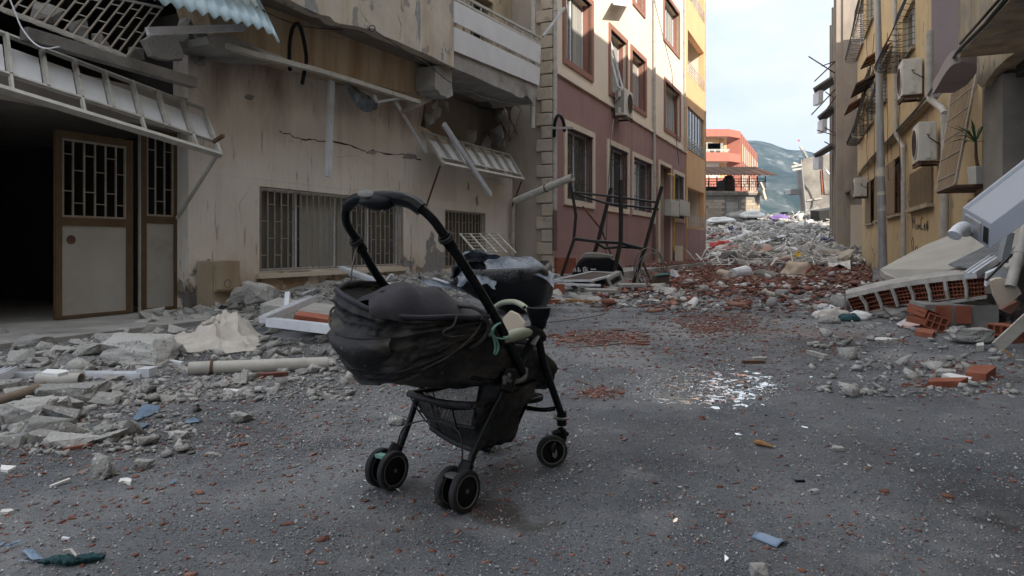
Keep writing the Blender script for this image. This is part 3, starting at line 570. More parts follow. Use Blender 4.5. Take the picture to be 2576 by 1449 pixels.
mb = MB(); WM.box(mb, u0M + .31, uEnd - .02, -9, -8.7, 0, zTop - .3); WM.box(mb, u0M + .31, uEnd - .02, -8.69, -.31, zTop - .3, zTop - .05); WM.box(mb, u0M + .31, uEnd - .3, -2.6, -2.4, 0, zTop - .31); mesh_obj('inner_wall', mb, m_dark, MH)
for r in lowW + upW:
    low = r in lowW; m = .17; mb = MB(); i_ = inner(r); d = .05
    for (a, b, c, e) in ((r[0], r[1], r[2], i_[2]), (r[0], r[1], i_[3], r[3]), (r[0], i_[0], i_[2], i_[3]), (i_[1], r[1], i_[2], i_[3])): WM.box(mb, a, b, -.1, d, c, e)
    if not low:
        WM.box(mb, i_[0] - .02, i_[0] + .01, -.28, -.1, i_[2], i_[3]); WM.box(mb, i_[1] - .01, i_[1] + .02, -.28, -.1, i_[2], i_[3])
    mesh_obj('window_surround', mb, m_sill if low else m_brown, MH)
    wd_ = house_window(MH, WM, i_, .2 if low else .26, 11 if low else 0, .0, m_blackmet, m_alum, cross=(.52,), curtain=((.05, .4), (.6, .92)) if not low else ((.05, .3),), orn=low, bw=.014, fw=.06)
# open tilted sash
i_ = inner(upW[1]); mb = MB(); a, b = i_[0] + .05, i_[0] + .62
for (p, q) in (((a, 0), (a, 1)), ((a, 1), (b, 1)), ((b, 1), (b, 0)), ((b, 0), (a, 0))):
    z = lambda t: i_[2] + .12 + (i_[3] - i_[2] - .15) * t
    mb.bar(WM.w(p[0], .28 - .5 * p[1], z(p[1])), WM.w(q[0], .28 - .5 * q[1], z(q[1])), .05, .05)
mesh_obj('open_sash', mb, m_alum, MH)
# door recess
mb = MB(); WM.box(mb, door[0], door[1], -1.2, -1.1, .17, door[3]); WM.box(mb, door[1], door[1] + .1, -1.1, -.301, .17, door[3]); mesh_obj('porch_wall', mb, m_sill, MH)
mb = MB(); WM.box(mb, door[0] - .2, door[0] - .002, .001, .06, .17, door[3] + .15); WM.box(mb, door[0], door[1], .001, .06, door[3] + .003, door[3] + .15); WM.box(mb, door[1] + .002, door[1] + .1, .001, .06, .17, door[3] + .15); mesh_obj('door_surround', mb, m_sill, MH)
mb = MB(); mb.tube([WM.w(door[0] + .1, -.1, .95), WM.w(door[1] - .1, -.9, 1.2)], .02, 6); mesh_obj('handrail', mb, m_alum, MH)
# quoins, each stone its own
nq = 24; zq = 11.8 / nq * 1.0
for k in range(34):
    z = k * .345; wdt = .42 if k % 2 == 0 else .27; b = MB(); j = random.uniform(-.008, .008)
    b.hexa([WM.w(u, o, zz) for zz in (z + .012, z + .333) for (u, o) in ((u0M - .07 + j, -wdt), (u0M + .08 if 0 else u0M + .10, -wdt), (u0M + .10, .045 + j), (u0M - .07 + j, .045 + j))]); q = mesh_obj('quoin', b, m_quoin, MH)
    bv = q.modifiers.new('b', 'BEVEL'); bv.width = .02; bv.segments = 2
# bay / balconies at the far corner
ops = [rectM(852, 152, 938, 482), rectM(855, 557, 941, 842), rectM(857, 962, 942, 1204), rectM(856, -180, 937, 118)]
for r in ops: print('bay', [round(v, 2) for v in r])
uB2 = uEnd - .05
rs = [(max(r[0], uBay + .12), uB2 - .35, r[2], r[3]) for r in ops]
holes = []
base = ops[1]; hz = base[3] - base[2]
for k, zb in enumerate((ops[2][2], ops[1][2], ops[0][2], ops[3][2])): holes.append((uBay + .25, uB2 - .3, zb, zb + (2.2 if k else 2.0)))
mb = MB(); wallmesh(mb, WM, uBay + .002, uB2, 0, zTop, .04, .3, holes); bay = mesh_obj('balcony_front', mb, m_peach, MH)
mb = MB(); WM.box(mb, uBay + .003, uB2 - .001, -.26, .045, 0, holes[0][2] - .1); 
WM.box(mb, uBay + .004, uB2 - .002, .0405, .047, 0, holes[0][2] - .1); mesh_obj('balcony_plinth', mb, m_mauve, MH)
for (a, b, c, d) in holes:
    mb = MB(); WM.box(mb, uBay + .01, uB2 - .01, -1.9, -1.8, c - .2, d); WM.box(mb, uB2 - .2, uB2 - .01, -1.79, -.27, c - .2, d); mesh_obj('balcony_back_wall', mb, m_cream, MH)
    mb = MB(); WM.box(mb, uBay + .01, uB2 - .01, -1.79, -.27, c - .25, c - .05); mesh_obj('balcony_floor', mb, m_sill, MH)
    f = MB(); 
    for k in range(5): WM.box(f, a, b, .05, .075, c + .02 + k * .13, c + .05 + k * .13)
    for k in range(7): uu = a + .02 + (b - a - .06) * k / 6; WM.box(f, uu, uu + .03, .076, .10, c, c + .6)
    mesh_obj('balcony_railing', f, m_whitemet, MH)
f = MB(); a, b, c, d = holes[1]
for k in range(6): uu = a + (b - a) * k / 6; WM.box(f, uu, uu + .05, -.05, -.02, c, d)
fr = mesh_obj('glazed_screen', f, m_galv, MH); f = MB(); WM.box(f, a, b, -.06, -.052, c, d); mesh_obj('pane', f, m_glass, fr)
mb = MB(); WM.box(mb, uB2 - .3, uB2, -8.6, -.27, 0, zTop); mesh_obj('end_wall', mb, m_cream, MH)
for k in range(44):
    b = MB(); WM.box(b, uB2 + .001, uB2 + (.10 if k % 2 else .05), -.2, .09, k * .34, k * .34 + .32); mesh_obj('quoin', b, m_quoin, MH)
# pipes, each a part
def vpipe(W, x, y0, y1, o, r_, m, parent, x1=None, flare=True):
    u, _ = W.hit(x, 600, o); z0, z1 = W.hit(x, y1, o)[1], W.hit(x, y0, o)[1]; mb = MB(); mb.tube([W.w(u, o, max(z0, 0)), W.w(u, o, z1)], r_, 10)
    for z in np.arange(max(z0, 0) + .5, z1, 1.6): mb.tube([W.w(u, o, z), W.w(u, o, z + .08)], r_ * 1.25, 10)
    return mesh_obj('downpipe', mb, m, parent, smooth=True)
vpipe(WM, 1396, -200, 528, .09, .06, m_pvc, MH); vpipe(WM, 1396, 530, 630, .09, .065, m_pvcdark, MH); vpipe(WM, 1646, -250, 330, .09, .06, m_pvc, MH); vpipe(WM, 1646, 332, 562, .09, .06, m_pvc, MH); vpipe(WM, 1646, 564, 655, .09, .065, m_pvcdark, MH)
vpipe(WM, 1723, -100, 380, .09, .05, m_pvc, MH)
for r in (upW[3],): pass
# gas pipe and meter boxes
gp = MB(); a = WM.q(*c4(752, 917), .1); b = WM.q(*c4(785, 925), .1); gp.tube([WM.q(*c4(735, 915), -.3), a, b, WM.q(*c4(785, 1050), .1)], .035, 8); mesh_obj('gas_pipe', gp, m_yel, MH, smooth=True)
gp = MB(); gp.tube([WM.q(*c4(785, 1140), .1), WM.q(*c4(785, 1322), .1)], .035, 8); mesh_obj('gas_pipe', gp, m_yel, MH, smooth=True)
for (x0, x1) in ((768, 812), (815, 869)):
    a = WM.hit(*c4(x0, 1050), .3); b = WM.hit(*c4(x1, 1143), .3); mb = MB(); WM.box(mb, a[0], b[0] , .02, .3, b[1], a[1]); WM.box(mb, a[0] + .05, b[0] - .05, .301, .31, b[1] + .05, a[1] - .05)
    mt = mesh_obj('meter_box', mb, m_whitemet, MH)
mb = MB(); a = WM.hit(*c4(686, 940)); b = WM.hit(*c4(698, 990)); WM.box(mb, a[0], b[0], .01, .03, b[1], a[1]); mesh_obj('name_plate', mb, m_yellow2, MH)
mb = MB(); u_, _ = WM.hit(*c4(787, 1350)); WM.box(mb, u_ - .25, u_ + .25, .07, .35, .17, .95); mesh_obj('low_pier', mb, m_sill, MH)
def ac_unit(W, u0, u1, o0, o1, z0, z1, label, m=m_ac, far_fan=True):
    t = thing('air_conditioner', label, 'air conditioner', W.w((u0 + u1) / 2, (o0 + o1) / 2, z0 - .08), 'outdoor air conditioning units')
    mb = MB(); W.box(mb, u0, u1, o0, o1, z0, z1); c = mesh_obj('casing', mb, m, t); bv = c.modifiers.new('b', 'BEVEL'); bv.width = .025; bv.segments = 3
    mb = MB(); R = (z1 - z0) * .40; cu, cz = u0 + (u1 - u0) * .58, (z0 + z1) / 2; cen = W.w(cu, o1 + .004, cz); mb.lathe(cen, (W.nx, W.ny, 0), [(0, R), (.02, R), (.022, R * .93), (.004, R * .92)], 28); mesh_obj('fan_ring', mb, m, t, smooth=True)
    mb = MB(); ax = Vector((W.dx, W.dy, 0))
    for k in range(6): mb.lathe(cen + Vector((W.nx, W.ny, 0)) * .012, (W.nx, W.ny, 0), [(0, R * (.15 + .14 * k)), (.006, R * (.15 + .14 * k)), (.006, R * (.15 + .14 * k) + .008)], 28)
    for k in range(8): d = ax * math.cos(k * math.pi / 8) + Vector((0, 0, math.sin(k * math.pi / 8))); mb.bar(cen - d * R * .95 + Vector((W.nx, W.ny, 0)) * .014, cen + d * R * .95 + Vector((W.nx, W.ny, 0)) * .014, .006, .006)
    mesh_obj('fan_guard', mb, m_rustmet, t)
    mb = MB(); mb.lathe(cen + Vector((W.nx, W.ny, 0)) * .002, (W.nx, W.ny, 0), [(0, .001), (0, R * .9), (.003, R * .9), (.003, .001)], 24); mesh_obj('fan_well', mb, m_darksheet, t)
    mb = MB(); h = z1 - z0; om = (o0 + o1) / 2; W.box(mb, u0 - .03, u0 - .002, om - .06, om + .03, z1 - h * .32, z1 - h * .12); mesh_obj('service_cover', mb, m, t)
    mb = MB(); W.box(mb, u0 - .035, u0 - .002, om - .06, om + .04, z0 + h * .06, z0 + h * .28); mesh_obj('valve_cover', mb, m, t)
    mb = MB(); mb.tube([W.w(u0 - .02, om, z1 - h * .32), W.w(u0 - .07, om - .02, z1 - h * .42), W.w(u0 - .06, o0 + .02, z0 + h * .45), W.w(u0 - .01, o0 - .06, z0 + h * .4), W.w(u0, o0 - .12, z0 + h * .1)], .013, 6); mesh_obj('cable', mb, m_cable, t, smooth=True)
    mb = MB(); W.box(mb, u0 + .08, u0 + .13, o0 - .15, o1 + .02, z0 - .06, z0 - .004); W.box(mb, u1 - .13, u1 - .08, o0 - .15, o1 + .02, z0 - .06, z0 - .004); W.box(mb, u0 - .02, u1 + .02, o1 - .06, o1 + .0, z0 - .10, z0 - .062); mesh_obj('bracket', mb, m_rustmet, t)
    return t
a = WM.hit(*c4(572, 455), .42); b = WM.hit(*c4(520, 600), .42); ub_ = WM.hit(*c4(520, 500), .42)[0]
z1a = WM.hit(*c4(520, 462), .42)[1]; z0a = WM.hit(*c4(520, 605), .42)[1]
acm = ac_unit(WM, ub_, ub_ + .95, .12, .47, z0a, z1a, 'white air conditioner with exposed coil and fan below the open sash on the mauve house')
mb = MB()
for k in range(9): WM.box(mb, ub_ - .008, ub_ - .002, .15 + k * .032, .165 + k * .032, z0a + .08, z1a - .08)
mesh_obj('coil_fins', mb, m_darksheet, acm)
# awning stub at the top of the facade
mb = MB(); WM_pts = [WM.q(*c4(460, 8), .05), WM.q(*c4(560, -8), .05), WM.q(*c4(552, 32), .5), WM.q(*c4(466, 20), .5)]; mb.prism(WM_pts, (0, 0, -.03)); mesh_obj('window_hood', mb, m_panelw, MH)
# =============================================================== yellow house on the right
RH = thing('yellow_house', 'peeling yellow house with bulging window cages, shutters and scribbled wall on the right', 'house', WR.w(-8, -1, 0))
def c8(x, y): return 2075.4 + x * .243, y * .243           # upper crop of the photograph
def c2(x, y): return 2261.6 + x * .243, y * .243
def c3(x, y): return 2261.6 + x * .243, 314.5 + y * .243
def c7(x, y): return 2012.6 + x * .243, 352.2 + y * .243
def RR(W, x0, y0, x1, y1, o=0):
    """rectangle on a wall from its near (right) top corner x1,y0 and far (left) bottom x0,y1 etc."""
    ua, ub = W.hit(x0, 600, o)[0], W.hit(x1, 600, o)[0]; return ua, ub
def rectR(x0, x1, ytop, ybot, o=0.0, xr=None):
    """x0 left pixel (far), x1 right pixel (near); ytop, ybot read at xr (default middle)"""
    xr = xr if xr is not None else (x0 + x1) / 2
    ua, ub = sorted((WR.hit(x0, 600, o)[0], WR.hit(x1, 600, o)[0])); return (ua, ub, WR.hit(xr, ybot, o)[1], WR.hit(xr, ytop, o)[1])
uF = WR.hit(2168, 600)[0]; uN = WR.hit(2355, 200)[0]; zL = 4.55
win = {k: rectR(*v) for k, v in dict(d=(2187, 2207, 190, 316), e=(2168, 2181, 285, 348), c=(2222, 2240, 182, 262), a=(2163.5, 2180, 8, 126), b=(2187, 2206, -60, 66), f=(2281, 2314, 18, 138)).items()}
gw = {k: rectR(*v) for k, v in dict(s1=(2179, 2199, 455, 561), s2=(2203, 2216, 440, 553), s3=(2233, 2266, 402, 540), s4=(2292, 2348, 420, 517)).items()}
for k, v in {**win, **gw}.items(): print(k, [round(x, 2) for x in v])
mb = MB(); wallmesh(mb, WR, WR.hit(2462, 600)[0], uF, 0, zL, 0, .3, [v for v in gw.values()]); mesh_obj('wall', mb, m_yellow, RH)
mb = MB(); wallmesh(mb, WR, uN - .0, uF, zL + .002, 13.5, .12, .42, [v for k, v in win.items() if v[2] > zL]); mesh_obj('upper_wall', mb, m_yellow, RH)
mb = MB(); WR.box(mb, uN + .01, uF + .02, .121, .20, zL + .0, zL + .10); mesh_obj('cornice', mb, m_yellow2, RH)
mb = MB(); WR.box(mb, -64, uF - .01, -9, -8.7, 0, 13.5); WR.box(mb, -64, uF - .01, -8.69, -.31, 12.6, 13.5); WR.box(mb, uF - .3, uF - .01, -8.69, -.31, 0, 12.6); WR.box(mb, -64, uF - .31, -2.5, -2.3, 0, 13.19); mesh_obj('inner_wall', mb, m_yellow2, RH)
mb = MB(); WR.box(mb, -64, WR.hit(2411, 300, 1.2)[0] - 4.2, -.3, 0, 0, 13.5); mesh_obj('near_wall', mb, m_yellow2, RH)   # the same street front going on past the picture's edge
for k, v in win.items():
    w = house_window(RH, WR, v, .0, 0, 0, m_whitemet, m_alum, fw=.05, cross=(.5,), curtain=((.1, .45),))
    mb = MB(); WR.box(mb, v[0] - .06, v[1] + .06, .121, .22, v[2] - .09, v[2] - .01); mesh_obj('window_sill', mb, m_yellow2, RH)
for k in ('s1', 's2', 's3'):
    v = gw[k]; w = house_window(RH, WR, v, .15, 0, 0, m_whitemet, m_louvre, fw=.05, cross=(.5,))
    um = v[0] + (v[1] - v[0]) * .06; mb = MB(); WR.box(mb, v[0] + (v[1] - v[0]) * .32, v[1], .03, .06, v[2] + .02, v[3] - .02); sh = mesh_obj('shutter', mb, m_louvre, RH)
    for q in range(14): 
        z = v[2] + .08 + (v[3] - v[2] - .18) * q / 13; b = MB(); WR.box(b, v[0] + (v[1] - v[0]) * .35, v[1] - .05, .0605, .072, z, z + .045); mesh_obj('slat', b, m_louvre, sh)
    mb = MB(); WR.box(mb, v[0] - .05, v[1] + .05, .002, .12, v[2] - .1, v[2] - .02); mesh_obj('window_sill', mb, m_yellow2, RH)
v = gw['s4']; w = house_window(RH, WR, v, .15, 22, .03, m_louvre, m_alum, fw=.05, stagger=False, bw=.045)
mb = MB(); WR.box(mb, v[0] - .1, v[1] + .1, .002, .16, v[2] - .12, v[2] - .02); mesh_obj('window_sill', mb, m_yellow2, RH)
# bulging cages of thin rods
def cage(v, depth, zt, zb, n, label=None, nh=10, m=m_blackmet, bulge=True):
    u0, u1 = v[0] - .08, v[1] + .08; cg = None
    def prof(t): # t 0 top .. 1 bottom ; out distance
        z = zt + (zb - zt) * min(t / .86, 1)
        if not bulge: return (.14 + depth * (t / .86 if t < .86 else max(0, (1 - t) / .14)), z)
        if t < .8: return (.14 + depth * (.15 + .85 * (t / .8) ** 1.3), z)
        a = (t - .8) / .2 * math.pi * .5 * 1.9; return (.14 + depth * max(.0, math.cos(a * .5) ** .8) * 1.0, z - .16 * math.sin(a * .5) * depth)
    ts = [0, .15, .3, .45, .6, .72, .8, .85, .9, .94, .97, 1.0]
    mb = MB()
    for t in (0.0, .45, .8, 1.0):
        o, z = prof(t); mb.tube([WR.w(u0, o, z), WR.w(u1, o, z)], .013, 5)
    for k in range(nh):
        z = zt + (zb - zt) * (k + .5) / nh; o = prof(.86 * (k + .5) / nh)[0]
        for uu in (u0, u1): mb.tube([WR.w(uu, .13, z), WR.w(uu, (o + .13) / 2, z - .05), WR.w(uu, o, z)], .009, 4)
    cg = mesh_obj('window_cage', mb, m, RH)
    me = None
    for k in range(n):
        u = u0 + (u1 - u0) * k / (n - 1)
        if me is None: mb = MB(); mb.tube([WR.w(u, *prof(t)) for t in ts], .014, 4); me = mesh_obj('rod', mb, m, cg); a = u
        else: c = me.copy(); COL.objects.link(c); c.location = me.location + (WR.w(u, 0, 0) - WR.w(a, 0, 0))
for k, (dp, n) in dict(a=(.55, 12), b=(.55, 12), c=(.45, 12), d=(.55, 14), e=(.55, 14), f=(.75, 18)).items():
    v = win[k]; cage(v, dp, v[3] + .2, v[2] - .08, n)
# downpipes
def pipe_pts(name, pts, r_, m, parent, o=.22):
    mb = MB(); W3 = [WR.q(x, y, oo) for x, y, oo in pts]; mb.tube(W3, r_, 10); return mesh_obj(name, mb, m, parent, smooth=True)
pipe_pts('downpipe', [(2250, -60, .25), (2252, 120, .25), (2254, 337, .25)], .07, m_pvc, RH)
pipe_pts('downpipe', [(2254, 337, .25), (2266, 358, .13), (2272, 372, .12), (2273, 500, .12), (2272, 646, .12)], .075, m_pvc, RH)
pipe_pts('downpipe', [(2339, 78, .28), (2338, 150, .28), (2337, 236, .28), (2340, 250, .26), (2368, 272, .14), (2377, 286, .12)], .08, m_pvc, RH)
pipe_pts('downpipe', [(2377, 288, .12), (2377, 430, .12), (2375, 625, .12)], .085, m_pvc, RH)
# balcony recess and nearer projecting storey
pB = WR.hit(2411, 146, 1.2)
uB = pB[0]; zB = pB[1]
mb = MB(); WR.box(mb, uB - 9, uB, 1.0, 1.2, zB - .0, 13.5); WR.box(mb, uB - .2, uB - .001, .0, .999, zB, 13.5); mesh_obj('projecting_wall', mb, m_yellow2, RH)
mb = MB(); WR.box(mb, uB - 9, uB - .002, .0, .998, zB - .0, zB + .2); mesh_obj('projecting_soffit', mb, m_yellow2, RH)
mb = MB(); WR.box(mb, uB - .2, uB + .0, .4, 1.201, zB - .001, zB + .0); 
# soffit of the recess balcony
s = [c2(345, 975), c2(440, 962), c2(560, 960), c2(700, 880), c2(805, 750), c2(800, 660), c2(640, 640), c2(570, 665), c2(520, 700), c2(450, 800)]
mb = MB(); zS = WR.hit(*c2(345, 975), .9)[1]
pts = []
for (x, y) in rag(s + [s[0]], 2, 1.5, 6)[:-1]:
    r = (x - CX) / F_; Y = (zS - CAM_H) * F_ / (HOR - y); pts.append(Vector((r * Y, Y, zS)))
mb.prism(pts, (0, 0, .22)); mesh_obj('balcony_slab', mb, m_lilac, RH)
mb = MB(); WR.box(mb, uB - .1, uN + .0, -.8, -.6, zL + .05, 13.5); mesh_obj('recess_wall', mb, m_lilac, RH)
mb = MB(); WR.box(mb, uN - .12, uN - .002, -.6, .12, zL + .05, 13.5); mesh_obj('recess_return', mb, m_lilac, RH)
# beam, pillar, shop interior of the nearest bay
BM = [(805, 590), (1294, 95), (1294, 480), (1110, 610), (1000, 710), (905, 845), (880, 900), (850, 905), (805, 860)]
mb = MB(); mb.prism([WR.q(*c2(x, y), .35) for x, y in BM], Vector((WR.nx, WR.ny, 0)) * -.35); mesh_obj('beam', mb, m_yellow2, RH)
mb = MB(); pa = [c2(868, 905), c2(1068, 850)]
ua, ub = WR.hit(2473, 600, .25)[0], WR.hit(2522, 600, .25)[0]; WR.box(mb, ub, ua, -.25, .25, 0, WR.hit(2473, 225, .25)[1]); mesh_obj('pillar', mb, m_greywall, RH)
mb = MB(); uc = WR.hit(2456, 600, .12)[0]; WR.box(mb, WR.hit(2470, 600, .12)[0], uc, -.2, .12, 0, WR.hit(2456, 200, .12)[1]); mesh_obj('wall_edge', mb, m_yellow, RH)
mb = MB(); ue = WR.hit(2533, 600, 0)[0]; WR.box(mb, ub - 3.5, ub - .3, -.6, -.5, 1.2, 5.5); mesh_obj('shop_wall', mb, m_pink, RH)
mb = MB(); u1_, u2_ = WR.hit(2522, 600, -.02)[0], WR.hit(2533, 600, -.02)[0]; WR.box(mb, u2_, u1_, -.45, -.02, 0, WR.hit(2524, 200, 0)[1]); mesh_obj('door_post', mb, m_ac, RH)
mb = MB(); WR.box(mb, ub - 3.5, ub - .1, -.45, .1, WR.hit(2560, 205, 0)[1], WR.hit(2560, 150, 0)[1]); mesh_obj('shop_opening_shade', mb, m_dark, RH)  # shade of the dark opening, put in as a solid near-black box
tw = MB(); tl = None
for i in range(7):
    for j in range(14):
        x, y = 2531 + i * 3.6, 367 + j * 5.6
        a = WR.hit(x, y, -.46); 
        b = MB(); s_ = .038; WR.box(b, a[0] - s_ / 2, a[0] + s_ / 2, -.47, -.455, 0, 0.0001)
ut0 = WR.hit(2530, 400, -.46)[0]; zt0 = WR.hit(2530, 362, -.46)[1]
back = MB(); WR.box(back, ut0 - .62, ut0 + .03, -.49, -.475, zt0 - 1.0, zt0 + .05); tl = mesh_obj('mosaic_panel', back, m_mortar, RH)
for i in range(8):
    for j in range(15):
        b = MB(); u = ut0 - i * .075; z = zt0 - j * .062; WR.box(b, u - .033, u + .033, -.474, -.462, z - .027, z + .027); mesh_obj('mosaic_tile', b, m_tile, tl)
rr = []
for z in (6.5, 5.0, 3.8, 3.0, 2.3): 
    rr.append([WR.q(2551 + k * 3.2 + (z - 3) * .8, 400, -.05).xy.to_3d() + Vector((math.sin(k * 2.2) * .03, math.cos(k * 2.2) * .05, z)) for k in range(14)])
mb = MB(); mb.grid(rr); single('net_curtain', mb, m_cloth, 'pale net curtain hanging from the broken shop front at the right edge', 'curtain', smooth='all')
crack(WR, [(2398, 10), (2397, 60), (2399, 95), (2396, 130)], -.595, RH, 2.4, 21); crack(WR, [(2480, 150), (2472, 175), (2466, 200)], .353, RH, 2.4, 22); crack(WR, [(2300, 560), (2290, 590), (2296, 630)], .003, RH, 1.0, 23); crack(WR, [(2290, 470), (2284, 500), (2290, 530)], .003, RH, 2.0, 24); crack(WR, [(2190, 620), (2200, 640), (2196, 660)], .003, RH, 2.0, 25)
# leaning bar grille with plant shelf
GL = [c3(390, 690), c3(585, 610), c2(805, 760), c2(545, 985)]
g0, g1, g2_, g3 = WR.q(*GL[0], .62), WR.q(*GL[1], .62), WR.q(*GL[2], .1), WR.q(*GL[3], .1)
gt = thing('bar_grille', 'tall brown bar grille leaning out of the wall above a plant shelf', 'window grille', g0)
mb = MB()
for a, b in ((g0, g1), (g1, g2_), (g2_, g3), (g3, g0)): mb.bar(a, b, .04, .04, (1, 0, 0))
mesh_obj('frame', mb, m_barmet, gt)
for k in range(1, 14):
    t = k / 14; mb = MB(); mb.bar(g0.lerp(g1, t), g3.lerp(g2_, t), .035, .02, (1, 0, 0)); mesh_obj('bar', mb, m_louvre, gt)
for t in (.1, .3, .5, .7, .88):
    a, b = g0.lerp(g3, t), g1.lerp(g2_, t); mb = MB(); mb.bar(a, b, .02, .02)
    for k in range(1, 14): mb.lathe(a.lerp(b, k / 14), (WR.nx, WR.ny, 0), [(.0, .001), (.0, .022), (.03, .016), (.035, .001)], 6)
    mesh_obj('crossbar', mb, m_barmet, gt)
sh = [WR.q(*c3(392, 695), .62), WR.q(*c3(590, 612), .62), WR.q(*c3(800, 600), .0), WR.q(*c3(600, 690), .0)]
z_ = sh[1].z; ua, ub2 = WR.hit(*c3(392, 695), .62)[0], WR.hit(*c3(590, 612), .62)[0]
mb = MB(); WR.box(mb, ub2, ua, .0, .62, z_ - .05, z_ - .01); shf = single('plant_shelf', mb, m_rustmet, 'brown metal shelf jutting from the yellow wall under the leaning grille', 'shelf')
mb = MB(); WR.box(mb, ub2 - .1, ua, .001, .1, WR.hit(*c3(510, 840), 0)[1] - .1, WR.hit(*c3(510, 840), 0)[1]); mesh_obj('window_sill', mb, m_yellow2, RH)
pc = WR.w(ub2 + .05, .28, z_ - .01)
mb = MB(); mb.lathe(pc, (0, 0, 1), [(0, .001), (0, .14), (.30, .17), (.31, .16), (.26, .155), (.25, .001)], 4, ); pt = thing('potted_yucca', 'spiky green yucca in a square white pot on the shelf behind the leaning grille', 'potted plant', pc)
mesh_obj('pot', mb, m_ac, pt)
mb = MB(); mb.tube([pc + Vector((0, 0, .25)), pc + Vector((-.02, .02, .5)), pc + Vector((-.04, 0, .75))], [.03, .026, .022], 8); mesh_obj('stem', mb, m_rustmet, pt)
for k in range(13):
    r = random.Random(k + 3); a = r.uniform(0, 6.28); el = r.uniform(.0, 1.2); L_ = r.uniform(.35, .6); d = Vector((math.cos(a) * math.cos(el), math.sin(a) * math.cos(el), math.sin(el))); s_ = d.cross(Vector((0, 0, 1))).normalized() * .022; b0 = pc + Vector((-.04, 0, .75))
    mb = MB(); m1 = b0 + d * L_ * .5 + Vector((0, 0, .04)); e = b0 + d * L_ + Vector((0, 0, -.05)); mb.grid([[b0 - s_ * .6, b0 - Vector((0, 0, .008)), b0 + s_ * .6], [m1 - s_, m1 - Vector((0, 0, .012)), m1 + s_], [e, e + d * .001, e + d * .002]]); mesh_obj('leaf', mb, m_leaf, pt)
# rust awnings: plates sloping out from the wall
def plate(name, pts, label, m, th=.02, cat='awning', grp=None):
    """pts: (x, y, off)"""
    q = [WR.q(x, y, o) for x, y, o in pts]; t = thing(name, label, cat, q[0], grp); mb = MB(); mb.prism(q, (0, 0, -th)); mesh_obj('sheet', mb, m, t)
    mb = MB()
    for a, b in ((q[0], q[1]), (q[1], q[2]), (q[3], q[0])): mb.bar(a - Vector((0, 0, .05)), b - Vector((0, 0, .05)), .04, .04)
    mesh_obj('frame', mb, m_rustmet, t)
    for f in (.35, .68): mb = MB(); mb.bar(q[0].lerp(q[1], f) - Vector((0, 0, .05)), q[3].lerp(q[2], f) - Vector((0, 0, .05)), .035, .03); mesh_obj('rib', mb, m_rustmet, t)
    return t
plate('window_awning', [(*c8(370, 700), .85), (*c8(430, 590), .85), (*c8(690, 430), .16), (*c8(600, 600), .16)], 'uppermost orange rust window awning, partly behind the grey pole', m_rustsheet)
plate('window_awning', [(*c8(268, 1000), .85), (*c8(322, 860), .85), (*c8(548, 735), .16), (*c8(470, 890), .16)], 'dark brown window awning between the two orange ones', m_darksheet)
plate('window_awning', [(*c8(200, 1185), .85), (*c8(250, 1075), .85), (*c8(435, 968), .16), (*c8(380, 1070), .16)], 'lowest orange rust window awning over the caged window', m_rustsheet)
# air conditioners
def ac_r(xl, xm, xr, y0, y1, o0, o1, label, ln=.85):
    """-d face spans xm..xr at the near end"""
    un = WR.hit(xm, 600, o1)[0]; z1, z0 = WR.hit(xm, y0, o1)[1], WR.hit(xm, y1, o1)[1]
    return ac_unit(WR, un, un + ln, o0, o1, z0, z1, label)
ac_r(2252, *[c8(800, 0)[0], c8(1000, 0)[0]], c8(0, 612)[1], c8(0, 985)[1], .16, .62, 'uppermost right hand air conditioner, beside the big window cage')
ac_r(2282, *[c3(200, 0)[0], c3(385, 0)[0]], c2(0, 1262)[1], c3(0, 372)[1], .14, .52, 'middle right hand air conditioner, over the brown barred window')
ac_r(2147, *[c7(565, 0)[0], c7(655, 0)[0]], c7(0, 392)[1], c7(0, 585)[1], .12, .62, 'small distant air conditioner at the far corner of the yellow house', .8)
# cables along the cornice and wall
def wire(pts, r_, m, label, name='cable', cat='cable', grp=None):
    mb = MB(); mb.tube(pts, r_, 5); return single(name, mb, m, label, cat, grp, smooth='all')
cp = [(2536, -8, 1.24), (2480, 58, 1.24), (2413, 124, 1.24), (2395, 150, .9), (2365, 192, .5), (2334, 240, .3), (2300, 280, .24), (2240, 345, .24), (2190, 398, .24), (2166, 430, .24)]
wire([WR.q(*p) for p in cp], .028, m_cable, 'thick black cable running along the ledge of the yellow house')
wire([WR.q(2520, -8, 1.24), WR.q(2470, 48, 1.26), WR.q(2415, 110, 1.26)], .018, m_cable, 'second thin black cable above the thick one on the near balcony wall')
for i, xx in enumerate((2230, 2180, 2196, 2262)):
    r = random.Random(i); pts = [WR.q(xx + r.uniform(-3, 3) + k * .6, 80 + k * 75 + r.uniform(-5, 5), .26) for k in range(6)]
    mb = MB(); mb.tube(pts, .010, 4); mesh_obj('loose_wire', mb, m_cable, RH)
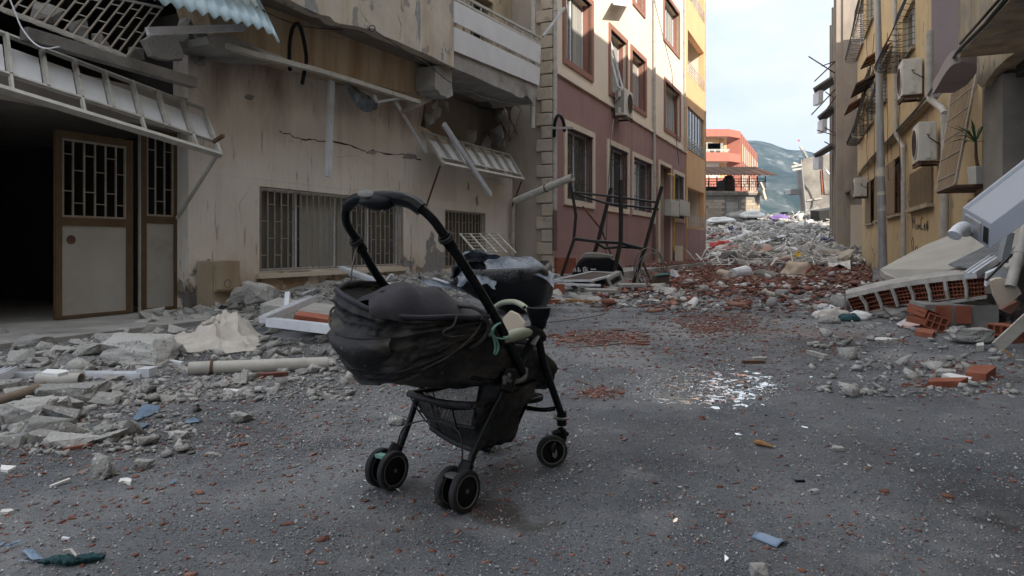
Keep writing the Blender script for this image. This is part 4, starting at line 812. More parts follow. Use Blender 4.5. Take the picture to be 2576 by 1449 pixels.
# scribble on the wall (text curves laid on the surface)
def wall_text(txt, W, u, z, o, size, name, m, parent=None, shear=0.0, squash=1.0, flip=False):
    cu = bpy.data.curves.new(name, 'FONT'); cu.body = txt; cu.size = size; cu.extrude = .001; cu.shear = shear; cu.space_character = 1.05
    ob = bpy.data.objects.new(name, cu); COL.objects.link(ob); cu.materials.append(m)
    d = Vector((W.dx, W.dy, 0)) * (-1 if flip else 1); n = Vector((W.nx, W.ny, 0)); R = Matrix((d, Vector((0, 0, 1)), d.cross(Vector((0, 0, 1))))).transposed()
    ob.matrix_world = Matrix.LocRotScale(W.w(u, o, z), R.to_quaternion(), Vector((squash, 1, 1)))
    dg = bpy.context.evaluated_depsgraph_get(); me = bpy.data.meshes.new_from_object(ob.evaluated_get(dg)); mo = bpy.data.objects.new(name, me); mo.matrix_world = ob.matrix_world.copy(); COL.objects.link(mo)
    bpy.data.objects.remove(ob)
    if parent is not None: mo.parent = parent; mo.location = mo.location - _origin(parent)
    return mo
def scribble(strokes, name):
    mb = MB()
    for st in strokes: mb.tube([WR.q(*c3(x, y), .006) for x, y in st], .010, 5)
    return mesh_obj(name, mb, m_scribble, RH)
scribble([[(138, 1060), (136, 960), (150, 1020), (163, 965), (165, 1075)], [(178, 1040), (188, 1030), (196, 1048), (186, 1085), (176, 1070), (178, 1040)], [(200, 1078), (202, 1040), (208, 1030), (214, 1075)],
          [(216, 1040), (226, 1035), (230, 1060), (222, 1080), (216, 1070), (216, 1040)], [(250, 970), (238, 950), (228, 990), (226, 1050), (236, 1090), (252, 1070)], [(258, 1060), (266, 1020), (272, 1040), (260, 1065), (266, 1095), (278, 1070)],
          [(280, 1080), (284, 1020), (290, 1080)], [(294, 1100), (294, 990), (300, 1000), (302, 1085)]], 'wall_scribble')
scribble([[(135, 1310), (132, 1200), (142, 1160), (152, 1200), (150, 1310)], [(170, 1290), (172, 1260), (186, 1255), (190, 1290)]], 'wall_scribble')

# =============================================================== grey street pole
pl = thing('street_pole', 'tall grey steel street pole with peeling stickers before the yellow house', 'pole', G(2221, 690))
b = G(2221, 690); tpt = P(2205, -140, b.y)
mb = MB(); mb.tube([b, b.lerp(tpt, .35), tpt], [.14, .12, .085], 14); mesh_obj('shaft', mb, m_galv, pl, smooth=True)
for f, s_ in ((.24, .18), (.30, .12), (.37, .3)):
    mb = MB(); c = b.lerp(tpt, f * .8); mb.lathe(c, (0, 0, 1), [(0, .13), (s_, .127)], 14); o = mesh_obj('sticker', mb, m_ac, pl)

# =============================================================== buildings beyond the yellow house
def BW(xl, Yl): return None
class Blk:
    """a box house: near-left corner on the ground, yaw of its street side"""
    def __init__(s, x, y, ang): s.x, s.y = x, y; s.f = Wall(x, y, math.cos(ang), math.sin(ang), 1)
far = Wall(17.0 + WR.dx * 4.2, 32.9 + WR.dy * 4.2, .406, 1, -1)
# tall grey-beige house standing proud of the yellow one: end wall faces us
TH = thing('tall_grey_house', 'tall grey beige house with a blank end wall beyond the yellow house', 'house', WR.w(8, 0, 0))
uT = uF + 2.2
oT = 0
xl = 2121; best = None
for k in range(200):
    o = k * .02; p = WR.w(uT, o, 0); px = CX + F_ * p.x / p.y
    if px <= 2121: oT = o; break
print('oT', oT)
mb = MB(); WR.box(mb, uT, uT + .3, -8, oT, 0, 16); mesh_obj('end_wall', mb, m_beige, TH)
mb = MB(); WR.box(mb, uT + .301, uT + 9, oT - .3, oT - .001, 0, 16); mesh_obj('front_wall', mb, m_greywall, TH)
mb = MB(); WR.box(mb, uT + .301, uT + 9, -8, oT - .31, 15.7, 16); mesh_obj('roof', mb, m_beige, TH)
mb = MB(); WR.box(mb, uT - .02, uT - .001, -6, oT - .35, 0, WR.hit(2150, 520, 0)[1]); mesh_obj('white_band', mb, m_cream, TH)
for k in range(4):
    mb = MB(); WR.box(mb, uT + .1 + k * 2.2, uT + .35 + k * 2.2, oT + .002, oT + .32, 0, 16 - k * .4); mesh_obj('column', mb, m_beige, TH)
for (y, s_) in ((150, 1), (235, .8), (345, 1)):
    mb = MB(); p = WR.hit(2112, y, oT + .4); mb.bar(WR.w(uT + 3, oT + .33, p[1] + .5), WR.w(uT + 3.1, oT + 1.3 * s_, p[1] - .1), 2.0, .10); t_ = mesh_obj('balcony_slab', mb, m_greywall, TH)
    mb = MB(); mb.bar(WR.w(uT + 2.2, oT + 1.0 * s_, p[1] - .55), WR.w(uT + 3.6, oT + 1.25 * s_, p[1] - .45), .25, .7); mesh_obj('balcony_front', mb, m_panelw, TH)
    for q_ in range(3): mb = MB(); r_q = random.Random(int(y) + q_); mb.bar(WR.w(uT + r_q.uniform(.5, 2), oT + .3, p[1] + r_q.uniform(.2, 1.4)), WR.w(uT + r_q.uniform(.5, 2.4), oT + r_q.uniform(.7, 1.7), p[1] + r_q.uniform(.0, 1.8)), .05, .05); mesh_obj('bent_rod', mb, m_rustmet, TH)
# white low house in front of it
# ragged dark canopy remnants at its foot
mb = MB(); q = [WR.q(2112, 492, oT), WR.q(2140, 476, oT * .8), WR.q(2137, 486, oT * .5), WR.q(2116, 506, oT * .6)]; mb.prism(q, (0, 0, -.05)); single('bent_canopy', mb, m_darksheet, 'dark bent canopy sheet over the right end of the rubble mound', 'canopy')
# leaning grey house remnant
def face(pts, Y, th, m, name, parent, back=(0, 1, 0)):
    mb = MB(); mb.prism([P(x, y, Y) for x, y in pts], Vector(back) * th); return mesh_obj(name, mb, m, parent)
LG = thing('leaning_house', 'scorched grey house remnant leaning behind the rubble mound', 'ruined house', P(2060, 600, 58) - Vector((0, 0, 1)))
def c6(x, y): return 1760.9 + x * .1736, 314.5 + y * .1736
face(rag([c6(1472, 498), c6(1600, 470), c6(1750, 440), c6(1885, 412)], 3, .7, 2) + [(2112, 560), (2118, 620), (2022, 620), c6(1545, 1200), c6(1500, 800)], 58, 7, m_greywall, 'side_wall', LG, (.35, 1, 0))
face([c6(1462, 500), c6(1474, 500), c6(1502, 800), c6(1546, 1200), (2023, 615), (2019, 615), c6(1530, 1200), c6(1490, 800)], 57.8, .3, m_conc, 'edge_column', LG)
face(rag([c6(1750, 660), c6(1765, 640), c6(1772, 760), c6(1786, 990), c6(1775, 1010), c6(1757, 800)], 2, .5, 3), 57.9, .08, m_brickin, 'bared_brick', LG)
face([c6(1780, 640), c6(1830, 612), c6(1880, 640), c6(1900, 990), c6(1810, 1000), c6(1790, 800)], 57.85, .12, m_greywall, 'pale_render', LG)
face([c6(1545, 1085), c6(1760, 1050), c6(1765, 1072), c6(1548, 1105)], 57.85, .14, m_conc, 'floor_band', LG)
mb = MB(); mb.tube([P(*c6(x, y), 56) for x, y in ((1865, 1295), (1880, 1180), (1925, 1050), (1950, 930), (1940, 840), (1900, 750), (1825, 655))], .10, 6); mesh_obj('hanging_pipe', mb, m_alum, LG, smooth=True)
for (a, b_) in (((1320, 608), (1470, 575)), ((1335, 652), (1465, 632)), ((1450, 312), (1490, 370)), ((1490, 360), (1555, 475)), ((1350, 545), (1420, 575))):
    mb = MB(); mb.bar(P(*c6(*a), 57.5), P(*c6(*b_), 57.5), .16, .16); mesh_obj('jutting_beam', mb, m_conc, LG)
face([c6(1312, 935), c6(1475, 910), c6(1475, 1000), c6(1312, 1000)], 62, 1.2, m_conc, 'broken_balcony', LG)
CH = thing('concrete_stub', 'short weathered concrete wall stub topped with moss behind the mound', 'wall', P(2003, 600, 60)); face([c6(1342, 1275), c6(1465, 1272), c6(1465, 1440), c6(1310, 1440)], 60, 2, m_greywall, 'wall', CH)

# =============================================================== cement block house with roof canopy
BH = thing('block_house', 'unplastered cement block house under a rusty roof canopy behind the mound', 'house', P(1850, 618, 52))
Yb = 52.0
def fb(x, y, Y=Yb): return P(*c6(x, y), Y)
mb = MB(); x0, x1 = P(1740, 0, Yb).x, fb(866, 0).x; zt = fb(0, 1018).z; yb = Yb
wxa, wxb, wza, wzb = fb(370, 0).x, fb(563, 0).x, fb(0, 1352).z, fb(0, 1105).z
for (a, b_, c, d) in ((x0, wxa, -.5, zt), (wxb, x1, -.5, zt), (wxa, wxb, -.5, wza), (wxa, wxb, wzb, zt)): mb.hexa([Vector((x, y, z)) for z in (c, d) for (x, y) in ((a, yb), (b_, yb), (b_, yb + 6), (a, yb + 6))])
wallb = mesh_obj('wall', mb, m_greywall, BH)
bh, bw_ = .21, .42; nrow = int(zt / bh)
row = 0; z = .9
while z < zt - .55:
    x = x0 + (bw_ / 2 if row % 2 else 0)
    while x < x1 - .05:
        xe = min(x + bw_ - .02, x1 - .01)
        if not (xe > wxa - .05 and x < wxb + .05 and z + bh > wza - .05 and z < wzb + .05) and random.random() > .03:
            b = MB(); j = random.uniform(.005, .03); b.hexa([Vector((xx, yy, zz)) for zz in (z, z + bh - .02) for (xx, yy) in ((x, yb - j), (xe, yb - j), (xe, yb + .01), (x, yb + .01))]); mesh_obj('block', b, m_block, wallb)
        x += bw_
    z += bh; row += 1
mb = MB(); mb.hexa([Vector((x, y, z)) for z in (wza, wzb) for (x, y) in ((wxa, yb + .1), (wxb, yb + .1), (wxb, yb + .15), (wxa, yb + .15))]); wn = mesh_obj('window', mb, m_ac, BH)
for (a, b_, c, d) in ((.04, .47, .04, .66), (.53, .96, .04, .66), (.04, .47, .7, .96), (.53, .96, .7, .96)):
    mb = MB(); X = lambda t: wxa + (wxb - wxa) * t; Z = lambda t: wza + (wzb - wza) * t; mb.hexa([Vector((x, y, z)) for z in (Z(c), Z(d)) for (x, y) in ((X(a), yb + .07), (X(b_), yb + .07), (X(b_), yb + .09), (X(a), yb + .09))]); mesh_obj('pane', mb, m_curtain, wn)
mb = MB(); mb.hexa([Vector((x, y, z)) for z in (zt + .002, fb(0, 985).z) for (x, y) in ((x0, yb - .25), (x1 + .15, yb - .25), (x1 + .15, yb + 6), (x0, yb + 6))]); mesh_obj('roof_slab', mb, m_greywall, BH)
z = fb(0, 985).z; zz = fb(0, 955).z
xx = x0
while xx < x1 - .1:
    b = MB(); w_ = random.uniform(.34, .42); b.hexa([Vector((x, y, q)) for q in (z + .003, zz - random.uniform(0, .04)) for (x, y) in ((xx, yb - .18), (xx + w_, yb - .18), (xx + w_, yb + .05), (xx, yb + .05))]); mesh_obj('parapet_block', b, m_block, BH); xx += w_ + .02
# canopy roof: corrugated
zc_ = fb(0, 745).z; rows = []
for k in range(90):
    x = x0 - .5 + (fb(1048, 0).x - x0 + .5) * k / 89; rows.append([Vector((x, yb - 1.2, zc_ - .02 + .05 * math.sin(k * 1.9) + .0)), Vector((x, yb + 3.4, zc_ + 1.1 + .05 * math.sin(k * 1.9)))])
mb = MB(); mb.sheet(rows, .02); mesh_obj('corrugated_roof', mb, m_rustmet, BH)
for k in range(10):
    x = x0 + (fb(925, 0).x - x0) * k / 9
    for dy in (0,): mb = MB(); mb.bar((x, yb - .3, zz), (x, yb - .3, zc_), .07, .07); mesh_obj('post', mb, m_blackmet, BH)
for f in (.25, .45, .62, .8):
    mb = MB(); mb.bar((x0, yb - .3, zz + (zc_ - zz) * f), (fb(925, 0).x, yb - .3, zz + (zc_ - zz) * f), .05, .05); mesh_obj('rail', mb, m_blackmet, BH)
mb = MB(); r = random.Random(5)
for k in range(26):
    x = x0 + (fb(925, 0).x - x0) * (k + .5) / 26; f = r.choice([.25, .45]); mb.bar((x, yb - .31, zz + (zc_ - zz) * f), (x, yb - .31, zz + (zc_ - zz) * (f + r.choice([.2, .37]))), .04, .04)
o = mesh_obj('lattice', mb, m_blackmet, BH); o['kind'] = 'stuff'
mb = MB(); mb.hexa([Vector((x, y, z)) for z in (zz, zc_ - .7) for (x, y) in ((x0 + .6, yb + .8), (fb(310, 0).x, yb + .8), (fb(310, 0).x, yb + 1.6), (x0 + .6, yb + 1.6))]); mesh_obj('water_tank', mb, m_blackmet, BH)
for (xa, w_, h_) in ((360, .9, .9), (470, 1.1, 1.3)):
    mb = MB(); c = fb(xa, 0); c.z = zz; c.y = yb + .9; mb.lathe(c, (0, 0, 1), [(0, .001), (0, w_ * .45), (h_ * .7, w_ * .42), (h_ * .95, w_ * .25), (h_, .001)], 14); mesh_obj('roof_clutter', mb, m_rustmet if xa > 400 else m_greywall, BH)
mb = MB(); mb.bar(fb(870, 830, 51.5), fb(925, 945, 51.5), .3, .12); mb.bar(fb(900, 950, 51.5), fb(940, 1080, 51.5), .5, .15); mesh_obj('torn_fascia', mb, m_sill, BH)

# =============================================================== salmon apartment house far behind
SH = thing('salmon_apartment_house', 'salmon red and orange apartment house with white balcony rails far behind the mound', 'apartment house', P(1850, 620, 85))
Ys = 85.0
def fs_(x, y, Y=Ys): return P(*c6(x, y), Y)
xL, xR = P(1700, 0, Ys).x, fs_(430, 0).x; dpt = 22
def zz_(y): return fs_(0, y).z
xIn = fs_(320, 0).x
def bxs(name, x0, x1, y0, y1, z0, z1, m, par=SH):
    mb = MB(); mb.hexa([Vector((x, y, z)) for z in (z0, z1) for (x, y) in ((x0, y0), (x1, y0), (x1, y1), (x0, y1))]); return mesh_obj(name, mb, m, par)
bxs('roof_parapet', xL, xR, Ys, Ys + .3, zz_(165), zz_(58), m_redp); bxs('balcony_parapet', xL, xR, Ys, Ys + .3, zz_(525), zz_(395), m_redp)
bxs('balcony_floor', xL, xR, Ys + .31, Ys + 2.2, zz_(165), zz_(150), m_sill); bxs('balcony_floor', xL, xR, Ys + .31, Ys + 2.2, zz_(530), zz_(510), m_sill)
bxs('back_wall', xL, xR + .3, Ys + 2.21, Ys + 2.5, -1, zz_(60), m_peach); bxs('lower_wall', xL, xIn, Ys + 1.2, Ys + 1.5, -1, zz_(530), m_cream); bxs('upper_wall', xL, xIn, Ys + 1.2, Ys + 1.5, zz_(395), zz_(165), m_peach)
bxs('ground_wall', xL, xR, Ys + .3, Ys + .6, -1, zz_(760), m_redp)
for y0, y1 in ((235, 410), (595, 700)):
    w = bxs('window', fs_(104, 0).x, fs_(225, 0).x, Ys + 1.1, Ys + 1.19, zz_(y1), zz_(y0), m_ac)
    for k in range(3): a = fs_(108 + k * 39, 0).x; bxs('pane', a, a + 1.6, Ys + 1.05, Ys + 1.09, zz_(y1 - 8), zz_(y0 + 8), m_curtain, w)
bxs('door', fs_(410, 0).x, fs_(420, 0).x, Ys + 2.1, Ys + 2.2, zz_(400), zz_(230), m_brown)
for k in range(9): bxs('rail_post', xL + (xR - xL) * (k + .5) / 9, xL + (xR - xL) * (k + .5) / 9 + .12, Ys + .05, Ys + .15, zz_(395), zz_(350), m_ac)
for y in (352, 372): bxs('rail', xL, xR, Ys + .03, Ys + .16, zz_(y + 5), zz_(y - 3), m_ac)
# side facade running away, with fins and window strips (direction measured from its eaves)
SF = Wall(xR + 1.9, Ys + 1.6, P(*c6(540, 120), Ys).x * 0 + .46, 1, 1)
zT1, zB1 = zz_(75), -1
mb = MB(); mb.hexa([Vector(p) for z in (0, 1) for p in ()] or [Vector((x, y, z)) for z in (zz_(165), zz_(60)) for (x, y) in ((xR + .001, Ys), (xR + 1.9, Ys + 1.6), (xR + 1.6, Ys + 1.9), (xR + .001, Ys + .3))]); mesh_obj('corner_parapet', mb, m_redp, SH)
mb = MB(); mb.hexa([Vector((x, y, z)) for z in (zz_(525), zz_(405)) for (x, y) in ((xR + .001, Ys), (xR + 1.9, Ys + 1.6), (xR + 1.6, Ys + 1.9), (xR + .001, Ys + .3))]); mesh_obj('corner_parapet', mb, m_redp, SH)
Ls = 23.2
mb = MB(); SF.box(mb, .0, Ls, -2, -.0, -1, zT1); mesh_obj('side_wall', mb, m_redp, SH)
for k in range(9):
    u = .3 + k * 2.55; mb = MB(); SF.box(mb, u, u + .35, .002, .13, -1, zT1 - .2); mesh_obj('fin', mb, m_brown, SH)
    for z0 in (2, 5.2, 8.6, 11.9):
        if z0 + 1.7 < zT1: mb = MB(); SF.box(mb, u + .7, u + 2.1, .003, .06, z0, z0 + 2.2); ww = mesh_obj('window', mb, (m_sill, m_ac, m_sill, m_peach)[(k + int(z0)) % 4], SH)
# tiny white house at the foot of the mountain, and the flag on the ridge
WH = thing('white_house', 'tiny white three storey house at the foot of the mountain', 'house', P(1975, 617, 420))
def fw_(x, y): return P(*c6(x, y), 420)
for (a, b_, c, d) in ((1170, 1280, 1345, 1268), (1150, 1172, 1320, 1275)):
    mb = MB(); p, q = fw_(a, c), fw_(b_, d); mb.hexa([Vector((x, y, z)) for z in (p.z - 4, q.z) for (x, y) in ((p.x, 420), (q.x, 420), (q.x, 428), (p.x, 428))]); mesh_obj('wall', mb, m_ac, WH)
for i in range(4):
    for j in range(2):
        mb = MB(); p = fw_(1182 + i * 25, 1297 + j * 30); mb.box(p + Vector((0, -.02, 0)), (3.0, .1, 3.2)); mesh_obj('window', mb, m_dark, WH)
FL = thing('flag', 'red flag on a thin white pole on the mountain ridge', 'flag', P(2006, 372, 1690)); mb = MB(); mb.tube([P(2006, 374, 1690), P(2006, 350, 1690)], .3, 6); mesh_obj('flagpole', mb, m_ac, FL)
mb = MB(); rr = [[P(2006.2 + k * 1.5, y + math.sin(k * 1.2) * .6 + k * .5, 1690) for k in range(5)] for y in (350, 355)]; mb.sheet(rr, .2); mesh_obj('cloth', mb, m_redprint, FL)
# =============================================================== the pushchair
SO = Vector((-.331, 2.494, 0)); SF_ = Vector((.607, .795, 0)).normalized(); SS = Vector((-.795, .607, 0)).normalized(); UP = Vector((0, 0, 1))
def sw(a, b, h): return SO + SF_ * a + SS * b + UP * h
def sp(px, py, b):
    r = (px - CX) / F_; o = SO + SS * b; a = (r * o.y - o.x) / (SF_.x - r * SF_.y); Y = o.y + a * SF_.y
    return sw(a, b, CAM_H - (py - HOR) / F_ * Y)
def smooth(pts, n=6):
    P_ = [Vector(p) for p in pts]; P_ = [P_[0] * 2 - P_[1]] + P_ + [P_[-1] * 2 - P_[-2]]; out = []
    for i in range(1, len(P_) - 2):
        p0, p1, p2, p3 = P_[i - 1:i + 3]
        for k in range(n):
            t = k / n; out.append(.5 * ((2 * p1) + (p2 - p0) * t + (2 * p0 - 5 * p1 + 4 * p2 - p3) * t * t + (3 * p1 - p0 - 3 * p2 + p3) * t ** 3))
    return out + [P_[-2]]
ST = thing('pushchair', 'abandoned black pushchair with folded back hood and mesh basket in the middle of the road', 'pushchair', SO)
def tb(name, pts, r, m=m_tube, par=ST, seg=14, n=6, sm=True):
    mb = MB(); mb.tube(smooth(pts, n) if sm else pts, r, seg); return mesh_obj(name, mb, m, par, smooth=True)
BH_, BT = .2, .18
# handle: one bent tube from the near pivot over the grip to the far side
near = [sp(1318, 943, -BH_), sp(1258, 820, -BH_), sp(1181, 690, -BH_), sp(1120, 596, -BH_)]
hnd = [near[-1], sp(1086, 549, -.185), sp(1040, 511, -.14), sp(993, 498, -.08), sp(930, 499, .03), sp(895, 503, .10), sp(874, 522, .16), sp(872, 560, .192), sp(899, 606, .2)]
fa = [sw(-.136, .2, .943), sw(-.007, .2, .78), sw(.2, .2, .60), sw(.36, .2, .42)]
hd = smooth(hnd, 8); rr_ = [.0155] * len(hd)
mb = MB(); mb.tube(hd, rr_, 16); H_ = mesh_obj('handle', mb, m_tube, ST, smooth=True)
mb = MB(); gp = smooth([sp(1033, 507, -.13), sp(993, 496, -.08), sp(930, 497, .03), sp(895, 502, .10), sp(875, 519, .155)], 6); mb.tube(gp, .0215, 16); mesh_obj('grip_sleeve', mb, m_black, H_, smooth=True)
mb = MB(); gp = smooth([sp(1060, 526, -.165), sp(1033, 508, -.13), sp(993, 497, -.08)], 6); mb.tube(gp, .0245, 8); mesh_obj('sleeve_clip', mb, m_black, H_, smooth=True)
mb = MB(); gp = smooth([sp(990, 502, -.075), sp(965, 508, -.03), sp(935, 507, .02), sp(905, 505, .08)], 6); mb.tube(gp, [.012 + .020 * math.sin(math.pi * min(1, (i + 3) / (len(gp) + 3))) for i in range(len(gp))], 14); mesh_obj('control_housing', mb, m_black, H_, smooth=True)
mb = MB(); c = sp(925, 494, .03) + Vector((0, -.018, .006)); mb.lathe(c, Vector((.05, -.8, .6)), [(-.01, .021), (.006, .021), (.009, .016), (.009, .001)], 18, ); o = mesh_obj('fold_button', mb, m_greyrim, H_, smooth=True); o.scale = (1.45, 1, .8)
mb = MB(); c = sp(962, 519, -.03); mb.tube([c + Vector((-.035, 0, .008)), c + Vector((0, 0, -.006)), c + Vector((.032, 0, .006))], [.006, .012, .006], 8); mesh_obj('lock_lever', mb, m_ac, H_, smooth=True)
for s_, pts in ((-1, near), (1, fa)):
    mb = MB(); d = (pts[-2] - pts[-1]); 
    mb.tube(smooth(pts, 5), .0175 if s_ < 0 else .016, 14); sd_ = mesh_obj('side_tube', mb, m_tube, ST, smooth=True)
    e = near[-1] if s_ < 0 else fa[0]; dd = ((near[-2] - near[-1]) if s_ < 0 else (fa[1] - fa[0])).normalized()
    mb = MB(); mb.tube([e - dd * .012, e + dd * .05], .0215, 14); mesh_obj('collar', mb, m_black, sd_, smooth=True)
    for q in (0, 1):
        mb = MB(); c = e + dd * (.0 + q * .009); a1 = dd.orthogonal().normalized(); b1 = dd.cross(a1); mb.tube([c + (a1 * math.cos(t) + b1 * math.sin(t)) * .0235 for t in np.linspace(0, 2 * math.pi, 17)], .0045, 6, False); mesh_obj('rubber_band', mb, m_tyre, sd_, smooth=True)
# two loose cords on the far side
tb('cord', [sp(905, 604, .19), sp(893, 640, .19), sp(884, 690, .19), sp(886, 720, .2)], .003, m_wire, seg=5)
# legs
tb('rear_leg', [sp(1281, 955, -.185), sp(1235, 1045, -.183), sp(1195, 1130, -.18), sp(1178, 1182, -.18), sw(.045, -.18, .09)], .0135)
tb('rear_leg', [sw(.30, .18, .46), sp(1062, 973, .18), sp(1030, 1060, .18), sp(1003, 1135, .18), sw(.04, .18, .09)], .0125)
FLn = [sp(1352, 830, -.19), sp(1366, 905, -.185), sp(1392, 985, -.178), sp(1414, 1048, -.172)]
tb('front_leg', FLn, [.016] * 7 + [.0155] * 6 + [.0165] * 6 if False else .0155)
tb('front_leg', [sw(.46, .17, .60), sw(.56, .17, .36), sw(.66, .165, .2)], .0145)
mb = MB(); mb.bar(sp(1345, 845, -.18), sp(1285, 965, -.17), .018, .030, (1, 0, 0)); mesh_obj('fold_strut', mb, m_black, ST)
mb = MB(); mb.bar(sp(1288, 925, -.205), sp(1272, 985, -.195), .045, .05, (1, 0, 0)); o = mesh_obj('pivot_bracket', mb, m_black, ST); b_ = o.modifiers.new('b', 'BEVEL'); b_.width = .01; b_.segments = 3
mb = MB(); mb.tube(smooth([sp(1268, 950, -.215), sp(1292, 960, -.215), sp(1318, 952, -.212), sp(1323, 925, -.21)], 4), .009, 8); mesh_obj('pivot_hook', mb, m_greyrim, ST, smooth=True)
for a, b in ((1280, 944), (1268, 962)): mb = MB(); c = sp(a, b, -.222); mb.lathe(c, -SS, [(0, .009), (.006, .008), (.008, .001)], 10); mesh_obj('bolt', mb, m_greyrim, ST, smooth=True)
tb('cross_tube', [sw(.17, -.18, .335), sw(.14, 0, .31), sw(.17, .18, .335)], .012)
tb('cross_tube', [sw(.62, -.17, .235), sw(.60, -.1, .225), sw(.60, .1, .225), sw(.62, .17, .235)], .010)
tb('seat_tube', [sw(.30, -.17, .40), sw(.20, -.17, .42), sw(.08, -.165, .45)], .011); tb('seat_tube', [sw(.30, .17, .40), sw(.08, .165, .45)], .011)
# wheels
def wheel(par, c, ax, R, w, hub=True, ring=True):
    ax = ax.normalized(); wt = mesh_obj.__call__  # noqa
    prof = [(-w / 2, R * .76), (-w / 2, R * .93), (-w * .36, R * .985), (0, R), (w * .36, R * .985), (w / 2, R * .93), (w / 2, R * .76)]
    mb = MB(); mb.lathe(c, ax, prof + [(-w / 2, R * .76)], 36); ty = mesh_obj('wheel', mb, m_tyre, par, smooth=True)
    for s_ in (-1, 1):
        mb = MB(); mb.lathe(c, ax * s_, [(w * .40, R * .77), (w * .52, R * .77), (w * .53, R * .73), (w * .46, R * .71)], 32); mesh_obj('rim_ring', mb, m_greyrim, ty, smooth=True)
    mb = MB(); mb.lathe(c, ax, [(-w * .3, .001), (-w * .34, R * .3), (-w * .28, R * .72), (w * .28, R * .72), (w * .34, R * .3), (w * .38, R * .12), (w * .38, .001)], 28); mesh_obj('hub', mb, m_black, ty, smooth=True)
    return ty
Rr = .0735
def twin(b0, sgn):
    c0 = sw(0, b0, Rr)
    for q in (-1, 1):
        wheel(ST, c0 - SS * q * .034 + SF_ * (-.004), SS, Rr, .026)
    mb = MB(); mb.tube([c0 - SS * .045, c0 + SS * .045], .007, 10); mesh_obj('axle', mb, m_greyrim, ST, smooth=True)
    mb = MB(); mb.bar(c0 + UP * .012 - SF_ * .005, sw(.055, b0, .155), .034, .05, (1, 0, 0)); o = mesh_obj('wheel_housing', mb, m_black, ST); bb = o.modifiers.new('b', 'BEVEL'); bb.width = .012; bb.segments = 3
    mb = MB(); mb.box(c0 + UP * .055 - SF_ * .03, (.045, .03, .012), Matrix((SS, SF_, UP)).transposed()); mesh_obj('brake_pedal', mb, m_ribbon if sgn > 0 else m_greyrim, ST)
twin(-.18, -1); twin(.18, 1)
Rf = .0665
def fwheel(b, top, near_):
    c = sw(.583, b, Rf); ax = SS * .93 + SF_ * .36 * (1 if near_ else -1)
    if near_: ax = SS * .80 + SF_ * .60
    ty = wheel(ST, c, ax, Rf, .028)
    ax = ax.normalized(); out = -ax
    mb = MB(); mb.tube([top + UP * .03, top - UP * .03], .021, 14); mesh_obj('caster_collar', mb, m_black, ST, smooth=True)
    mb = MB(); mb.lathe(top - UP * .005, UP, [(0, .020), (.004, .034), (.010, .036), (.014, .024)], 18); mesh_obj('caster_ring', mb, m_greyrim, ST, smooth=True)
    t2 = top - UP * .065
    mb = MB(); mb.tube([t2 + out * .03 - UP * .005 + SF_ * .035, t2 + UP * .008, t2 - out * .03 - SF_ * .05], [.006, .022, .012], 10); mesh_obj('caster_lock', mb, m_black, ST, smooth=True)
    for s_ in (1, -1):
        e = c + ax * s_ * .021; mb = MB(); mb.tube(smooth([t2 + ax * s_ * .012 + UP * .02, t2 + ax * s_ * .019 - UP * .025, e + UP * .03, e - UP * .012], 4), [.014] * 4 + [.013] * 4 + [.015] * 4 + [.012], 10); mesh_obj('fork', mb, m_black, ST, smooth=True)
    mb = MB(); e = c - ax * .034 if near_ else c - ax * .03; mb.lathe(e, -ax, [(0, .011), (.003, .011), (.004, .001)], 14); o = mesh_obj('axle_cap', mb, m_greyrim, ST, smooth=True); o.scale = (1, 1, 1.7)
fwheel(-.181, sp(1413, 1052, -.172), True); fwheel(.17, sw(.665, .165, .185), False)
# armrest with pale pad, bumper bar, cup holder
mb = MB(); ar = smooth([sp(1250, 862, -.195), sp(1280, 848, -.195), sp(1315, 838, -.195), sp(1350, 836, -.192), sp(1365, 850, -.19)], 5)
mb.tube(ar, [.019 + .006 * math.sin(math.pi * i / (len(ar) - 1)) for i in range(len(ar))], 12); mesh_obj('armrest', mb, m_black, ST, smooth=True)
mb = MB(); ar = smooth([sp(1264, 855, -.203), sp(1285, 846, -.206), sp(1312, 838, -.206), sp(1333, 836, -.203)], 5); mb.tube(ar, [.013 + .011 * math.sin(math.pi * (i + 1) / (len(ar) + 1)) for i in range(len(ar))], 12); mesh_obj('arm_pad', mb, m_green, ST, smooth=True)
mb = MB(); mb.bar(sp(1340, 868, -.21), sp(1352, 845, -.21), .012, .02, (1, 0, 0)); mesh_obj('release_button', mb, m_greyrim, ST)
tb('bumper_bar', [sp(1336, 790, -.14), sp(1318, 771, -.10), sp(1296, 760, -.02), sp(1272, 760, .07), sp(1255, 766, .13), sp(1240, 778, .17)], .0115, m_green)
tb('far_armrest', [sp(1240, 778, .175), sw(.54, .185, .59), sw(.45, .185, .59), sw(.36, .185, .60)], .015, m_black)
cu = sp(1355, 800, -.175)
mb = MB(); mb.lathe(cu + UP * .0, UP, [(-.050, .001), (-.048, .018), (-.036, .030), (-.010, .036), (.012, .046), (.036, .050), (.044, .0505), (.046, .046), (.040, .0425), (.0, .038), (-.03, .028), (-.032, .001)], 32); mesh_obj('cup_holder', mb, m_black, ST, smooth=True)
mb = MB(); mb.tube([cu - UP * .045, cu - UP * .075, sp(1354, 836, -.185)], [.020, .018, .020], 12); mesh_obj('cup_holder_stem', mb, m_black, ST, smooth=True)
mb = MB(); mb.bar(cu + SS * .05 + UP * .02, cu + SS * .066 + UP * .045, .03, .014, (0, 0, 1)); mesh_obj('cup_holder_clip', mb, m_black, ST)
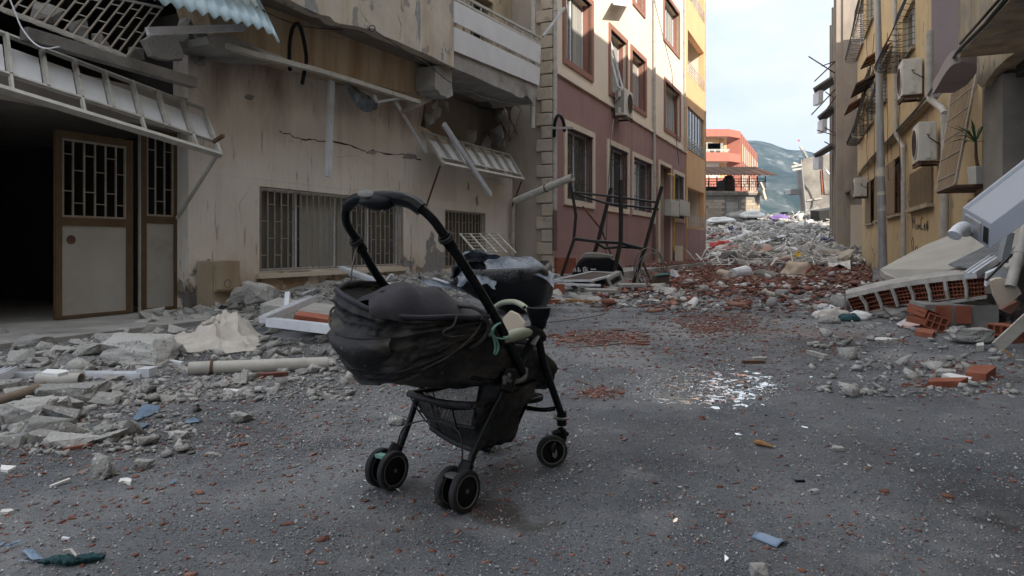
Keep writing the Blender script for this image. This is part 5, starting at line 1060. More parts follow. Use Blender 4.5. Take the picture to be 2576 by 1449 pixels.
# mint ribbon
def rib(pts, w=.006, name='ribbon'):
    mb = MB(); mb.tube(smooth(pts, 5), w, 6, sq=.5); mesh_obj(name, mb, m_ribbon, ST, smooth=True)
k0 = sp(1239, 842, -.222)
rib([sp(1258, 812, -.215), sp(1248, 818, -.222), sp(1238, 830, -.222), k0]); rib([k0, sp(1250, 850, -.222), sp(1268, 852, -.22), sp(1281, 845, -.215)], .007); rib([sp(1258, 812, -.19), sp(1250, 815, -.175), sp(1240, 835, -.18), k0], .005)
rib([k0, sp(1243, 856, -.224), sp(1246, 874, -.226), sp(1243, 890, -.226)], .008); rib([k0, sp(1251, 862, -.224), sp(1252, 878, -.224), sp(1246, 892, -.226)], .007); rib([k0, sp(1231, 845, -.225), sp(1233, 838, -.225), k0 + UP * .004], .005)

# ---- cloth: hood folded back. ribs are hoops from the near pivot round the back to the far pivot
AP, WD = .125, .215
RIM = {}
FAR = [(836, 735), (850, 727), (872, 715), (900, 710), (960, 715), (1010, 727), (1100, 758), (1180, 790)]
def hoop(L, heights, W=WD, n=28, pw=.72, wob=0.0, ap=AP, sd=0):
    """heights: photograph y at photograph x for the near half; far half mirrors it"""
    th = [math.pi * i / n for i in range(n + 1)]; pts = []
    plan = [(ap - L * math.sin(t) ** pw, -W * math.copysign(abs(math.cos(t)) ** .8, math.cos(t))) for t in th]
    xs = [h[0] for h in heights]; ys = [h[1] for h in heights]
    def hgt(a, b):
        p = sw(a, b, .6); px = CX + F_ * p.x / p.y; py = float(np.interp(px, xs, ys)); return CAM_H - (py - HOR) / F_ * p.y
    hh = [hgt(a, b) for a, b in plan]; mid = n // 2 + 1
    def fhg(a, b):
        p = sw(a, b, .6); px = CX + F_ * p.x / p.y; return CAM_H - (float(np.interp(px, [f[0] for f in FAR], [f[1] for f in FAR])) - HOR) / F_ * p.y
    first = not RIM
    if first: RIM['n'] = hh[:]; RIM['f'] = [fhg(a, b) for a, b in plan]
    for i, (a, b) in enumerate(plan):
        fr = RIM['f'][i] - (0 if first else max(.01, RIM['n'][max(0, n - i)] - hh[max(0, n - i)])); w_ = min(1, max(0, (i - mid) / 4)); h = hh[i] * (1 - w_) + fr * w_
        r_ = noise.noise(Vector((a * 9, b * 9, sd))) * wob; pts.append(sw(a, b, h + r_))
    return pts
Hp = dict(
 rim=(.455, [(850, 735), (870, 748), (920, 775), (990, 795), (1060, 799), (1140, 799), (1225, 797)]),
 f1=(.475, [(838, 762), (870, 783), (930, 803), (1000, 812), (1080, 812), (1150, 808), (1225, 800)]),
 f1b=(.46, [(838, 790), (880, 813), (940, 826), (1010, 828), (1080, 824), (1150, 815), (1225, 803)]),
 pipe=(.485, [(836, 838), (870, 848), (930, 852), (1000, 849), (1080, 836), (1150, 822), (1225, 806)]),
 f2=(.47, [(838, 855), (880, 870), (930, 878), (1000, 874), (1080, 862), (1150, 845), (1225, 820)]),
 f3=(.45, [(850, 892), (890, 912), (930, 922), (1000, 918), (1080, 895), (1150, 868), (1225, 830)]),
 seam=(.44, [(862, 915), (900, 932), (940, 938), (1000, 934), (1080, 912), (1150, 880), (1225, 836)]),
 f4=(.42, [(875, 938), (910, 950), (950, 955), (1010, 948), (1080, 927), (1150, 893), (1225, 842)]),
 bot=(.39, [(890, 958), (930, 968), (960, 970), (1010, 961), (1080, 938), (1150, 902), (1225, 848)]))
order = ['rim', 'f1', 'f1b', 'pipe', 'f2', 'f3', 'seam', 'f4', 'bot']
hp = {k: hoop(L, h, wob=.012 if k not in ('rim', 'pipe') else .004, sd=i * 3) for i, (k, (L, h)) in enumerate(Hp.items())}
def refine(rows, m=3, dent=.0):
    out = []
    for i in range(len(rows) - 1):
        for q in range(m):
            t = q / m; s_ = math.sin(math.pi * t)
            out.append([a.lerp(b, t) + (sw(.1, 0, .7) - a).normalized() * dent * s_ for a, b in zip(rows[i], rows[i + 1])])
    return out + [rows[-1]]
rows = refine([hp[k] for k in order], 4, .009)
mb = MB(); mb.sheet(rows, .004); HO = mesh_obj('hood', mb, m_fabric, ST, smooth='all')
tx = bpy.data.textures.new('folds', 'CLOUDS'); tx.noise_scale = .055; tx.noise_depth = 3
md = HO.modifiers.new('sub', 'SUBSURF'); md.levels = md.render_levels = 2
dm = HO.modifiers.new('folds', 'DISPLACE'); dm.texture = tx; dm.strength = .030; dm.mid_level = .5; dm.texture_coords = 'LOCAL'
for k, r_, m_ in (('rim', .0095, m_quilt), ('pipe', .004, m_greyrim), ('seam', .0035, m_fabric)):
    mb = MB(); mb.tube([p + UP * (.0) for p in hp[k]], r_, 10); mesh_obj('hood_rim' if k == 'rim' else 'piping', mb, m_quilt if k == 'rim' else m_fabric, ST, smooth=True)
# inside lining of the opened hood and dark well
lin = [[p.lerp(sw(-.12, 0, .66), t) + UP * (-.01 - .10 * t) for p in hp['rim']] for t in (.02, .12, .25, .5, .8)]
mb = MB(); mb.grid(lin); mesh_obj('hood_lining', mb, m_dark if False else m_fabric, ST, smooth='all')
# hanging visor flap at the back corner
fl = []
for t in np.linspace(0, 1, 9):
    row = []
    for i, p in enumerate(hp['pipe'][8:17]):
        q = i / 8; edge = math.sin(math.pi * (.08 + .84 * q)) ** .45; dr = .105 * t * edge; out_ = (p - sw(.0, 0, p.z)).normalized()
        row.append(p - UP * dr + out_ * (.014 + .012 * math.sin(math.pi * t) + .006 * math.sin(q * 9 + t * 3)) * min(1, t * 3 + .2) - out_ * .035 * t * t)
    fl.append(row)
mb = MB(); mb.sheet(fl, .003); o = mesh_obj('visor_flap', mb, m_fabric, ST, smooth='all'); md = o.modifiers.new('sub', 'SUBSURF'); md.levels = md.render_levels = 1
# padded cover bulging above the rim
cx_ = []
nu, nv_ = 26, 14
for i in range(nv_ + 1):
    v = i / nv_; row = []
    for j in range(nu + 1):
        u = j / nu
        px = 928 + (1228 - 928) * u
        top = np.interp(px, [928, 945, 975, 1005, 1050, 1100, 1150, 1190, 1228], [758, 736, 720, 713, 713, 723, 752, 772, 796])
        bot_ = np.interp(px, [928, 960, 1010, 1080, 1150, 1228], [790, 802, 808, 808, 806, 803])
        if v < .5:
            w = v / .5; b = -.165 + .14 * (w ** 1.2); py = bot_ + (top - bot_) * math.sin(w * math.pi / 2) ** .9; p = sp(px, py, b)
            r0 = p
        else:
            w = (v - .5) / .5; a0 = cx_[nv_ // 2 - 1][j]; p = a0 + SS * .17 * w - UP * (.09 * w * w)
        p = p + UP * (.008 * math.sin(u * 21 + v * 4) * math.sin(math.pi * v)) * (1 if v < .5 else 0)
        row.append(p)
    cx_.append(row)
mb = MB(); mb.grid(cx_); o = mesh_obj('padded_cover', mb, m_quilt, ST, smooth='all'); tx2 = bpy.data.textures.new('quilt', 'CLOUDS'); tx2.noise_scale = .12; dm = o.modifiers.new('folds', 'DISPLACE'); dm.texture = tx2; dm.strength = .012; dm.mid_level = .5
mb = MB(); c = sp(982, 786, -.175); mb.bar(c - UP * .02, c + UP * .012, .012, .008, (1, 0, 0)); mesh_obj('strap_slot', mb, m_dark, ST)
# tangle of cloth and plastic hinge around the pivot
tb('hood_hinge', [sp(1210, 800, -.225), sp(1228, 815, -.23), sp(1224, 840, -.23), sp(1205, 862, -.225), sp(1180, 878, -.22)], .008, m_fabric, seg=8)
tb('hood_strap', [sp(1150, 795, -.225), sp(1140, 820, -.23), sp(1115, 835, -.235), sp(1130, 848, -.235), sp(1165, 845, -.235)], .004, m_fabric, seg=8)
tb('hood_strap', [sp(1060, 932, -.215), sp(1130, 896, -.225), sp(1190, 845, -.23), sp(1215, 805, -.22)], .004, m_fabric, seg=8)
tb('hood_strap', [sp(1100, 745, .0), sp(1150, 768, -.1), sp(1195, 775, -.17), sp(1228, 800, -.215)], .007, m_fabric, seg=8)
# seat bucket: sheets on both sides and hanging belly
def sheetpx(name, outline_top, outline_bot, b, m, n=16, bulge=.02, par=ST, th=.004):
    rows = []
    for i in range(9):
        t = i / 8; row = []
        for j in range(n + 1):
            q = j / n; xt = np.interp(q, np.linspace(0, 1, len(outline_top)), [p[0] for p in outline_top]); yt = np.interp(q, np.linspace(0, 1, len(outline_top)), [p[1] for p in outline_top])
            xb = np.interp(q, np.linspace(0, 1, len(outline_bot)), [p[0] for p in outline_bot]); yb_ = np.interp(q, np.linspace(0, 1, len(outline_bot)), [p[1] for p in outline_bot])
            row.append(sp(xt + (xb - xt) * t, yt + (yb_ - yt) * t, b) - SS * (math.copysign(1, -b) if b else 0) * bulge * (math.sin(math.pi * t) * math.sin(math.pi * q) + .35 * math.sin(q * 17 + t * 5)))
        rows.append(row)
    mb = MB(); mb.sheet(rows, th); return mesh_obj(name, mb, m, par, smooth='all')
sheetpx('seat_side', [(1050, 905), (1120, 870), (1180, 840), (1235, 800), (1262, 838), (1300, 870)], [(1065, 945), (1120, 962), (1180, 968), (1250, 962), (1290, 950), (1322, 940)], -.165, m_fabric)
sheetpx('seat_front', [(1262, 845), (1310, 852), (1350, 862), (1365, 875)], [(1285, 955), (1330, 972), (1365, 965), (1392, 925)], -.13, m_fabric)
# body volume across the width
rows = []
sec = [(-.30, .60, .50), (-.12, .62, .43), (.05, .60, .40), (.2, .58, .375), (.34, .56, .375), (.48, .545, .35), (.58, .50, .31), (.64, .46, .30), (.67, .42, .36)]
for a, zt_, zb_ in sec:
    row = []
    for k in range(16):
        t = 2 * math.pi * k / 16; cb, sb = math.cos(t), math.sin(t); row.append(sw(a + .01 * math.sin(k * 2.1), .165 * math.copysign(abs(cb) ** .5, cb), (zt_ + zb_) / 2 + (zt_ - zb_) / 2 * math.copysign(abs(sb) ** .6, sb)))
    rows.append(row)
mb = MB(); mb.grid(rows, True); mb.F.append(tuple(range(16))[::-1]); mb.F.append(tuple(len(mb.V) - 16 + k for k in range(16))); o = mesh_obj('seat', mb, m_fabric, ST, smooth='all')
dm = o.modifiers.new('sub', 'SUBSURF'); dm.levels = dm.render_levels = 2; dm = o.modifiers.new('folds', 'DISPLACE'); dm.texture = tx; dm.strength = .03
# footrest
mb = MB(); c = sp(1330, 995, .0); fp = [c + SF_ * (.075 * math.cos(t)) + SS * (.06 * math.sin(t)) for t in np.linspace(0, 2 * math.pi, 25)[:-1]]; mb.prism(fp, UP * -.022); o = mesh_obj('footrest', mb, m_tyre, ST); bb = o.modifiers.new('b', 'BEVEL'); bb.width = .006; bb.segments = 2
mb = MB()
for k in range(4):
    c2_ = c + SF_ * (-.045 + .03 * k); mb.bar(c2_ - SS * .04 + UP * .003, c2_ + SS * .04 + UP * .003, .008, .005)
mesh_obj('footrest_tread', mb, m_tyre, ST)
# basket of netting: solid cloth bands, mesh as real threads
def grid_between(p00, p10, p11, p01, n, m_, sag=.0):
    rows = []
    for i in range(n + 1):
        t = i / n; row = []
        for j in range(m_ + 1):
            q = j / m_; p = p00.lerp(p10, q).lerp(p01.lerp(p11, q), t) - UP * sag * math.sin(math.pi * q) * math.sin(math.pi * t); row.append(p)
        rows.append(row)
    return rows
def net(name, rows, r_=.0007):
    mb = MB()
    for row in rows: mb.tube(row, r_, 3, False)
    for j in range(len(rows[0])): mb.tube([r[j] for r in rows], r_, 3, False)
    o = mesh_obj(name, mb, m_fabric, BK); o['kind'] = 'stuff'; return o
bt0, bt1, bt2, bt3 = sw(.10, -.165, .345), sw(.10, .165, .345), sw(.52, .15, .36), sw(.52, -.15, .36)
bb0, bb1, bb2, bb3 = sw(.19, -.11, .15), sw(.19, .13, .20), sw(.40, .11, .15), sw(.40, -.11, .14)
sidef = grid_between(bt0, bt3, bb3, bb0, 10, 12)
for i, row in enumerate(sidef):
    for j in range(len(row)): row[j] = row[j] - SS * (.012 * math.sin(i * .9) + .008 * math.sin(j * 1.9))
mb = MB(); mb.sheet(sidef, .002); BK = mesh_obj('basket', mb, m_fabric, ST, smooth='all')
mb = MB(); mb.sheet(grid_between(bt3, bt2, bb2, bb3, 6, 8, .02), .002); mesh_obj('basket_front', mb, m_fabric, BK, smooth='all')
mb = MB(); mb.sheet(grid_between(bb0, bb1, bb2, bb3, 6, 6, .03), .002); mesh_obj('basket_floor', mb, m_fabric, BK, smooth='all')
net('netting', grid_between(bt0, bt1, bb1, bb0, 50, 74, .02)); net('netting', grid_between(bt1, bt2, bb2, bb1, 48, 80))
for p, q, w in ((bt0, bt1, .028), (bt0.lerp(bt1, .33), bb0.lerp(bb1, .33), .02), (bt1.lerp(bt2, .3), bb1.lerp(bb2, .3), .02), (bt1, bb1, .02), (bb0, bb1, .025), (bt0.lerp(bb0, .5), bt1.lerp(bb1, .5) - UP * .0, .012), (bt0.lerp(bt1, .66), bb0.lerp(bb1, .8), .012), (bt1, bt2, .022), (bt0, bt3, .024)):
    mb = MB(); n_ = [p.lerp(q, t) - UP * .012 * math.sin(math.pi * t) - SF_ * .004 for t in np.linspace(0, 1, 9)]; mb.tube(n_, w / 2, 8, sq=.25 if abs((q - p).z) > .05 else 1.0); mesh_obj('basket_band', mb, m_fabric, BK, smooth=True)
# brake cable
tb('brake_cable', [sw(.03, .17, .11), sp(1010, 1085, .17), sp(1045, 1062, .1), sp(1100, 1060, -.05), sp(1150, 1082, -.15), sp(1163, 1130, -.17), sw(.03, -.165, .12)], .0032, m_cable, seg=6, n=8)
# =============================================================== debris: prototypes
def hull_mesh(n, sx, sy, sz, seed, flat=True, jag=.5, name='chunk'):
    r = random.Random(seed); bm = bmesh.new()
    for k in range(n):
        p = Vector([r.uniform(-1, 1) for _ in range(3)]); p = Vector([math.copysign(abs(c) ** jag, c) for c in p]); bm.verts.new((p.x * sx, p.y * sy, p.z * sz))
    bmesh.ops.convex_hull(bm, input=bm.verts[:]); bmesh.ops.delete(bm, geom=[v for v in bm.verts if not v.link_faces], context='VERTS')
    bm.verts.index_update(); mz = min(v.co.z for v in bm.verts)
    V = np.array([(v.co.x, v.co.y, v.co.z - mz) for v in bm.verts]); bmesh.ops.triangulate(bm, faces=bm.faces[:]); F = np.array([[v.index for v in f.verts] for f in bm.faces]); bm.free(); return V, F
def flat_mesh(seed, th=.25, nmin=4, nmax=7, asp=.6):
    r = random.Random(seed); n = r.randint(nmin, nmax); a = sorted(r.uniform(0, 6.283) for _ in range(n)); a = [(i + r.uniform(-.3, .3)) * 6.283 / n for i in range(n)]
    top = [(math.cos(t) * r.uniform(.6, 1), math.sin(t) * asp * r.uniform(.6, 1), th * r.uniform(.85, 1)) for t in a]; bot = [(x * r.uniform(.85, 1.08), y * r.uniform(.85, 1.08), 0) for x, y, _ in top]
    V = np.array(top + bot); F = [(0, i, i + 1) for i in range(1, n - 1)] + [(n, n + i + 1, n + i) for i in range(1, n - 1)]
    for i in range(n): j = (i + 1) % n; F += [(i, n + i, n + j), (i, n + j, j)]
    return V, np.array(F)
def shell_mesh(seed):
    """a broken hollow-brick wall piece: plate with one or two ribs under or over it"""
    r = random.Random(seed); V, F = flat_mesh(seed, .12, 4, 5, .65); vs = [V]; fs = [F]; b = len(V)
    for k in range(r.randint(1, 2)):
        x = r.uniform(-.5, .5); w = .06; h = r.uniform(.2, .38); y0, y1 = -r.uniform(.2, .5), r.uniform(.2, .5)
        bx = np.array([(x + dx, yy, zz) for zz in (.1, h) for dx, yy in ((-w, y0), (w, y0), (w, y1), (-w, y1))]); ff = np.array([(0, 2, 1), (0, 3, 2), (4, 5, 6), (4, 6, 7), (0, 1, 5), (0, 5, 4), (1, 2, 6), (1, 6, 5), (2, 3, 7), (2, 7, 6), (3, 0, 4), (3, 4, 7)])
        vs.append(bx); fs.append(ff + b); b += 8
    return np.vstack(vs), np.vstack(fs)
def to_me(name, VF, m):
    me = bpy.data.meshes.new(name); me.from_pydata(VF[0].tolist(), [], VF[1].tolist()); me.materials.append(m); me.update(); return me
chunkP = [hull_mesh(14, 1, .8, .55, s, jag=.6) for s in range(7)] + [hull_mesh(11, 1, .7, .35, 20 + s, jag=.4) for s in range(7)]
flatP = [flat_mesh(s) for s in range(12)]; thinP = [flat_mesh(50 + s, .06, 4, 6, .55) for s in range(10)]; shellP = [shell_mesh(80 + s) for s in range(10)]
pebP = [hull_mesh(7, 1, .8, .6, 200 + s) for s in range(6)]
barP = [(np.array([(x, y, z) for z in (0, .05) for x, y in ((-1, -.045), (1, -.045), (1, .045), (-1, .045))]), np.array([(0, 2, 1), (0, 3, 2), (4, 5, 6), (4, 6, 7), (0, 1, 5), (0, 5, 4), (1, 2, 6), (1, 6, 5), (2, 3, 7), (2, 7, 6), (3, 0, 4), (3, 4, 7)]))]
def rotm(e):
    cx, sx = np.cos(e[:, 0]), np.sin(e[:, 0]); cy, sy = np.cos(e[:, 1]), np.sin(e[:, 1]); cz, sz = np.cos(e[:, 2]), np.sin(e[:, 2])
    R = np.empty((len(e), 3, 3)); R[:, 0, 0] = cz * cy; R[:, 0, 1] = cz * sy * sx - sz * cx; R[:, 0, 2] = cz * sy * cx + sz * sx
    R[:, 1, 0] = sz * cy; R[:, 1, 1] = sz * sy * sx + cz * cx; R[:, 1, 2] = sz * sy * cx - cz * sx; R[:, 2, 0] = -sy; R[:, 2, 1] = cy * sx; R[:, 2, 2] = cy * cx; return R
def stuff(name, protos, pos, size, rot, m, label, cat, parent=None):
    pos = np.asarray(pos, float); n = len(pos); size = np.asarray(size, float); size = size if size.ndim == 2 else np.repeat(size[:, None], 3, 1); R = rotm(np.asarray(rot, float)); pick = rng.integers(0, len(protos), n); Vs, Fs, b = [], [], 0
    for k, (V, F) in enumerate(protos):
        idx = np.nonzero(pick == k)[0]
        if not len(idx): continue
        W_ = np.einsum('nij,nvj->nvi', R[idx], V[None] * size[idx][:, None, :]) + pos[idx][:, None, :]
        Vs.append(W_.reshape(-1, 3)); Fs.append((F[None] + (np.arange(len(idx)) * len(V))[:, None, None] + b).reshape(-1, 3)); b += len(idx) * len(V)
    V = np.vstack(Vs); F = np.vstack(Fs); me = bpy.data.meshes.new(name); me.vertices.add(len(V)); me.vertices.foreach_set('co', V.ravel()); me.loops.add(F.size); me.loops.foreach_set('vertex_index', F.ravel())
    me.polygons.add(len(F)); me.polygons.foreach_set('loop_start', np.arange(len(F)) * 3); me.polygons.foreach_set('loop_total', np.full(len(F), 3)); me.update(); me.validate(); me.materials.append(m)
    o = bpy.data.objects.new(name, me); COL.objects.link(o); o.parent = parent; tag(o, label, cat, None, 'stuff'); return o
_pm = {}
def inst(name, protos, i, m, loc, size, rot, label, cat, group=None):
    key = (name, i, m.name)
    if key not in _pm: _pm[key] = to_me(name, protos[i], m)
    o = bpy.data.objects.new(name, _pm[key]); COL.objects.link(o); o.location = loc; o.rotation_euler = rot; o.scale = size if hasattr(size, '__len__') else (size,) * 3; return tag(o, label, cat, group)
def pxsamp(n, x0, x1, y0, y1, seed, g=False):
    r = np.random.default_rng(seed)
    if g: xs = r.normal((x0 + x1) / 2, (x1 - x0) / 4, n); ys = r.normal((y0 + y1) / 2, (y1 - y0) / 4, n)
    else: xs = r.uniform(x0, x1, n); ys = r.uniform(y0, y1, n)
    ok = ys > 655; xs, ys = xs[ok], ys[ok]; Y = F_ * CAM_H / (ys - HOR); return np.stack([(xs - CX) / F_ * Y, Y, np.zeros_like(Y)], 1)
def off_wall(p):
    """keep debris on the street side of the walls"""
    d = (p[:, 0] - WA.x) * WA.nx + (p[:, 1] - WA.y) * WA.ny; e = (p[:, 0] - WR.x) * WR.nx + (p[:, 1] - WR.y) * WR.ny
    return p[(d > .08) & (e > .05)]
def heap_h(x, y):
    """height of the low heap of plaster and concrete along the foot of the cream house"""
    d = (x - WA.x) * WA.nx + (y - WA.y) * WA.ny; u = (x - WA.x) * WA.dx + (y - WA.y) * WA.dy
    prof = np.interp(u, [-5, .5, 2.2, 3.2, 5, 7, 9, 11, 13, 15], [.0, .0, .10, .22, .34, .36, .34, .34, .50, .3]); return np.maximum(0, prof * (1 - d / np.interp(u, [0, 4, 9, 13], [1.1, 1.5, 1.9, 2.3])))

LM = [('the crumpled cream cloth', 505, 850), ('the largest boulder', 312, 895), ('the long drain pipe', 650, 928), ('the long white profile', 240, 940), ('the short cream pipe', 155, 957), ('the broken brown pipe', 60, 990), ('the garage door', 230, 825), ('the electricity cabinet', 565, 790),
 ('the wide blue plastic scrap', 330, 1082), ('the slanting blue scrap', 120, 1085), ('the two tone stone', 348, 1175), ('the upright pale stone', 248, 1190), ('the lone grey stone', 600, 1052), ('the far rear wheels', 975, 1190), ('the near rear wheels', 1155, 1235), ('the front wheel', 1388, 1130), ('the teal rag', 182, 1405), ('the light blue scrap', 80, 1400),
 ('the cup holder', 1360, 830), ('the front leg', 1420, 960), ('the bright glass patch', 1800, 975), ('the lone shard left of the glass', 1560, 960), ('the wooden strip', 1895, 912), ('the pale batten', 2056, 890), ('the wood chip', 1920, 1118), ('the curved blue plastic', 1935, 1355), ('the pair of thin white shards', 2015, 1065), ('the flat red slab', 2467, 945), ('the long brick strip', 2385, 970), ('the brick pile', 2330, 830), ('the white paint chip', 2205, 853),
 ('the tilted slabs', 750, 790), ('the barred window', 830, 720), ('the wooden plank', 1460, 760), ('the cement blocks', 1550, 735), ('the black bundle', 1300, 790), ('the white stick', 150, 1220), ('the right picture edge', 2560, 1150), ('the dark stone at the bottom', 1918, 1440), ('the small pale stone', 2112, 1130), ('the tile-like stone', 2050, 1240), ('the near foreground scrap', 1266, 1350), ('the left picture edge', 10, 1250)]
LMM = [('the woven sack on the mound', 2008, 690), ('the black rubbish bag', 1772, 650), ('the yellow bag on the mound', 2009, 656), ('the purple cloth', 1960, 552), ('the white bedding on the crest', 1893, 548), ('the low white bedding', 1815, 560), ('the dark red carpet', 1822, 622), ('the rug bundle', 1850, 632), ('the white window frame', 1848, 655), ('the long white board', 1940, 612), ('the white batten on the mound', 2030, 607), ('the large white sheet', 2110, 670), ('the black cabinet', 2100, 566), ('the tilted slab', 2050, 556), ('the rubble hump', 1870, 555)]
def place_words(px, py, LM=LM):
    nm, x, y = min(LM, key=lambda l: (l[1] - px) ** 2 + ((l[2] - py) * 2) ** 2); dx, dy = px - x, (py - y) * 2; r_ = math.hypot(dx, dy)
    if r_ < 30: return 'at ' + nm
    a = math.degrees(math.atan2(dy, dx)) % 360; w = ('right of', 'right below', 'just in front of', 'left below', 'left of', 'left beyond', 'beyond', 'right beyond')[int(((a + 22.5) % 360) // 45)]
    return ('well ' if r_ > 130 else '') + w + ' ' + nm
# ---- rubble mound across the street
def mound_h(px, Y):
    Yf = np.interp(px, [1700, 1790, 1900, 2050, 2170], [40.5, 38.5, 33.5, 31.5, 30.5]); t = np.clip((Y - Yf) / (50 - Yf), 0, 1.12)
    return 3.0 * t ** 1.15 * np.interp(px, [1700, 1780, 1830, 1900, 1960, 2010, 2060, 2110, 2170], [.66, .72, .80, .88, .86, .95, .97, .93, .75])
mb = MB(); rows = []
for i in range(44):
    row = []
    for j in range(70):
        px = 1690 + j * 7; Y = 29.5 + i * .62 ; z = mound_h(px, Y); p = P(px, HOR, Y); p.z = z + (noise.fractal(Vector((p.x * .9, p.y * .9, 0)), 1, 2, 5) * .38 * min(1, z * 1.6)) - .06; row.append(p)
    rows.append(row)
mb.grid(rows); o = single('rubble_mound', mb, m_mound, 'long mound of grey concrete rubble closing off the street', 'rubble mound', smooth='all', kind='stuff')
N = 17000; r_ = np.random.default_rng(3); px = r_.uniform(1740, 2165, N); Y = r_.uniform(30.5, 55, N); z = mound_h(px, Y); k = z > .02; px, Y, z = px[k], Y[k], z[k]; x = (px - CX) / F_ * Y
sz = np.exp(r_.normal(-2.35, .55, len(px))).clip(.04, .42); stuff('mound_rubble', chunkP + flatP + thinP, np.stack([x, Y, z + r_.uniform(-.1, .16, len(px))], 1), sz, np.stack([r_.normal(0, .38, len(px)), r_.normal(0, .38, len(px)), r_.uniform(0, 6.3, len(px))], 1), m_mound, 'countless small grey and white pieces covering the mound across the street', 'rubble')
N = 380; px = r_.uniform(1745, 2165, N); Y = r_.uniform(31, 54, N); z = mound_h(px, Y); sz = np.stack([r_.uniform(.25, .9, N), r_.uniform(.3, 1.0, N), r_.uniform(.3, .9, N)], 1)
stuff('mound_sticks', barP, np.stack([(px - CX) / F_ * Y, Y, z + r_.uniform(.02, .25, N)], 1), sz, np.stack([r_.normal(0, .3, N), r_.normal(0, .45, N), r_.uniform(0, 6.3, N)], 1), m_white, 'many thin white battens and profiles sticking out of the mound', 'battens')
rr = random.Random(12); GM = 'larger broken concrete pieces on the rubble mound'
for k in range(230):
    px = rr.uniform(1760, 2160); Y = rr.uniform(31.5, 53); z = float(mound_h(px, Y)); s_ = rr.uniform(.22, .62) * (1.15 if rr.random() < .15 else .8)
    side = 'left part' if px < 1890 else ('middle' if px < 2020 else 'right part'); lev = 'foot' if z < .8 else ('slope' if z < 2.1 else 'crest')
    inst('concrete_piece', chunkP, rr.randrange(14), m_mound, ((px - CX) / F_ * Y, Y, z - .05), (s_, s_ * rr.uniform(.5, 1), s_ * rr.uniform(.4, 1.1)), (rr.gauss(0, .35), rr.gauss(0, .35), rr.uniform(0, 6.3)), ('long ' if s_ > .5 else ('blocky ' if k % 2 else 'angular ')) + 'concrete piece ' + place_words(px, HOR - (z - CAM_H) * F_ / Y, LMM), 'concrete piece', GM)
for k in range(46):
    px = rr.uniform(1770, 2160); Y = rr.uniform(31.5, 50); z = float(mound_h(px, Y)); L_ = rr.uniform(.5, 1.3); side = 'left' if px < 1890 else ('middle' if px < 2020 else 'right')
    inst('white_board', [thinP[i] for i in range(10)], rr.randrange(10), m_white, ((px - CX) / F_ * Y, Y, z + .12), (L_, L_ * rr.uniform(.3, .7), .6), (rr.gauss(0, .35), rr.gauss(0, .35), rr.uniform(-.5, .5)), ('wide' if L_ > .9 else 'short') + ' flat white board ' + place_words(px, HOR - (z - CAM_H) * F_ / Y, LMM), 'board', 'white boards on the mound')
for k in range(26):
    px = rr.choice([rr.uniform(1785, 1870), rr.uniform(1800, 2140)]); Y = rr.uniform(33 if px > 1880 else 38.5, 50); z = float(mound_h(px, Y)); L_ = rr.uniform(.35, .8); side = 'left' if px < 1890 else ('middle' if px < 2020 else 'right')
    inst('crumpled_textile', chunkP, rr.randrange(14), m_colour, ((px - CX) / F_ * Y, Y, z + .02), (L_, L_ * .7, L_ * .45), (rr.gauss(0, .3), rr.gauss(0, .3), rr.uniform(0, 6.3)), ('large' if L_ > .57 else 'small') + ' crumpled household cloth ' + place_words(px, HOR - (z - CAM_H) * F_ / Y, LMM), 'cloth', 'household textiles on the mound')
def at_px(px, py, lift=0):
    """the point of the mound seen at a pixel"""
    for Y in np.arange(30, 60, .1):
        z = float(mound_h(px, Y)) + lift
        if CAM_H - (py - HOR) / F_ * Y <= z: return P(px, py, Y)
    return P(px, py, 50)
def crumple(name, c, s, m, label, cat, seed, flat=.5):
    mb = MB(); rows = []
    for i in range(13):
        v = math.pi * i / 12; row = []
        for j in range(22):
            u = 2 * math.pi * j / 22; d = Vector((math.sin(v) * math.cos(u), math.sin(v) * math.sin(u), math.cos(v))); n = 1 + .34 * noise.fractal(d * 1.8 + Vector((seed, 0, 0)), 1, 2, 5) + .10 * abs(math.sin(u * 4 + v * 5 + 3 * noise.noise(d * 2))) - .10 * abs(noise.noise(d * 4 + Vector((0, seed, 0))))
            row.append(Vector(c) + Vector((d.x * s[0], d.y * s[1], max(d.z, -.35) * s[2] + s[2] * .35)) * n)
        rows.append(row)
    mb.grid(rows, True); return single(name, mb, m, label, cat, smooth='all', sub=1)
c = at_px(2008, 690, 0); c = G(2008, 699); crumple('sack', c, (.42, .34, .36), m_sack, 'full beige woven sack with red print at the foot of the mound', 'sack', 2)
mb = MB(); mb.sheet([[c + Vector((.02 + .26 * t + .08 * k, -.37 + .12 * t * t, .10 + .13 * k + .16 * t)) for t in np.linspace(0, 1, 6)] for k in (0, 1)], .01); single('printed_patch', mb, m_redprint, 'faded red printed panel on the front of the woven sack', 'printed panel')
c = G(1772, 658); crumple('bin_bag', c + Vector((0, 0, 0)), (.52, .4, .5), m_bag, 'black rubbish bag slumped at the end of the kerb', 'rubbish bag', 5)
c = at_px(2009, 656); crumple('yellow_bag', c, (.22, .2, .3), m_yel, 'bright yellow plastic bag on the slope of the mound behind the woven sack', 'bag', 9)
c = at_px(1960, 552); crumple('purple_cloth', c, (.7, .4, .25), m_purple, 'purple cloth bundle on the crest of the mound', 'cloth', 11)
c = at_px(1893, 548); crumple('white_bedding', c, (.8, .5, .4), m_white, 'bundle of white bedding on the crest of the mound beside the block house', 'bedding', 13)
c = at_px(1815, 560); crumple('white_bedding', c, (1.0, .5, .3), m_white, 'low heap of white bedding at the left end of the mound crest', 'bedding', 14)
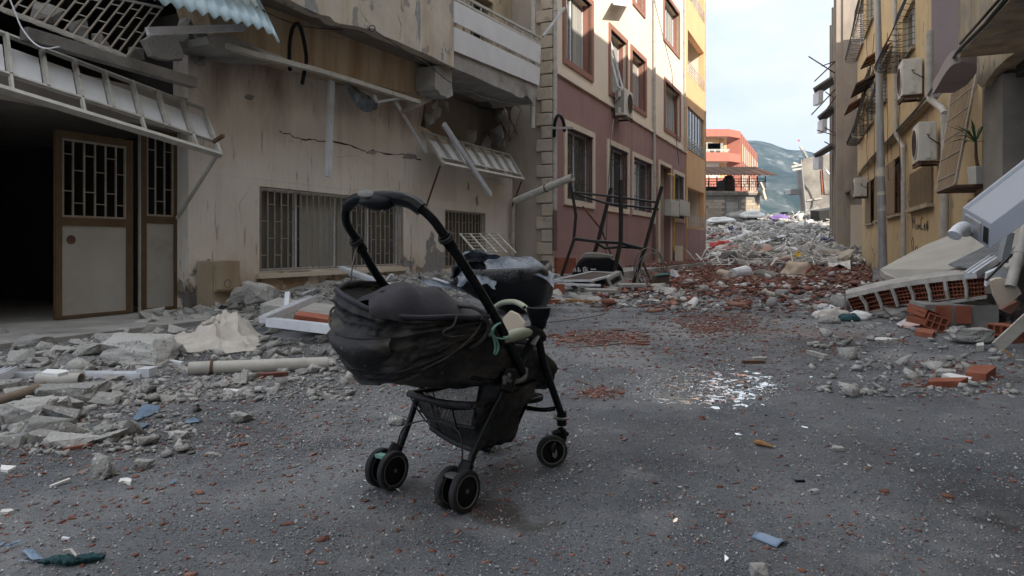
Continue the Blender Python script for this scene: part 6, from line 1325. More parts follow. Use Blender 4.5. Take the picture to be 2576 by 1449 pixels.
for (px, py, s_, sd, lb) in ((1822, 622, (.9, .5, .3), 21, 'dark red rolled carpet on the left slope of the mound'), (1850, 632, (.7, .4, .25), 22, 'brown and red rug bundle beside the rolled carpet')):
    crumple('carpet', at_px(px, py), s_, m_colour if sd == 22 else m_redprint, lb, 'carpet', sd)
def bars(name, segs, w, t, m, label, cat, part='bar', up=(0, 0, 1)):
    th = thing(name, label, cat, segs[0][0])
    for a, b in segs: mb = MB(); mb.bar(a, b, w, t, up); mesh_obj(part, mb, m, th)
    return th
a, b, c_, d = at_px(1826, 661), at_px(1832, 645), at_px(1871, 661), at_px(1866, 645); up_ = Vector((0, 0, .12))
bars('old_window', [(a + up_, b + up_), (a + up_, c_ + up_), (c_ + up_, d + up_)], .09, .07, m_alum, 'white plastic window frame lying at the foot of the mound, left', 'window frame')
a, b = at_px(1900, 625) , at_px(1985, 598); mb = MB(); mb.bar(a + up_ * 2, b + up_ * 2, .45, .05); single('long_white_board', mb, m_alum, 'long white board slanting across the middle of the mound', 'board')
a, b = at_px(1985, 612), at_px(2070, 602); mb = MB(); mb.bar(a + up_ * 2, b + up_ * 2, .15, .05); single('white_batten', mb, m_alum, 'long thin white batten on the middle slope of the mound', 'batten')
rows = [[G(2083 + 14 * i, 660 + 3.6 * j + 4 * i * .6) + Vector((0, 0, .25 + .1 * math.sin(i * 1.7 + j) - .03 * j)) for i in range(5)] for j in range(5)]; mb = MB(); mb.sheet(rows, .02); single('white_sheet', mb, m_white, 'large crumpled white sheet at the right foot of the mound', 'sheet')
mb = MB(); mb.box(G(2120, 672) + Vector((4, 20, 3.2)), (.01, .01, .01)) if False else None
c = at_px(2100, 566); mb = MB(); mb.box(c + Vector((0, .8, .5)), (2.3, 1.0, 1.4), Euler((.1, -.15, .2)).to_matrix()); single('black_cabinet', mb, m_blackmet, 'black cabinet tipped on the right crest of the mound', 'cabinet')
c = at_px(2050, 556); mb = MB(); mb.box(c + Vector((0, .5, .3)), (1.0, .35, 1.5), Euler((.3, .9, .2)).to_matrix()); single('tilted_slab', mb, m_conc, 'thick concrete slab standing on edge at the right of the mound crest', 'concrete slab')
c = at_px(1878, 553); crumple('rubble_hump', c + Vector((0, 1, 0)), (1.1, .8, .5), m_concflat, 'grey heap of crumbled concrete on the crest before the block house window', 'rubble heap', 31)

# ---- brick carpet in front of the mound and on the pavement
P1 = np.vstack([pxsamp(3600, 1640, 2190, 668, 718, 1), pxsamp(1300, 1560, 2180, 690, 748, 2, True), pxsamp(260, 1500, 2200, 725, 790, 71)]); P1 = off_wall(P1)
n = len(P1); stuff('brick_litter', shellP + flatP, P1 + np.array([0, 0, 1]) * rng.uniform(0, .09, (n, 1)), np.exp(rng.normal(-2.55, .5, n)).clip(.025, .24), np.stack([rng.normal(0, .25, n), rng.normal(0, .25, n), rng.uniform(0, 6.3, n)], 1), m_brick, 'carpet of broken red brick across the far end of the street', 'brick rubble')
n = 900; u = rng.uniform(uk0 + 5, uk0 + 20.5, n); o_ = rng.uniform(.08, 1.3, n); p = np.stack([WM.x + WM.dx * u + WM.nx * o_, WM.y + WM.dy * u + WM.ny * o_, np.full(n, .17) + rng.uniform(0, .06, n)], 1)
stuff('pavement_brick_litter', shellP + flatP, p, np.exp(rng.normal(-2.5, .35, n)), np.stack([rng.normal(0, .25, n), rng.normal(0, .25, n), rng.uniform(0, 6.3, n)], 1), m_brick, 'broken red brick lying along the pavement of the mauve house', 'brick rubble')
P2 = off_wall(np.vstack([pxsamp(450, 1640, 2190, 668, 735, 72), pxsamp(260, 1560, 2180, 700, 790, 73)])); n = len(P2); stuff('grey_litter', chunkP + thinP, P2 + np.array([0, 0, 1]) * rng.uniform(0, .07, (n, 1)), np.exp(rng.normal(-3.0, .5, n)).clip(.02, .15), np.stack([rng.normal(0, .25, n), rng.normal(0, .25, n), rng.uniform(0, 6.3, n)], 1), m_mound, 'grey and white scraps mixed into the brick rubble at the far end', 'rubble')
# finer brick litter on the road
Q = np.vstack([pxsamp(1500, 1680, 1920, 778, 850, 4, True), pxsamp(700, 1380, 1620, 828, 872, 5, True), pxsamp(900, 1300, 2150, 735, 900, 6), pxsamp(380, 1455, 1580, 972, 1004, 7, True), pxsamp(300, 2300, 2576, 895, 990, 8, True), pxsamp(900, 0, 2576, 900, 1449, 9), pxsamp(600, 0, 900, 900, 1150, 10), pxsamp(500, 1700, 2250, 760, 800, 11), pxsamp(900, 1380, 2250, 780, 960, 74, True), pxsamp(600, 0, 1300, 930, 1350, 75)])
Q = off_wall(Q); n = len(Q); sz = np.exp(rng.normal(-4.45, .45, n)).clip(.006, .04) * np.interp(Q[:, 1], [2, 12], [.75, 2.2]); stuff('brick_crumbs', shellP + flatP, Q, sz, np.stack([rng.normal(0, .12, n), rng.normal(0, .12, n), rng.uniform(0, 6.3, n)], 1), m_brick, 'small red brick crumbs scattered thinly over the whole road', 'brick crumbs')
# gravel and dust
Q = np.vstack([pxsamp(9000, -60, 2640, 760, 1480, 14), pxsamp(9000, -60, 1500, 850, 1200, 15), pxsamp(5000, -60, 1200, 860, 1000, 16), pxsamp(6000, 1300, 2600, 700, 1000, 17), pxsamp(9000, -60, 2640, 1050, 1480, 18), pxsamp(11000, -60, 1300, 880, 1130, 19)])
Q = off_wall(Q); n = len(Q); sz = np.exp(rng.normal(-5.6, .5, n)).clip(.002, .014) * np.interp(Q[:, 1], [1.8, 4, 12], [.6, 1.1, 2.6]); stuff('gravel', pebP, Q, sz, np.stack([rng.normal(0, .3, n), rng.normal(0, .3, n), rng.uniform(0, 6.3, n)], 1), m_gravel, 'fine grey gravel and plaster grit spread over the asphalt', 'gravel')
# individual brick fragments
rr = random.Random(77); GB = 'red brick fragments strewn over the road'
def frag(px, py, s_, zone, k=None, h=0):
    p = G(px, py); kk = rr.randrange(22) if k is None else k; zone = ('larger ' if s_ > .045 else ('small ' if s_ > .018 else 'tiny ')) + ('flat' if kk < 12 else 'ribbed') + ' red brick fragment ' + place_words(px, py); zone = zone if len(zone.split()) < 17 else zone.replace('well ', '').replace('red brick', 'brick')
    inst('brick_fragment', flatP + shellP, kk, m_brick, p + Vector((0, 0, h)), (s_, s_ * rr.uniform(.6, 1), s_ * rr.uniform(.7, 1.2)), (rr.gauss(0, .06), rr.gauss(0, .06), rr.uniform(0, 6.3)), zone, 'brick fragment', GB)
zones = [(60, (0, 850, 1090, 1440), (.008, .020), 'small red brick fragment on the asphalt left of the pushchair'), (40, (0, 330, 1040, 1200), (.015, .035), 'red brick fragment among the blue plastic scraps at the left'),
         (45, (1250, 2576, 1010, 1440), (.007, .017), 'small red brick fragment on the open asphalt right of the pushchair'), (35, (1400, 2100, 880, 1010), (.015, .035), 'red brick fragment around the broken glass patch'),
         (55, (2260, 2560, 905, 1000), (.02, .06), 'red brick fragment in the litter below the fallen wall at the right'), (50, (1380, 1620, 832, 870), (.04, .09), 'red brick fragment in the reddish strip beside the cup holder')]
for n, (x0, x1, y0, y1), (s0, s1), lb in zones:
    for k in range(n): frag(rr.uniform(x0, x1), rr.uniform(y0, y1), rr.uniform(s0, s1), lb)
for (x, y, s_, lb) in ((676, 948, .16, 'large flat red brick piece right of the grey drain pipe'), (411, 999, .05, 'upright hollow red brick end below the white window profile'), (200, 1128, .075, 'pair-like large red brick piece among the blue scraps'), (605, 1122, .05, 'flat red brick piece in mid left foreground'), (1912, 1438 - 300, .001, None)):
    if lb: inst('brick_piece', flatP, rr.randrange(12), m_brick, G(x, y), (s_, s_ * .6, s_ * .8), (0, 0, rr.uniform(0, 1)), lb, 'brick piece')
# concrete chunks of the left-hand heap
GC = 'loose concrete chunks in the rubble at the left'
pts = []
for (n, x0, x1, y0, y1, s0, s1, lb) in ((70, 300, 700, 770, 850, .05, .15, 'grey concrete chunk in the rubble heap along the cream wall'), (60, 0, 420, 850, 930, .04, .14, 'grey concrete chunk between the garage door and the white profile'), (60, 60, 840, 900, 1010, .03, .09, 'small concrete chunk around the grey drain pipe'), (50, 0, 300, 980, 1120, .03, .12, 'concrete chunk among the scraps at the left edge'), (40, 1350, 1760, 720, 765, .08, .2, 'concrete chunk before the burnt metal frame')):
    for k in range(n):
        px, py = rr.uniform(x0, x1), rr.uniform(y0, y1); p = G(px, py); d = (p.x - WA.x) * WA.nx + (p.y - WA.y) * WA.ny
        if d < .15: p = WA.w((p.x - WA.x) * WA.dx + (p.y - WA.y) * WA.dy, rr.uniform(.2, 1.2), 0)
        p.z = float(heap_h(p.x, p.y)) * .9 - .01; s_ = rr.uniform(s0, s1)
        lb = ('big' if s_ > .1 else ('fist-sized' if s_ > .055 else 'small')) + ' grey concrete chunk ' + place_words(px, py)
        inst('concrete_chunk', chunkP, rr.randrange(14), m_conc, p, (s_, s_ * rr.uniform(.6, 1), s_ * rr.uniform(.5, .95)), (rr.gauss(0, .2), rr.gauss(0, .2), rr.uniform(0, 6.3)), lb, 'concrete chunk', GC)
# heap surface under them
mb = MB(); rows = []
for i in range(90):
    u = .2 + i * .165; row = []
    for j in range(24):
        o_ = .003 + j * .11; p = WA.w(u, o_, 0); p.z = float(heap_h(p.x, p.y)) + max(0, min(1, float(heap_h(p.x, p.y)) * 8)) * noise.fractal(Vector((p.x * 3.5, p.y * 3.5, 0)), 1, 2, 5) * .09 - .012; row.append(p)
    rows.append(row)
mb.grid(rows); single('plaster_heap', mb, m_conc, 'low bank of crumbled grey plaster along the foot of the cream wall', 'rubble bank', smooth='all', kind='stuff')
n = 7000; u = rng.uniform(1.2, 15, n); o_ = np.abs(rng.normal(0, .9, n)) + .1; x = WA.x + WA.dx * u + WA.nx * o_; y = WA.y + WA.dy * u + WA.ny * o_; hh = heap_h(x, y)
stuff('heap_rubble', chunkP + flatP, np.stack([x, y, hh - .01], 1), np.exp(rng.normal(-3.7, .55, n)).clip(.008, .10), np.stack([rng.normal(0, .4, n), rng.normal(0, .4, n), rng.uniform(0, 6.3, n)], 1), m_conc, 'small grey crumbs of plaster and concrete on the bank along the cream wall', 'rubble')
Q = off_wall(np.vstack([pxsamp(1500, -40, 900, 850, 1010, 21), pxsamp(500, -40, 500, 980, 1150, 22), pxsamp(700, 1350, 1800, 715, 770, 23), pxsamp(500, 2030, 2576, 790, 1000, 24)])); n = len(Q)
stuff('plaster_crumbs', chunkP + flatP, Q, np.exp(rng.normal(-4.1, .55, n)).clip(.006, .07) * np.interp(Q[:, 1], [2, 14], [.8, 2.4]), np.stack([rng.normal(0, .3, n), rng.normal(0, .3, n), rng.uniform(0, 6.3, n)], 1), m_conc, 'grey plaster crumbs scattered over the road edges', 'plaster crumbs')
def rock(px, py, w, d, h, seed, label, m=m_conc, z=0, cat='concrete chunk', rot=0):
    V, F = hull_mesh(26, 1, 1, 1, seed, jag=.62); g = G(px, py); bm = bmesh.new(); vs = [bm.verts.new(v) for v in V]; [bm.faces.new([vs[i] for i in f]) for f in F]
    bmesh.ops.subdivide_edges(bm, edges=bm.edges[:], cuts=2, use_grid_fill=True)
    for v in bm.verts: v.co += Vector((noise.noise(v.co * 2.2 + Vector((seed, 0, 0))), noise.noise(v.co * 2.2 + Vector((0, seed, 0))), noise.noise(v.co * 2.2 + Vector((0, 0, seed))))) * .16
    bmesh.ops.subdivide_edges(bm, edges=bm.edges[:], cuts=1, use_grid_fill=True)
    for v in bm.verts: n_ = noise.ridged_multi_fractal(v.co * 3.5 + Vector((seed, 0, 0)), 1, 2.2, 4, 1, 2); v.co += v.co.normalized() * (n_ - 1.1) * .045
    me = bpy.data.meshes.new('concrete_boulder'); bm.to_mesh(me); bm.free(); me.materials.append(m); o = bpy.data.objects.new('concrete_boulder', me); COL.objects.link(o)
    o.location = g + Vector((0, d * .5, z - h * .04)); o.scale = (w / 2, d / 2, h / 2.1); o.rotation_euler = (0, 0, rot); tag(o, label, cat); return o
rock(312, 925, .62, .5, .24, 1, 'largest pale concrete boulder left of the crumpled cloth'); rock(52, 884, .33, .25, .14, 2, 'rounded grey boulder on the garage threshold'); rock(140, 1022, .42, .22, .12, 3, 'flat topped concrete slab piece under the broken brown pipe', rot=.2)
rock(22, 1082, .26, .22, .15, 4, 'big rounded boulder cut by the left picture edge'); rock(82, 1060, .22, .18, .12, 5, 'concrete lump right of the boulder at the left edge'); rock(600, 1066, .125, .09, .055, 6, 'lone grey stone on the bare road left of the pushchair')
rock(255, 1102, .12, .09, .06, 7, 'grey stone beside the large blue plastic scrap'); rock(440, 1108, .09, .07, .045, 8, 'small wedge stone below the blue scraps'); rock(248, 1208, .085, .07, .115, 9, 'upright pale stone standing on brick crumbs in the left foreground')
rock(348, 1182, .085, .06, .04, 10, 'two tone stone with white top in the left foreground'); rock(1918, 1462, .05, .04, .04, 11, 'dark grey stone cut by the bottom picture edge', m_concflat); rock(996, 1072, .09, .07, .055, 12, 'angular pale stone behind the far rear wheel of the pushchair')
rock(262, 880, .30, .22, .16, 13, 'grey boulder in front of the garage door'); rock(640, 800, .42, .4, .34, 14, 'tall rough boulder against the white window profile', z=.18); rock(600, 790, .36, .3, .24, 15, 'rough boulder next to the beige electricity cabinet', z=.15)
rock(210, 898, .22, .2, .12, 16, 'dusty concrete lump beside the largest boulder'); rock(420, 900, .2, .2, .12, 17, 'concrete lump left of the crumpled cloth', z=0); rock(1912, 912, .12, .07, .05, 18, 'flat grey stone lying on a wooden strip beyond the glass patch'); rock(800, 895, .12, .1, .08, 19, 'brown grey stone beyond the end of the drain pipe')
rock(2112, 1137, .05, .04, .025, 20, 'small pale stone on the empty asphalt at the right'); rock(2050, 1244, .035, .025, .018, 23, 'pale tile-like stone in the right foreground'); rock(535, 1150, .07, .04, .02, 25, 'flat dark stone in the left middle ground', m_concflat)
# slabs and profiles against the wall
def slab(pts, th, m, name, label, cat): mb = MB(); mb.prism(pts, Vector(th)); return single(name, mb, m, label, cat)
slab([P(655, 765, 7.6), P(840, 790, 7.0), P(850, 768, 8.1), P(700, 748, 8.3)], (0, 0, -.12), m_conc, 'fallen_slab', 'tilted plaster covered slab leaning under the barred window', 'slab')
slab([P(745, 790, 6.9), P(850, 800, 6.6), P(855, 775, 7.5), P(760, 768, 7.6)], (0, .02, -.10), m_concflat, 'fallen_slab', 'lower slab with bared red brick next to the pushchair hood', 'slab')
mb = MB(); mb.box(P(790, 806, 6.5), (.34, .2, .1), Euler((.1, .15, .1)).to_matrix()); single('hollow_brick', mb, m_brickin, 'red hollow brick showing between the two tilted slabs', 'brick')
def profile(a, b, w, h, name, label, m=m_alum, up=(0, 0, 1), cat='window profile'):
    t = thing(name, label, cat, a); d = (Vector(b) - Vector(a)).normalized(); s_ = d.cross(Vector(up)).normalized(); u_ = s_.cross(d)
    mb = MB(); mb.bar(a, b, w, h, up); mesh_obj('web', mb, m, t)
    for q in (-1, 0, 1): mb = MB(); mb.bar(Vector(a) + s_ * q * w * .42 + u_ * h * .5, Vector(b) + s_ * q * w * .42 + u_ * h * .5, w * .12, h * .5, up); mesh_obj('rib', mb, m, t)
    return t
p1 = profile(P(661, 806, 6.2), P(788, 752, 6.9), .085, .05, 'window_profile', 'white plastic profile rising to the right with a handle at its upper end')
mb = MB(); mb.tube(smooth([P(787, 748, 6.9), P(786, 738, 6.88), P(780, 733, 6.85), P(760, 741, 6.8)], 4), .013, 8); mesh_obj('handle', mb, m_galv, p1, smooth=True)
profile(P(679, 812, 6.1), P(850, 832, 5.6), .09, .06, 'window_profile', 'lilac white plastic profile lying level towards the pushchair hood')
mb = MB(); mb.bar(P(721, 775, 7.2), P(724, 735, 7.3), .05, .03, (0, 1, 0)); single('stub_profile', mb, m_alum, 'short grey profile stub standing on the tilted slab', 'profile')
profile(G(116, 948), G(362, 950), .10, .05, 'window_profile', 'long white profile lying before the largest boulder, with metal end plate')
mb = MB(); mb.box(G(370, 948) + Vector((0, 0, .035)), (.09, .12, .06)); single('end_plate', mb, m_alum, 'white metal end plate at the right tip of the long profile', 'plate')
profile(G(-20, 952), G(140, 948), .06, .05, 'window_profile', 'thin white profile touching the left picture edge'); profile(P(-30, 962, 4.4), P(28, 935, 4.8), .08, .05, 'window_profile', 'short white profile crossing at the left picture edge')
for (a, b, lb, w) in (((858, 674, 10.6), (985, 722, 9.2), 'upper grey white rail leaning below the barred window behind the pushchair', .10), ((905, 716, 10.2), (1000, 760, 9.0), 'lower bluish rail behind the pushchair handle', .12), ((880, 690, 10.5), (960, 712, 9.8), 'middle thin rail between the two leaning rails', .05)): profile(P(*a), P(*b), w, .04, 'window_rail', lb, cat='rail')
for (a, b) in (((965, 716), (985, 690)), ((1090, 700), (1130, 712)), ((1120, 730), (1215, 700))): mb = MB(); mb.bar(P(*a, 9.5), P(*b, 9.4), .04, .02); single('white_splinter', mb, m_alum, f'thin white splinter {"standing up" if a[0] < 1000 else ("short, beside" if a[0] < 1100 else "long, under")} the silver foil', 'splinter')
rows = [[P(1062 + 18 * i, 697 + 3.2 * i + 6 * j + 3 * math.sin(i * 1.3 + j * 2), 9.6 - .12 * j) for i in range(9)] for j in range(4)]; mb = MB(); mb.sheet(rows, .006); single('silver_foil', mb, m_tarpg, 'torn silver foil strip left of the wrapped black bundle', 'foil', smooth='all')
# pipes
def pipe_obj(name, a, b, r, m, label, extra=()):
    t = thing(name, label, 'pipe', a); a, b = Vector(a), Vector(b); d = (b - a).normalized(); mb = MB(); mb.lathe(a, d, [((b - a).length * k / 8, r) for k in range(9)] + [((b - a).length, r * .86), (0, r * .86), (0, r)], 24); mesh_obj('barrel', mb, m, t, smooth=True)
    for f, k, mm, w in extra:
        mb = MB(); c = a.lerp(b, f); mb.lathe(c, d, [(0, r), (0, r * k), (w, r * k), (w, r)], 24); mesh_obj('clamp' if mm is m_rustmet else 'socket', mb, mm, t, smooth=True)
    return t
pr = .048; pipe_obj('drain_pipe', G(476, 944, 0) + Vector((0, 0, pr)), G(826, 930, 0) + Vector((0, 0, pr)), pr, m_pvc, 'long grey drain pipe with rusty clamp lying left of the pushchair', ((.15, 1.12, m_rustmet, .02), (.80, 1.08, m_pvc, .03)))
pipe_obj('drain_pipe', G(98, 972) + Vector((0, 0, .045)), G(205, 972) + Vector((0, 0, .045)), .045, m_pvc, 'short cream drain pipe piece with a broken notch at the left')
pipe_obj('drain_pipe', P(-12, 1012, 3.95), P(112, 972, 4.25), .032, m_brownpipe, 'broken brown pipe stub sloping up from the left picture edge')
tp = pipe_obj('diagonal_pipe', P(1296, 506, 16.2), P(1440, 446, 15.2), .085, m_pvc, 'grey drain pipe hanging diagonally across the quoined corner', ((.3, 1.1, m_pvc, .06), (.55, 1.15, m_rustmet, .03), (.62, 1.1, m_pvc, .06)))
# crumpled cream cloth
rows = []; hc = G(566, 858)
for i in range(46):
    row = []
    for j in range(96):
        q = j / 95; v = i / 45; g = G(356 + 298 * q, 888 - 44 * v); ed = .5 + .5 * noise.noise(Vector((q * 5, 7, 0))); g.y += .16 * noise.noise(Vector((q * 6, 8, 0))) * (1 if v > .5 else -1); g.x += .10 * noise.noise(Vector((v * 5, 3, 0)))
        dx, dy = (g.x - hc.x), (g.y - hc.y) * .55; rr0 = math.hypot(dx, dy); th_ = math.atan2(dy, dx) + .5 * noise.noise(Vector((g.x * 3, g.y * 3, 2)))
        hump = .20 * max(0, 1 - rr0 / .26) ** .8 + .05 * math.exp(-(rr0 / .5) ** 2); fold = (1 - abs(math.sin(th_ * 4.5 + 2 * noise.noise(Vector((g.x * 2, g.y * 2, 0)))))) ** 3 * .05 * math.exp(-(rr0 / .45) ** 2) + (1 - abs(math.sin(g.x * 9 + g.y * 5 + 4 * noise.noise(Vector((g.x * 2.5, g.y * 1.6, 9)))))) ** 3 * .045
        e = min(1, min(q, 1 - q) * 10, min(v, 1 - v) * 9 + .05); g.z = (hump + fold + .015 + .02 * noise.fractal(Vector((g.x * 9, g.y * 7, 1)), 1, 2, 4)) * e * (1 if q > .45 else .45 + q) + float(heap_h(g.x, g.y)) * .5 + .01; row.append(g)
    rows.append(row)
mb = MB(); mb.sheet(rows, .004); single('crumpled_cloth', mb, m_cloth, 'crumpled cream bed cloth lying on the rubble before the garage door', 'cloth', smooth='all')
# electricity cabinet
cb = thing('electricity_cabinet', 'beige stained electricity cabinet standing against the cream wall', 'cabinet', WA.q(565, 780, .2))
ua, ub_c = WA.hit(535, 700, .32)[0], WA.hit(606, 700, .32)[0]; zt1 = WA.hit(565, 657, .3)[1]
mb = MB(); WA.box(mb, ua, ub_c, .01, .30, 0, zt1); mesh_obj('body', mb, m_cabinet, cb)
mb = MB(); WA.box(mb, ua + .04, ub_c - .04, .301, .33, zt1 * .42, zt1 - .05); mesh_obj('door', mb, m_cabinet, cb); mb = MB(); WA.box(mb, ua + .06, ub_c - .04, .331, .36, zt1 * .42, zt1 * .46); mesh_obj('ledge', mb, m_louvre, cb)
mb = MB(); mb.lathe(WA.w((ua + ub_c) / 2, .331, zt1 * .56), (WA.nx, WA.ny, 0), [(0, .06), (.004, .06), (.004, .05), (0, .05)], 20); mesh_obj('emblem_ring', mb, m_louvre, cb, smooth=True)
# leaning open grille before the second window
q = [P(1157, 588, 12.6), P(1250, 588, 13.9), P(1298, 636, 13.2), P(1196, 634, 12.0)]
gl = thing('fallen_grille', 'white bar grille leaning outward before the second barred window', 'window grille', q[3])
for k in range(7): mb = MB(); mb.bar(q[0].lerp(q[3], k / 6), q[1].lerp(q[2], k / 6), .02, .02); mesh_obj('bar', mb, m_whitemet, gl)
for k in range(5): mb = MB(); mb.bar(q[0].lerp(q[1], k / 4), q[3].lerp(q[2], k / 4), .025, .025); mesh_obj('crossbar', mb, m_whitemet, gl)

# =============================================================== things hanging on the cream house
def canopy_frame(name, label, tl, tr, br, bl, n, ot, ob, mid=.76, th=.05, infill=m_panelw):
    """corner pixels; ot, ob distances of top and bottom rails from the wall"""
    A, B, C, D = WA.q(*tl, ot), WA.q(*tr, ot), WA.q(*br, ob), WA.q(*bl, ob); t = thing(name, label, 'awning frame', C)
    M0, M1 = A.lerp(D, mid), B.lerp(C, mid); nrm = (B - A).cross(D - A).normalized()
    for a, b, w in ((A, B, th), (D, C, th * 1.5), (M0, M1, th * .8), (A, D, th), (B, C, th)): mb = MB(); mb.bar(a, b, w, w, nrm); mesh_obj('rail', mb, m_whitemet, t)
    for k in range(1, n):
        f = k / n; mb = MB(); mb.bar(A.lerp(B, f), M0.lerp(M1, f), th * .7, th * 1.6, nrm); mesh_obj('divider', mb, m_whitemet, t)
        if k % 2 == 0: mb = MB(); mb.bar(M0.lerp(M1, f), D.lerp(C, f), th * .6, th, nrm); mesh_obj('strut', mb, m_whitemet, t)
    for k in range(n):
        f0, f1 = (k + .07) / n, (k + .93) / n; s_ = nrm * th * .9; g = lambda f, v: A.lerp(B, f).lerp(M0.lerp(M1, f), v)
        mb = MB(); mb.prism([g(f0, .22) + s_, g(f1, .22) + s_, g(f1, .97) + s_, g(f0, .97) + s_], nrm * .008); mesh_obj('panel', mb, infill, t)
    return t
cf = canopy_frame('sagging_awning', 'large white awning frame sagging over the garage doors', (-190, 10), (513, 275), (555, 390), (-190, 165), 9, .15, .95, mid=.72, th=.042)
a, b = WA.q(545, 392, .9), WA.q(446, 549, .02); mb = MB(); mb.bar(a, b, .035, .035); mesh_obj('brace', mb, m_whitemet, cf); mb = MB(); mb.bar(WA.q(537, 357, .95), WA.q(562, 341, 1.15), .04, .04); mesh_obj('stub', mb, m_rustmet, cf)
cf2 = canopy_frame('sagging_awning', 'smaller white awning frame hanging crooked over the second barred window', (1062, 332), (1281, 390), (1318, 452), (1116, 412), 8, .1, .75, mid=.80, th=.045)
mb = MB(); mb.bar(WA.q(1107, 418, .7), WA.q(1072, 520, .03), .03, .03); mesh_obj('brace', mb, m_rustmet, cf2); mb = MB(); mb.bar(WA.q(1312, 455, .72), WA.q(1288, 520, .1), .03, .03); mesh_obj('brace', mb, m_rustmet, cf2)
profile(WA.q(833, 203, .35), WA.q(825, 445, .35), .11, .05, 'hanging_profile', 'grey white channel hanging straight down before the cracked wall', up=(WA.nx, WA.ny, 0), cat='profile')
profile(WA.q(995, 256, .5), WA.q(1072, 384, .45), .05, .03, 'loose_batten', 'thin white slat dangling from the broken beam corner', up=(WA.nx, WA.ny, 0), cat='slat')
profile(WA.q(1116, 312, .7), WA.q(1234, 491, .85), .10, .05, 'loose_batten', 'long white slat lying across the smaller awning frame', up=(WA.nx, WA.ny, 0), cat='slat')
profile(WA.q(370, 79, .9), WA.q(610, 70, 1.0), .09, .05, 'loose_batten', 'long white rail poking out under the corrugated sheet', up=(WA.nx, WA.ny, 0), cat='rail')
profile(WA.q(1010, 283, .55), WA.q(1088, 247, .7), .07, .05, 'loose_batten', 'short grey strip caught in the broken beam corner', m=m_pvc, up=(WA.nx, WA.ny, 0), cat='strip')
bars('hanging_frame_piece', [(WA.q(940, 240, .5), WA.q(948, 256, .5)), (WA.q(948, 257, .5), WA.q(1005, 247, .55))], .05, .04, m_alum, 'bent white frame corner hanging below the beam', 'frame piece')
hs = [(730, 178, .62), (728, 150, .66), (729, 110, .72), (736, 72, .76), (748, 60, .78), (758, 75, .76), (766, 110, .72), (771, 150, .68), (766, 180, .64), (760, 212, .62)]
h3 = smooth([WA.q(*p) for p in hs], 12); mb = MB(); mb.tube(h3, [.028 + .004 * (i % 2) for i in range(len(h3))], 8); single('corrugated_hose', mb, m_black, 'black corrugated hose arched over the ochre beam', 'hose')
wp = smooth([WA.q(*p) for p in [(646, 17, .95), (700, 45, .9), (774, 68, .8), (870, 75, .8), (935, 73, 1.2), (950, 82, 1.2), (985, 105, 1.2), (1030, 135, 1.2), (1080, 165, 1.2), (1130, 205, 1.25), (1200, 240, 1.25), (1280, 260, 1.22), (1355, 266, 1.2)]], 5); wire(wp, .009, m_cable, 'thin black wire looped along the flaking balcony wall')
mb = MB(); c = WA.q(936, 72, 1.2); mb.tube([c + Vector((math.cos(t) * .05, 0, math.sin(t) * .05)) for t in np.linspace(0, 6.283, 12)], .009, 5); single('wire_loop', mb, m_cable, 'small knot loop in the black wire on the balcony wall', 'loop')
wire(smooth([P(22, -10, 4.6), P(38, 30, 4.6), P(55, 70, 4.6), P(85, 108, 4.6), P(115, 122, 4.6), P(150, 118, 4.6)], 6), .005, m_alum, 'loose white wire dangling at the upper left corner', 'wire', 'wire')
wire(smooth([WA.q(905, 515, .3), WA.q(898, 600, .28), WA.q(893, 720, .25)], 6), .006, m_wire, 'limp cord hanging from the barred window behind the handle', 'cord', 'cord')
rows = [[WA.q(870 + 8 * i, 205 + 5 * i + j * (6 + 10 * math.sin(math.pi * i / 10)), .35 + .05 * math.sin(i * 1.7 + j)) for i in range(11)] for j in range(4)]; mb = MB(); mb.sheet(rows, .003); single('plastic_film', mb, m_tarpg, 'grey plastic film bulging below the beam', 'film', smooth='all')
# corrugated sheet
C0, C1, C2, C3 = WA.q(388, 3, 1.2), WA.q(704, 84, 1.3), WA.q(640, -22, .6), WA.q(330, -150, .5)
n = 120; rows = []
for k in range(n + 1):
    f = k / n; a = C0.lerp(C1, f); b = C3.lerp(C2, f); w = math.sin(f * 22 * math.pi) * .028; up_ = Vector((0, 0, 1)); rows.append([a.lerp(b, t) + up_ * (w + .04 * math.sin(t * 3) + (-.12 * (1 - t) * max(0, (f - .86)) / .14)) for t in (0, .25, .5, .75, 1)])
mb = MB(); mb.sheet(rows, .004); single('corrugated_sheet', mb, m_corr, 'pale blue corrugated roof sheet overhanging the broken slab, upper left', 'roof sheet', smooth='all')
# collapsed void above the garage
mb = MB(); a, b = WA.q(60, 85, .35), WA.q(488, 209, .35); mb.bar(a, b, .14, .13); mesh_obj('fallen_beam', mb, m_concflat, LH)
for i, (x, y, s_, o) in enumerate([(455, 110, 60, .3), (505, 130, 42, .25), (500, 165, 34, .1), (430, 150, 40, .2), (250, 120, 40, .2), (340, 150, 34, .1), (200, 100, 50, .2), (520, 95, 40, .4), (120, 60, 60, .1), (470, 80, 36, .4), (560, 60, 40, .45)]):
    c = WA.q(x, y, o); sc = s_ / F_ * c.y; V, F = hull_mesh(14, .5, .5, .5, 300 + i, jag=.6); mb = MB(); mb.add([c + Vector(v) * sc for v in V], [tuple(f) for f in F]); mesh_obj('hanging_concrete', mb, m_concflat, LH)
mb = poly_on(WA, rag([(365, 100), (395, 84), (438, 88), (455, 115), (466, 144), (430, 152), (385, 140)], 3, 2, 9), .42, .1); mesh_obj('plaster_slab', mb, m_interior if False else m_conc, LH)
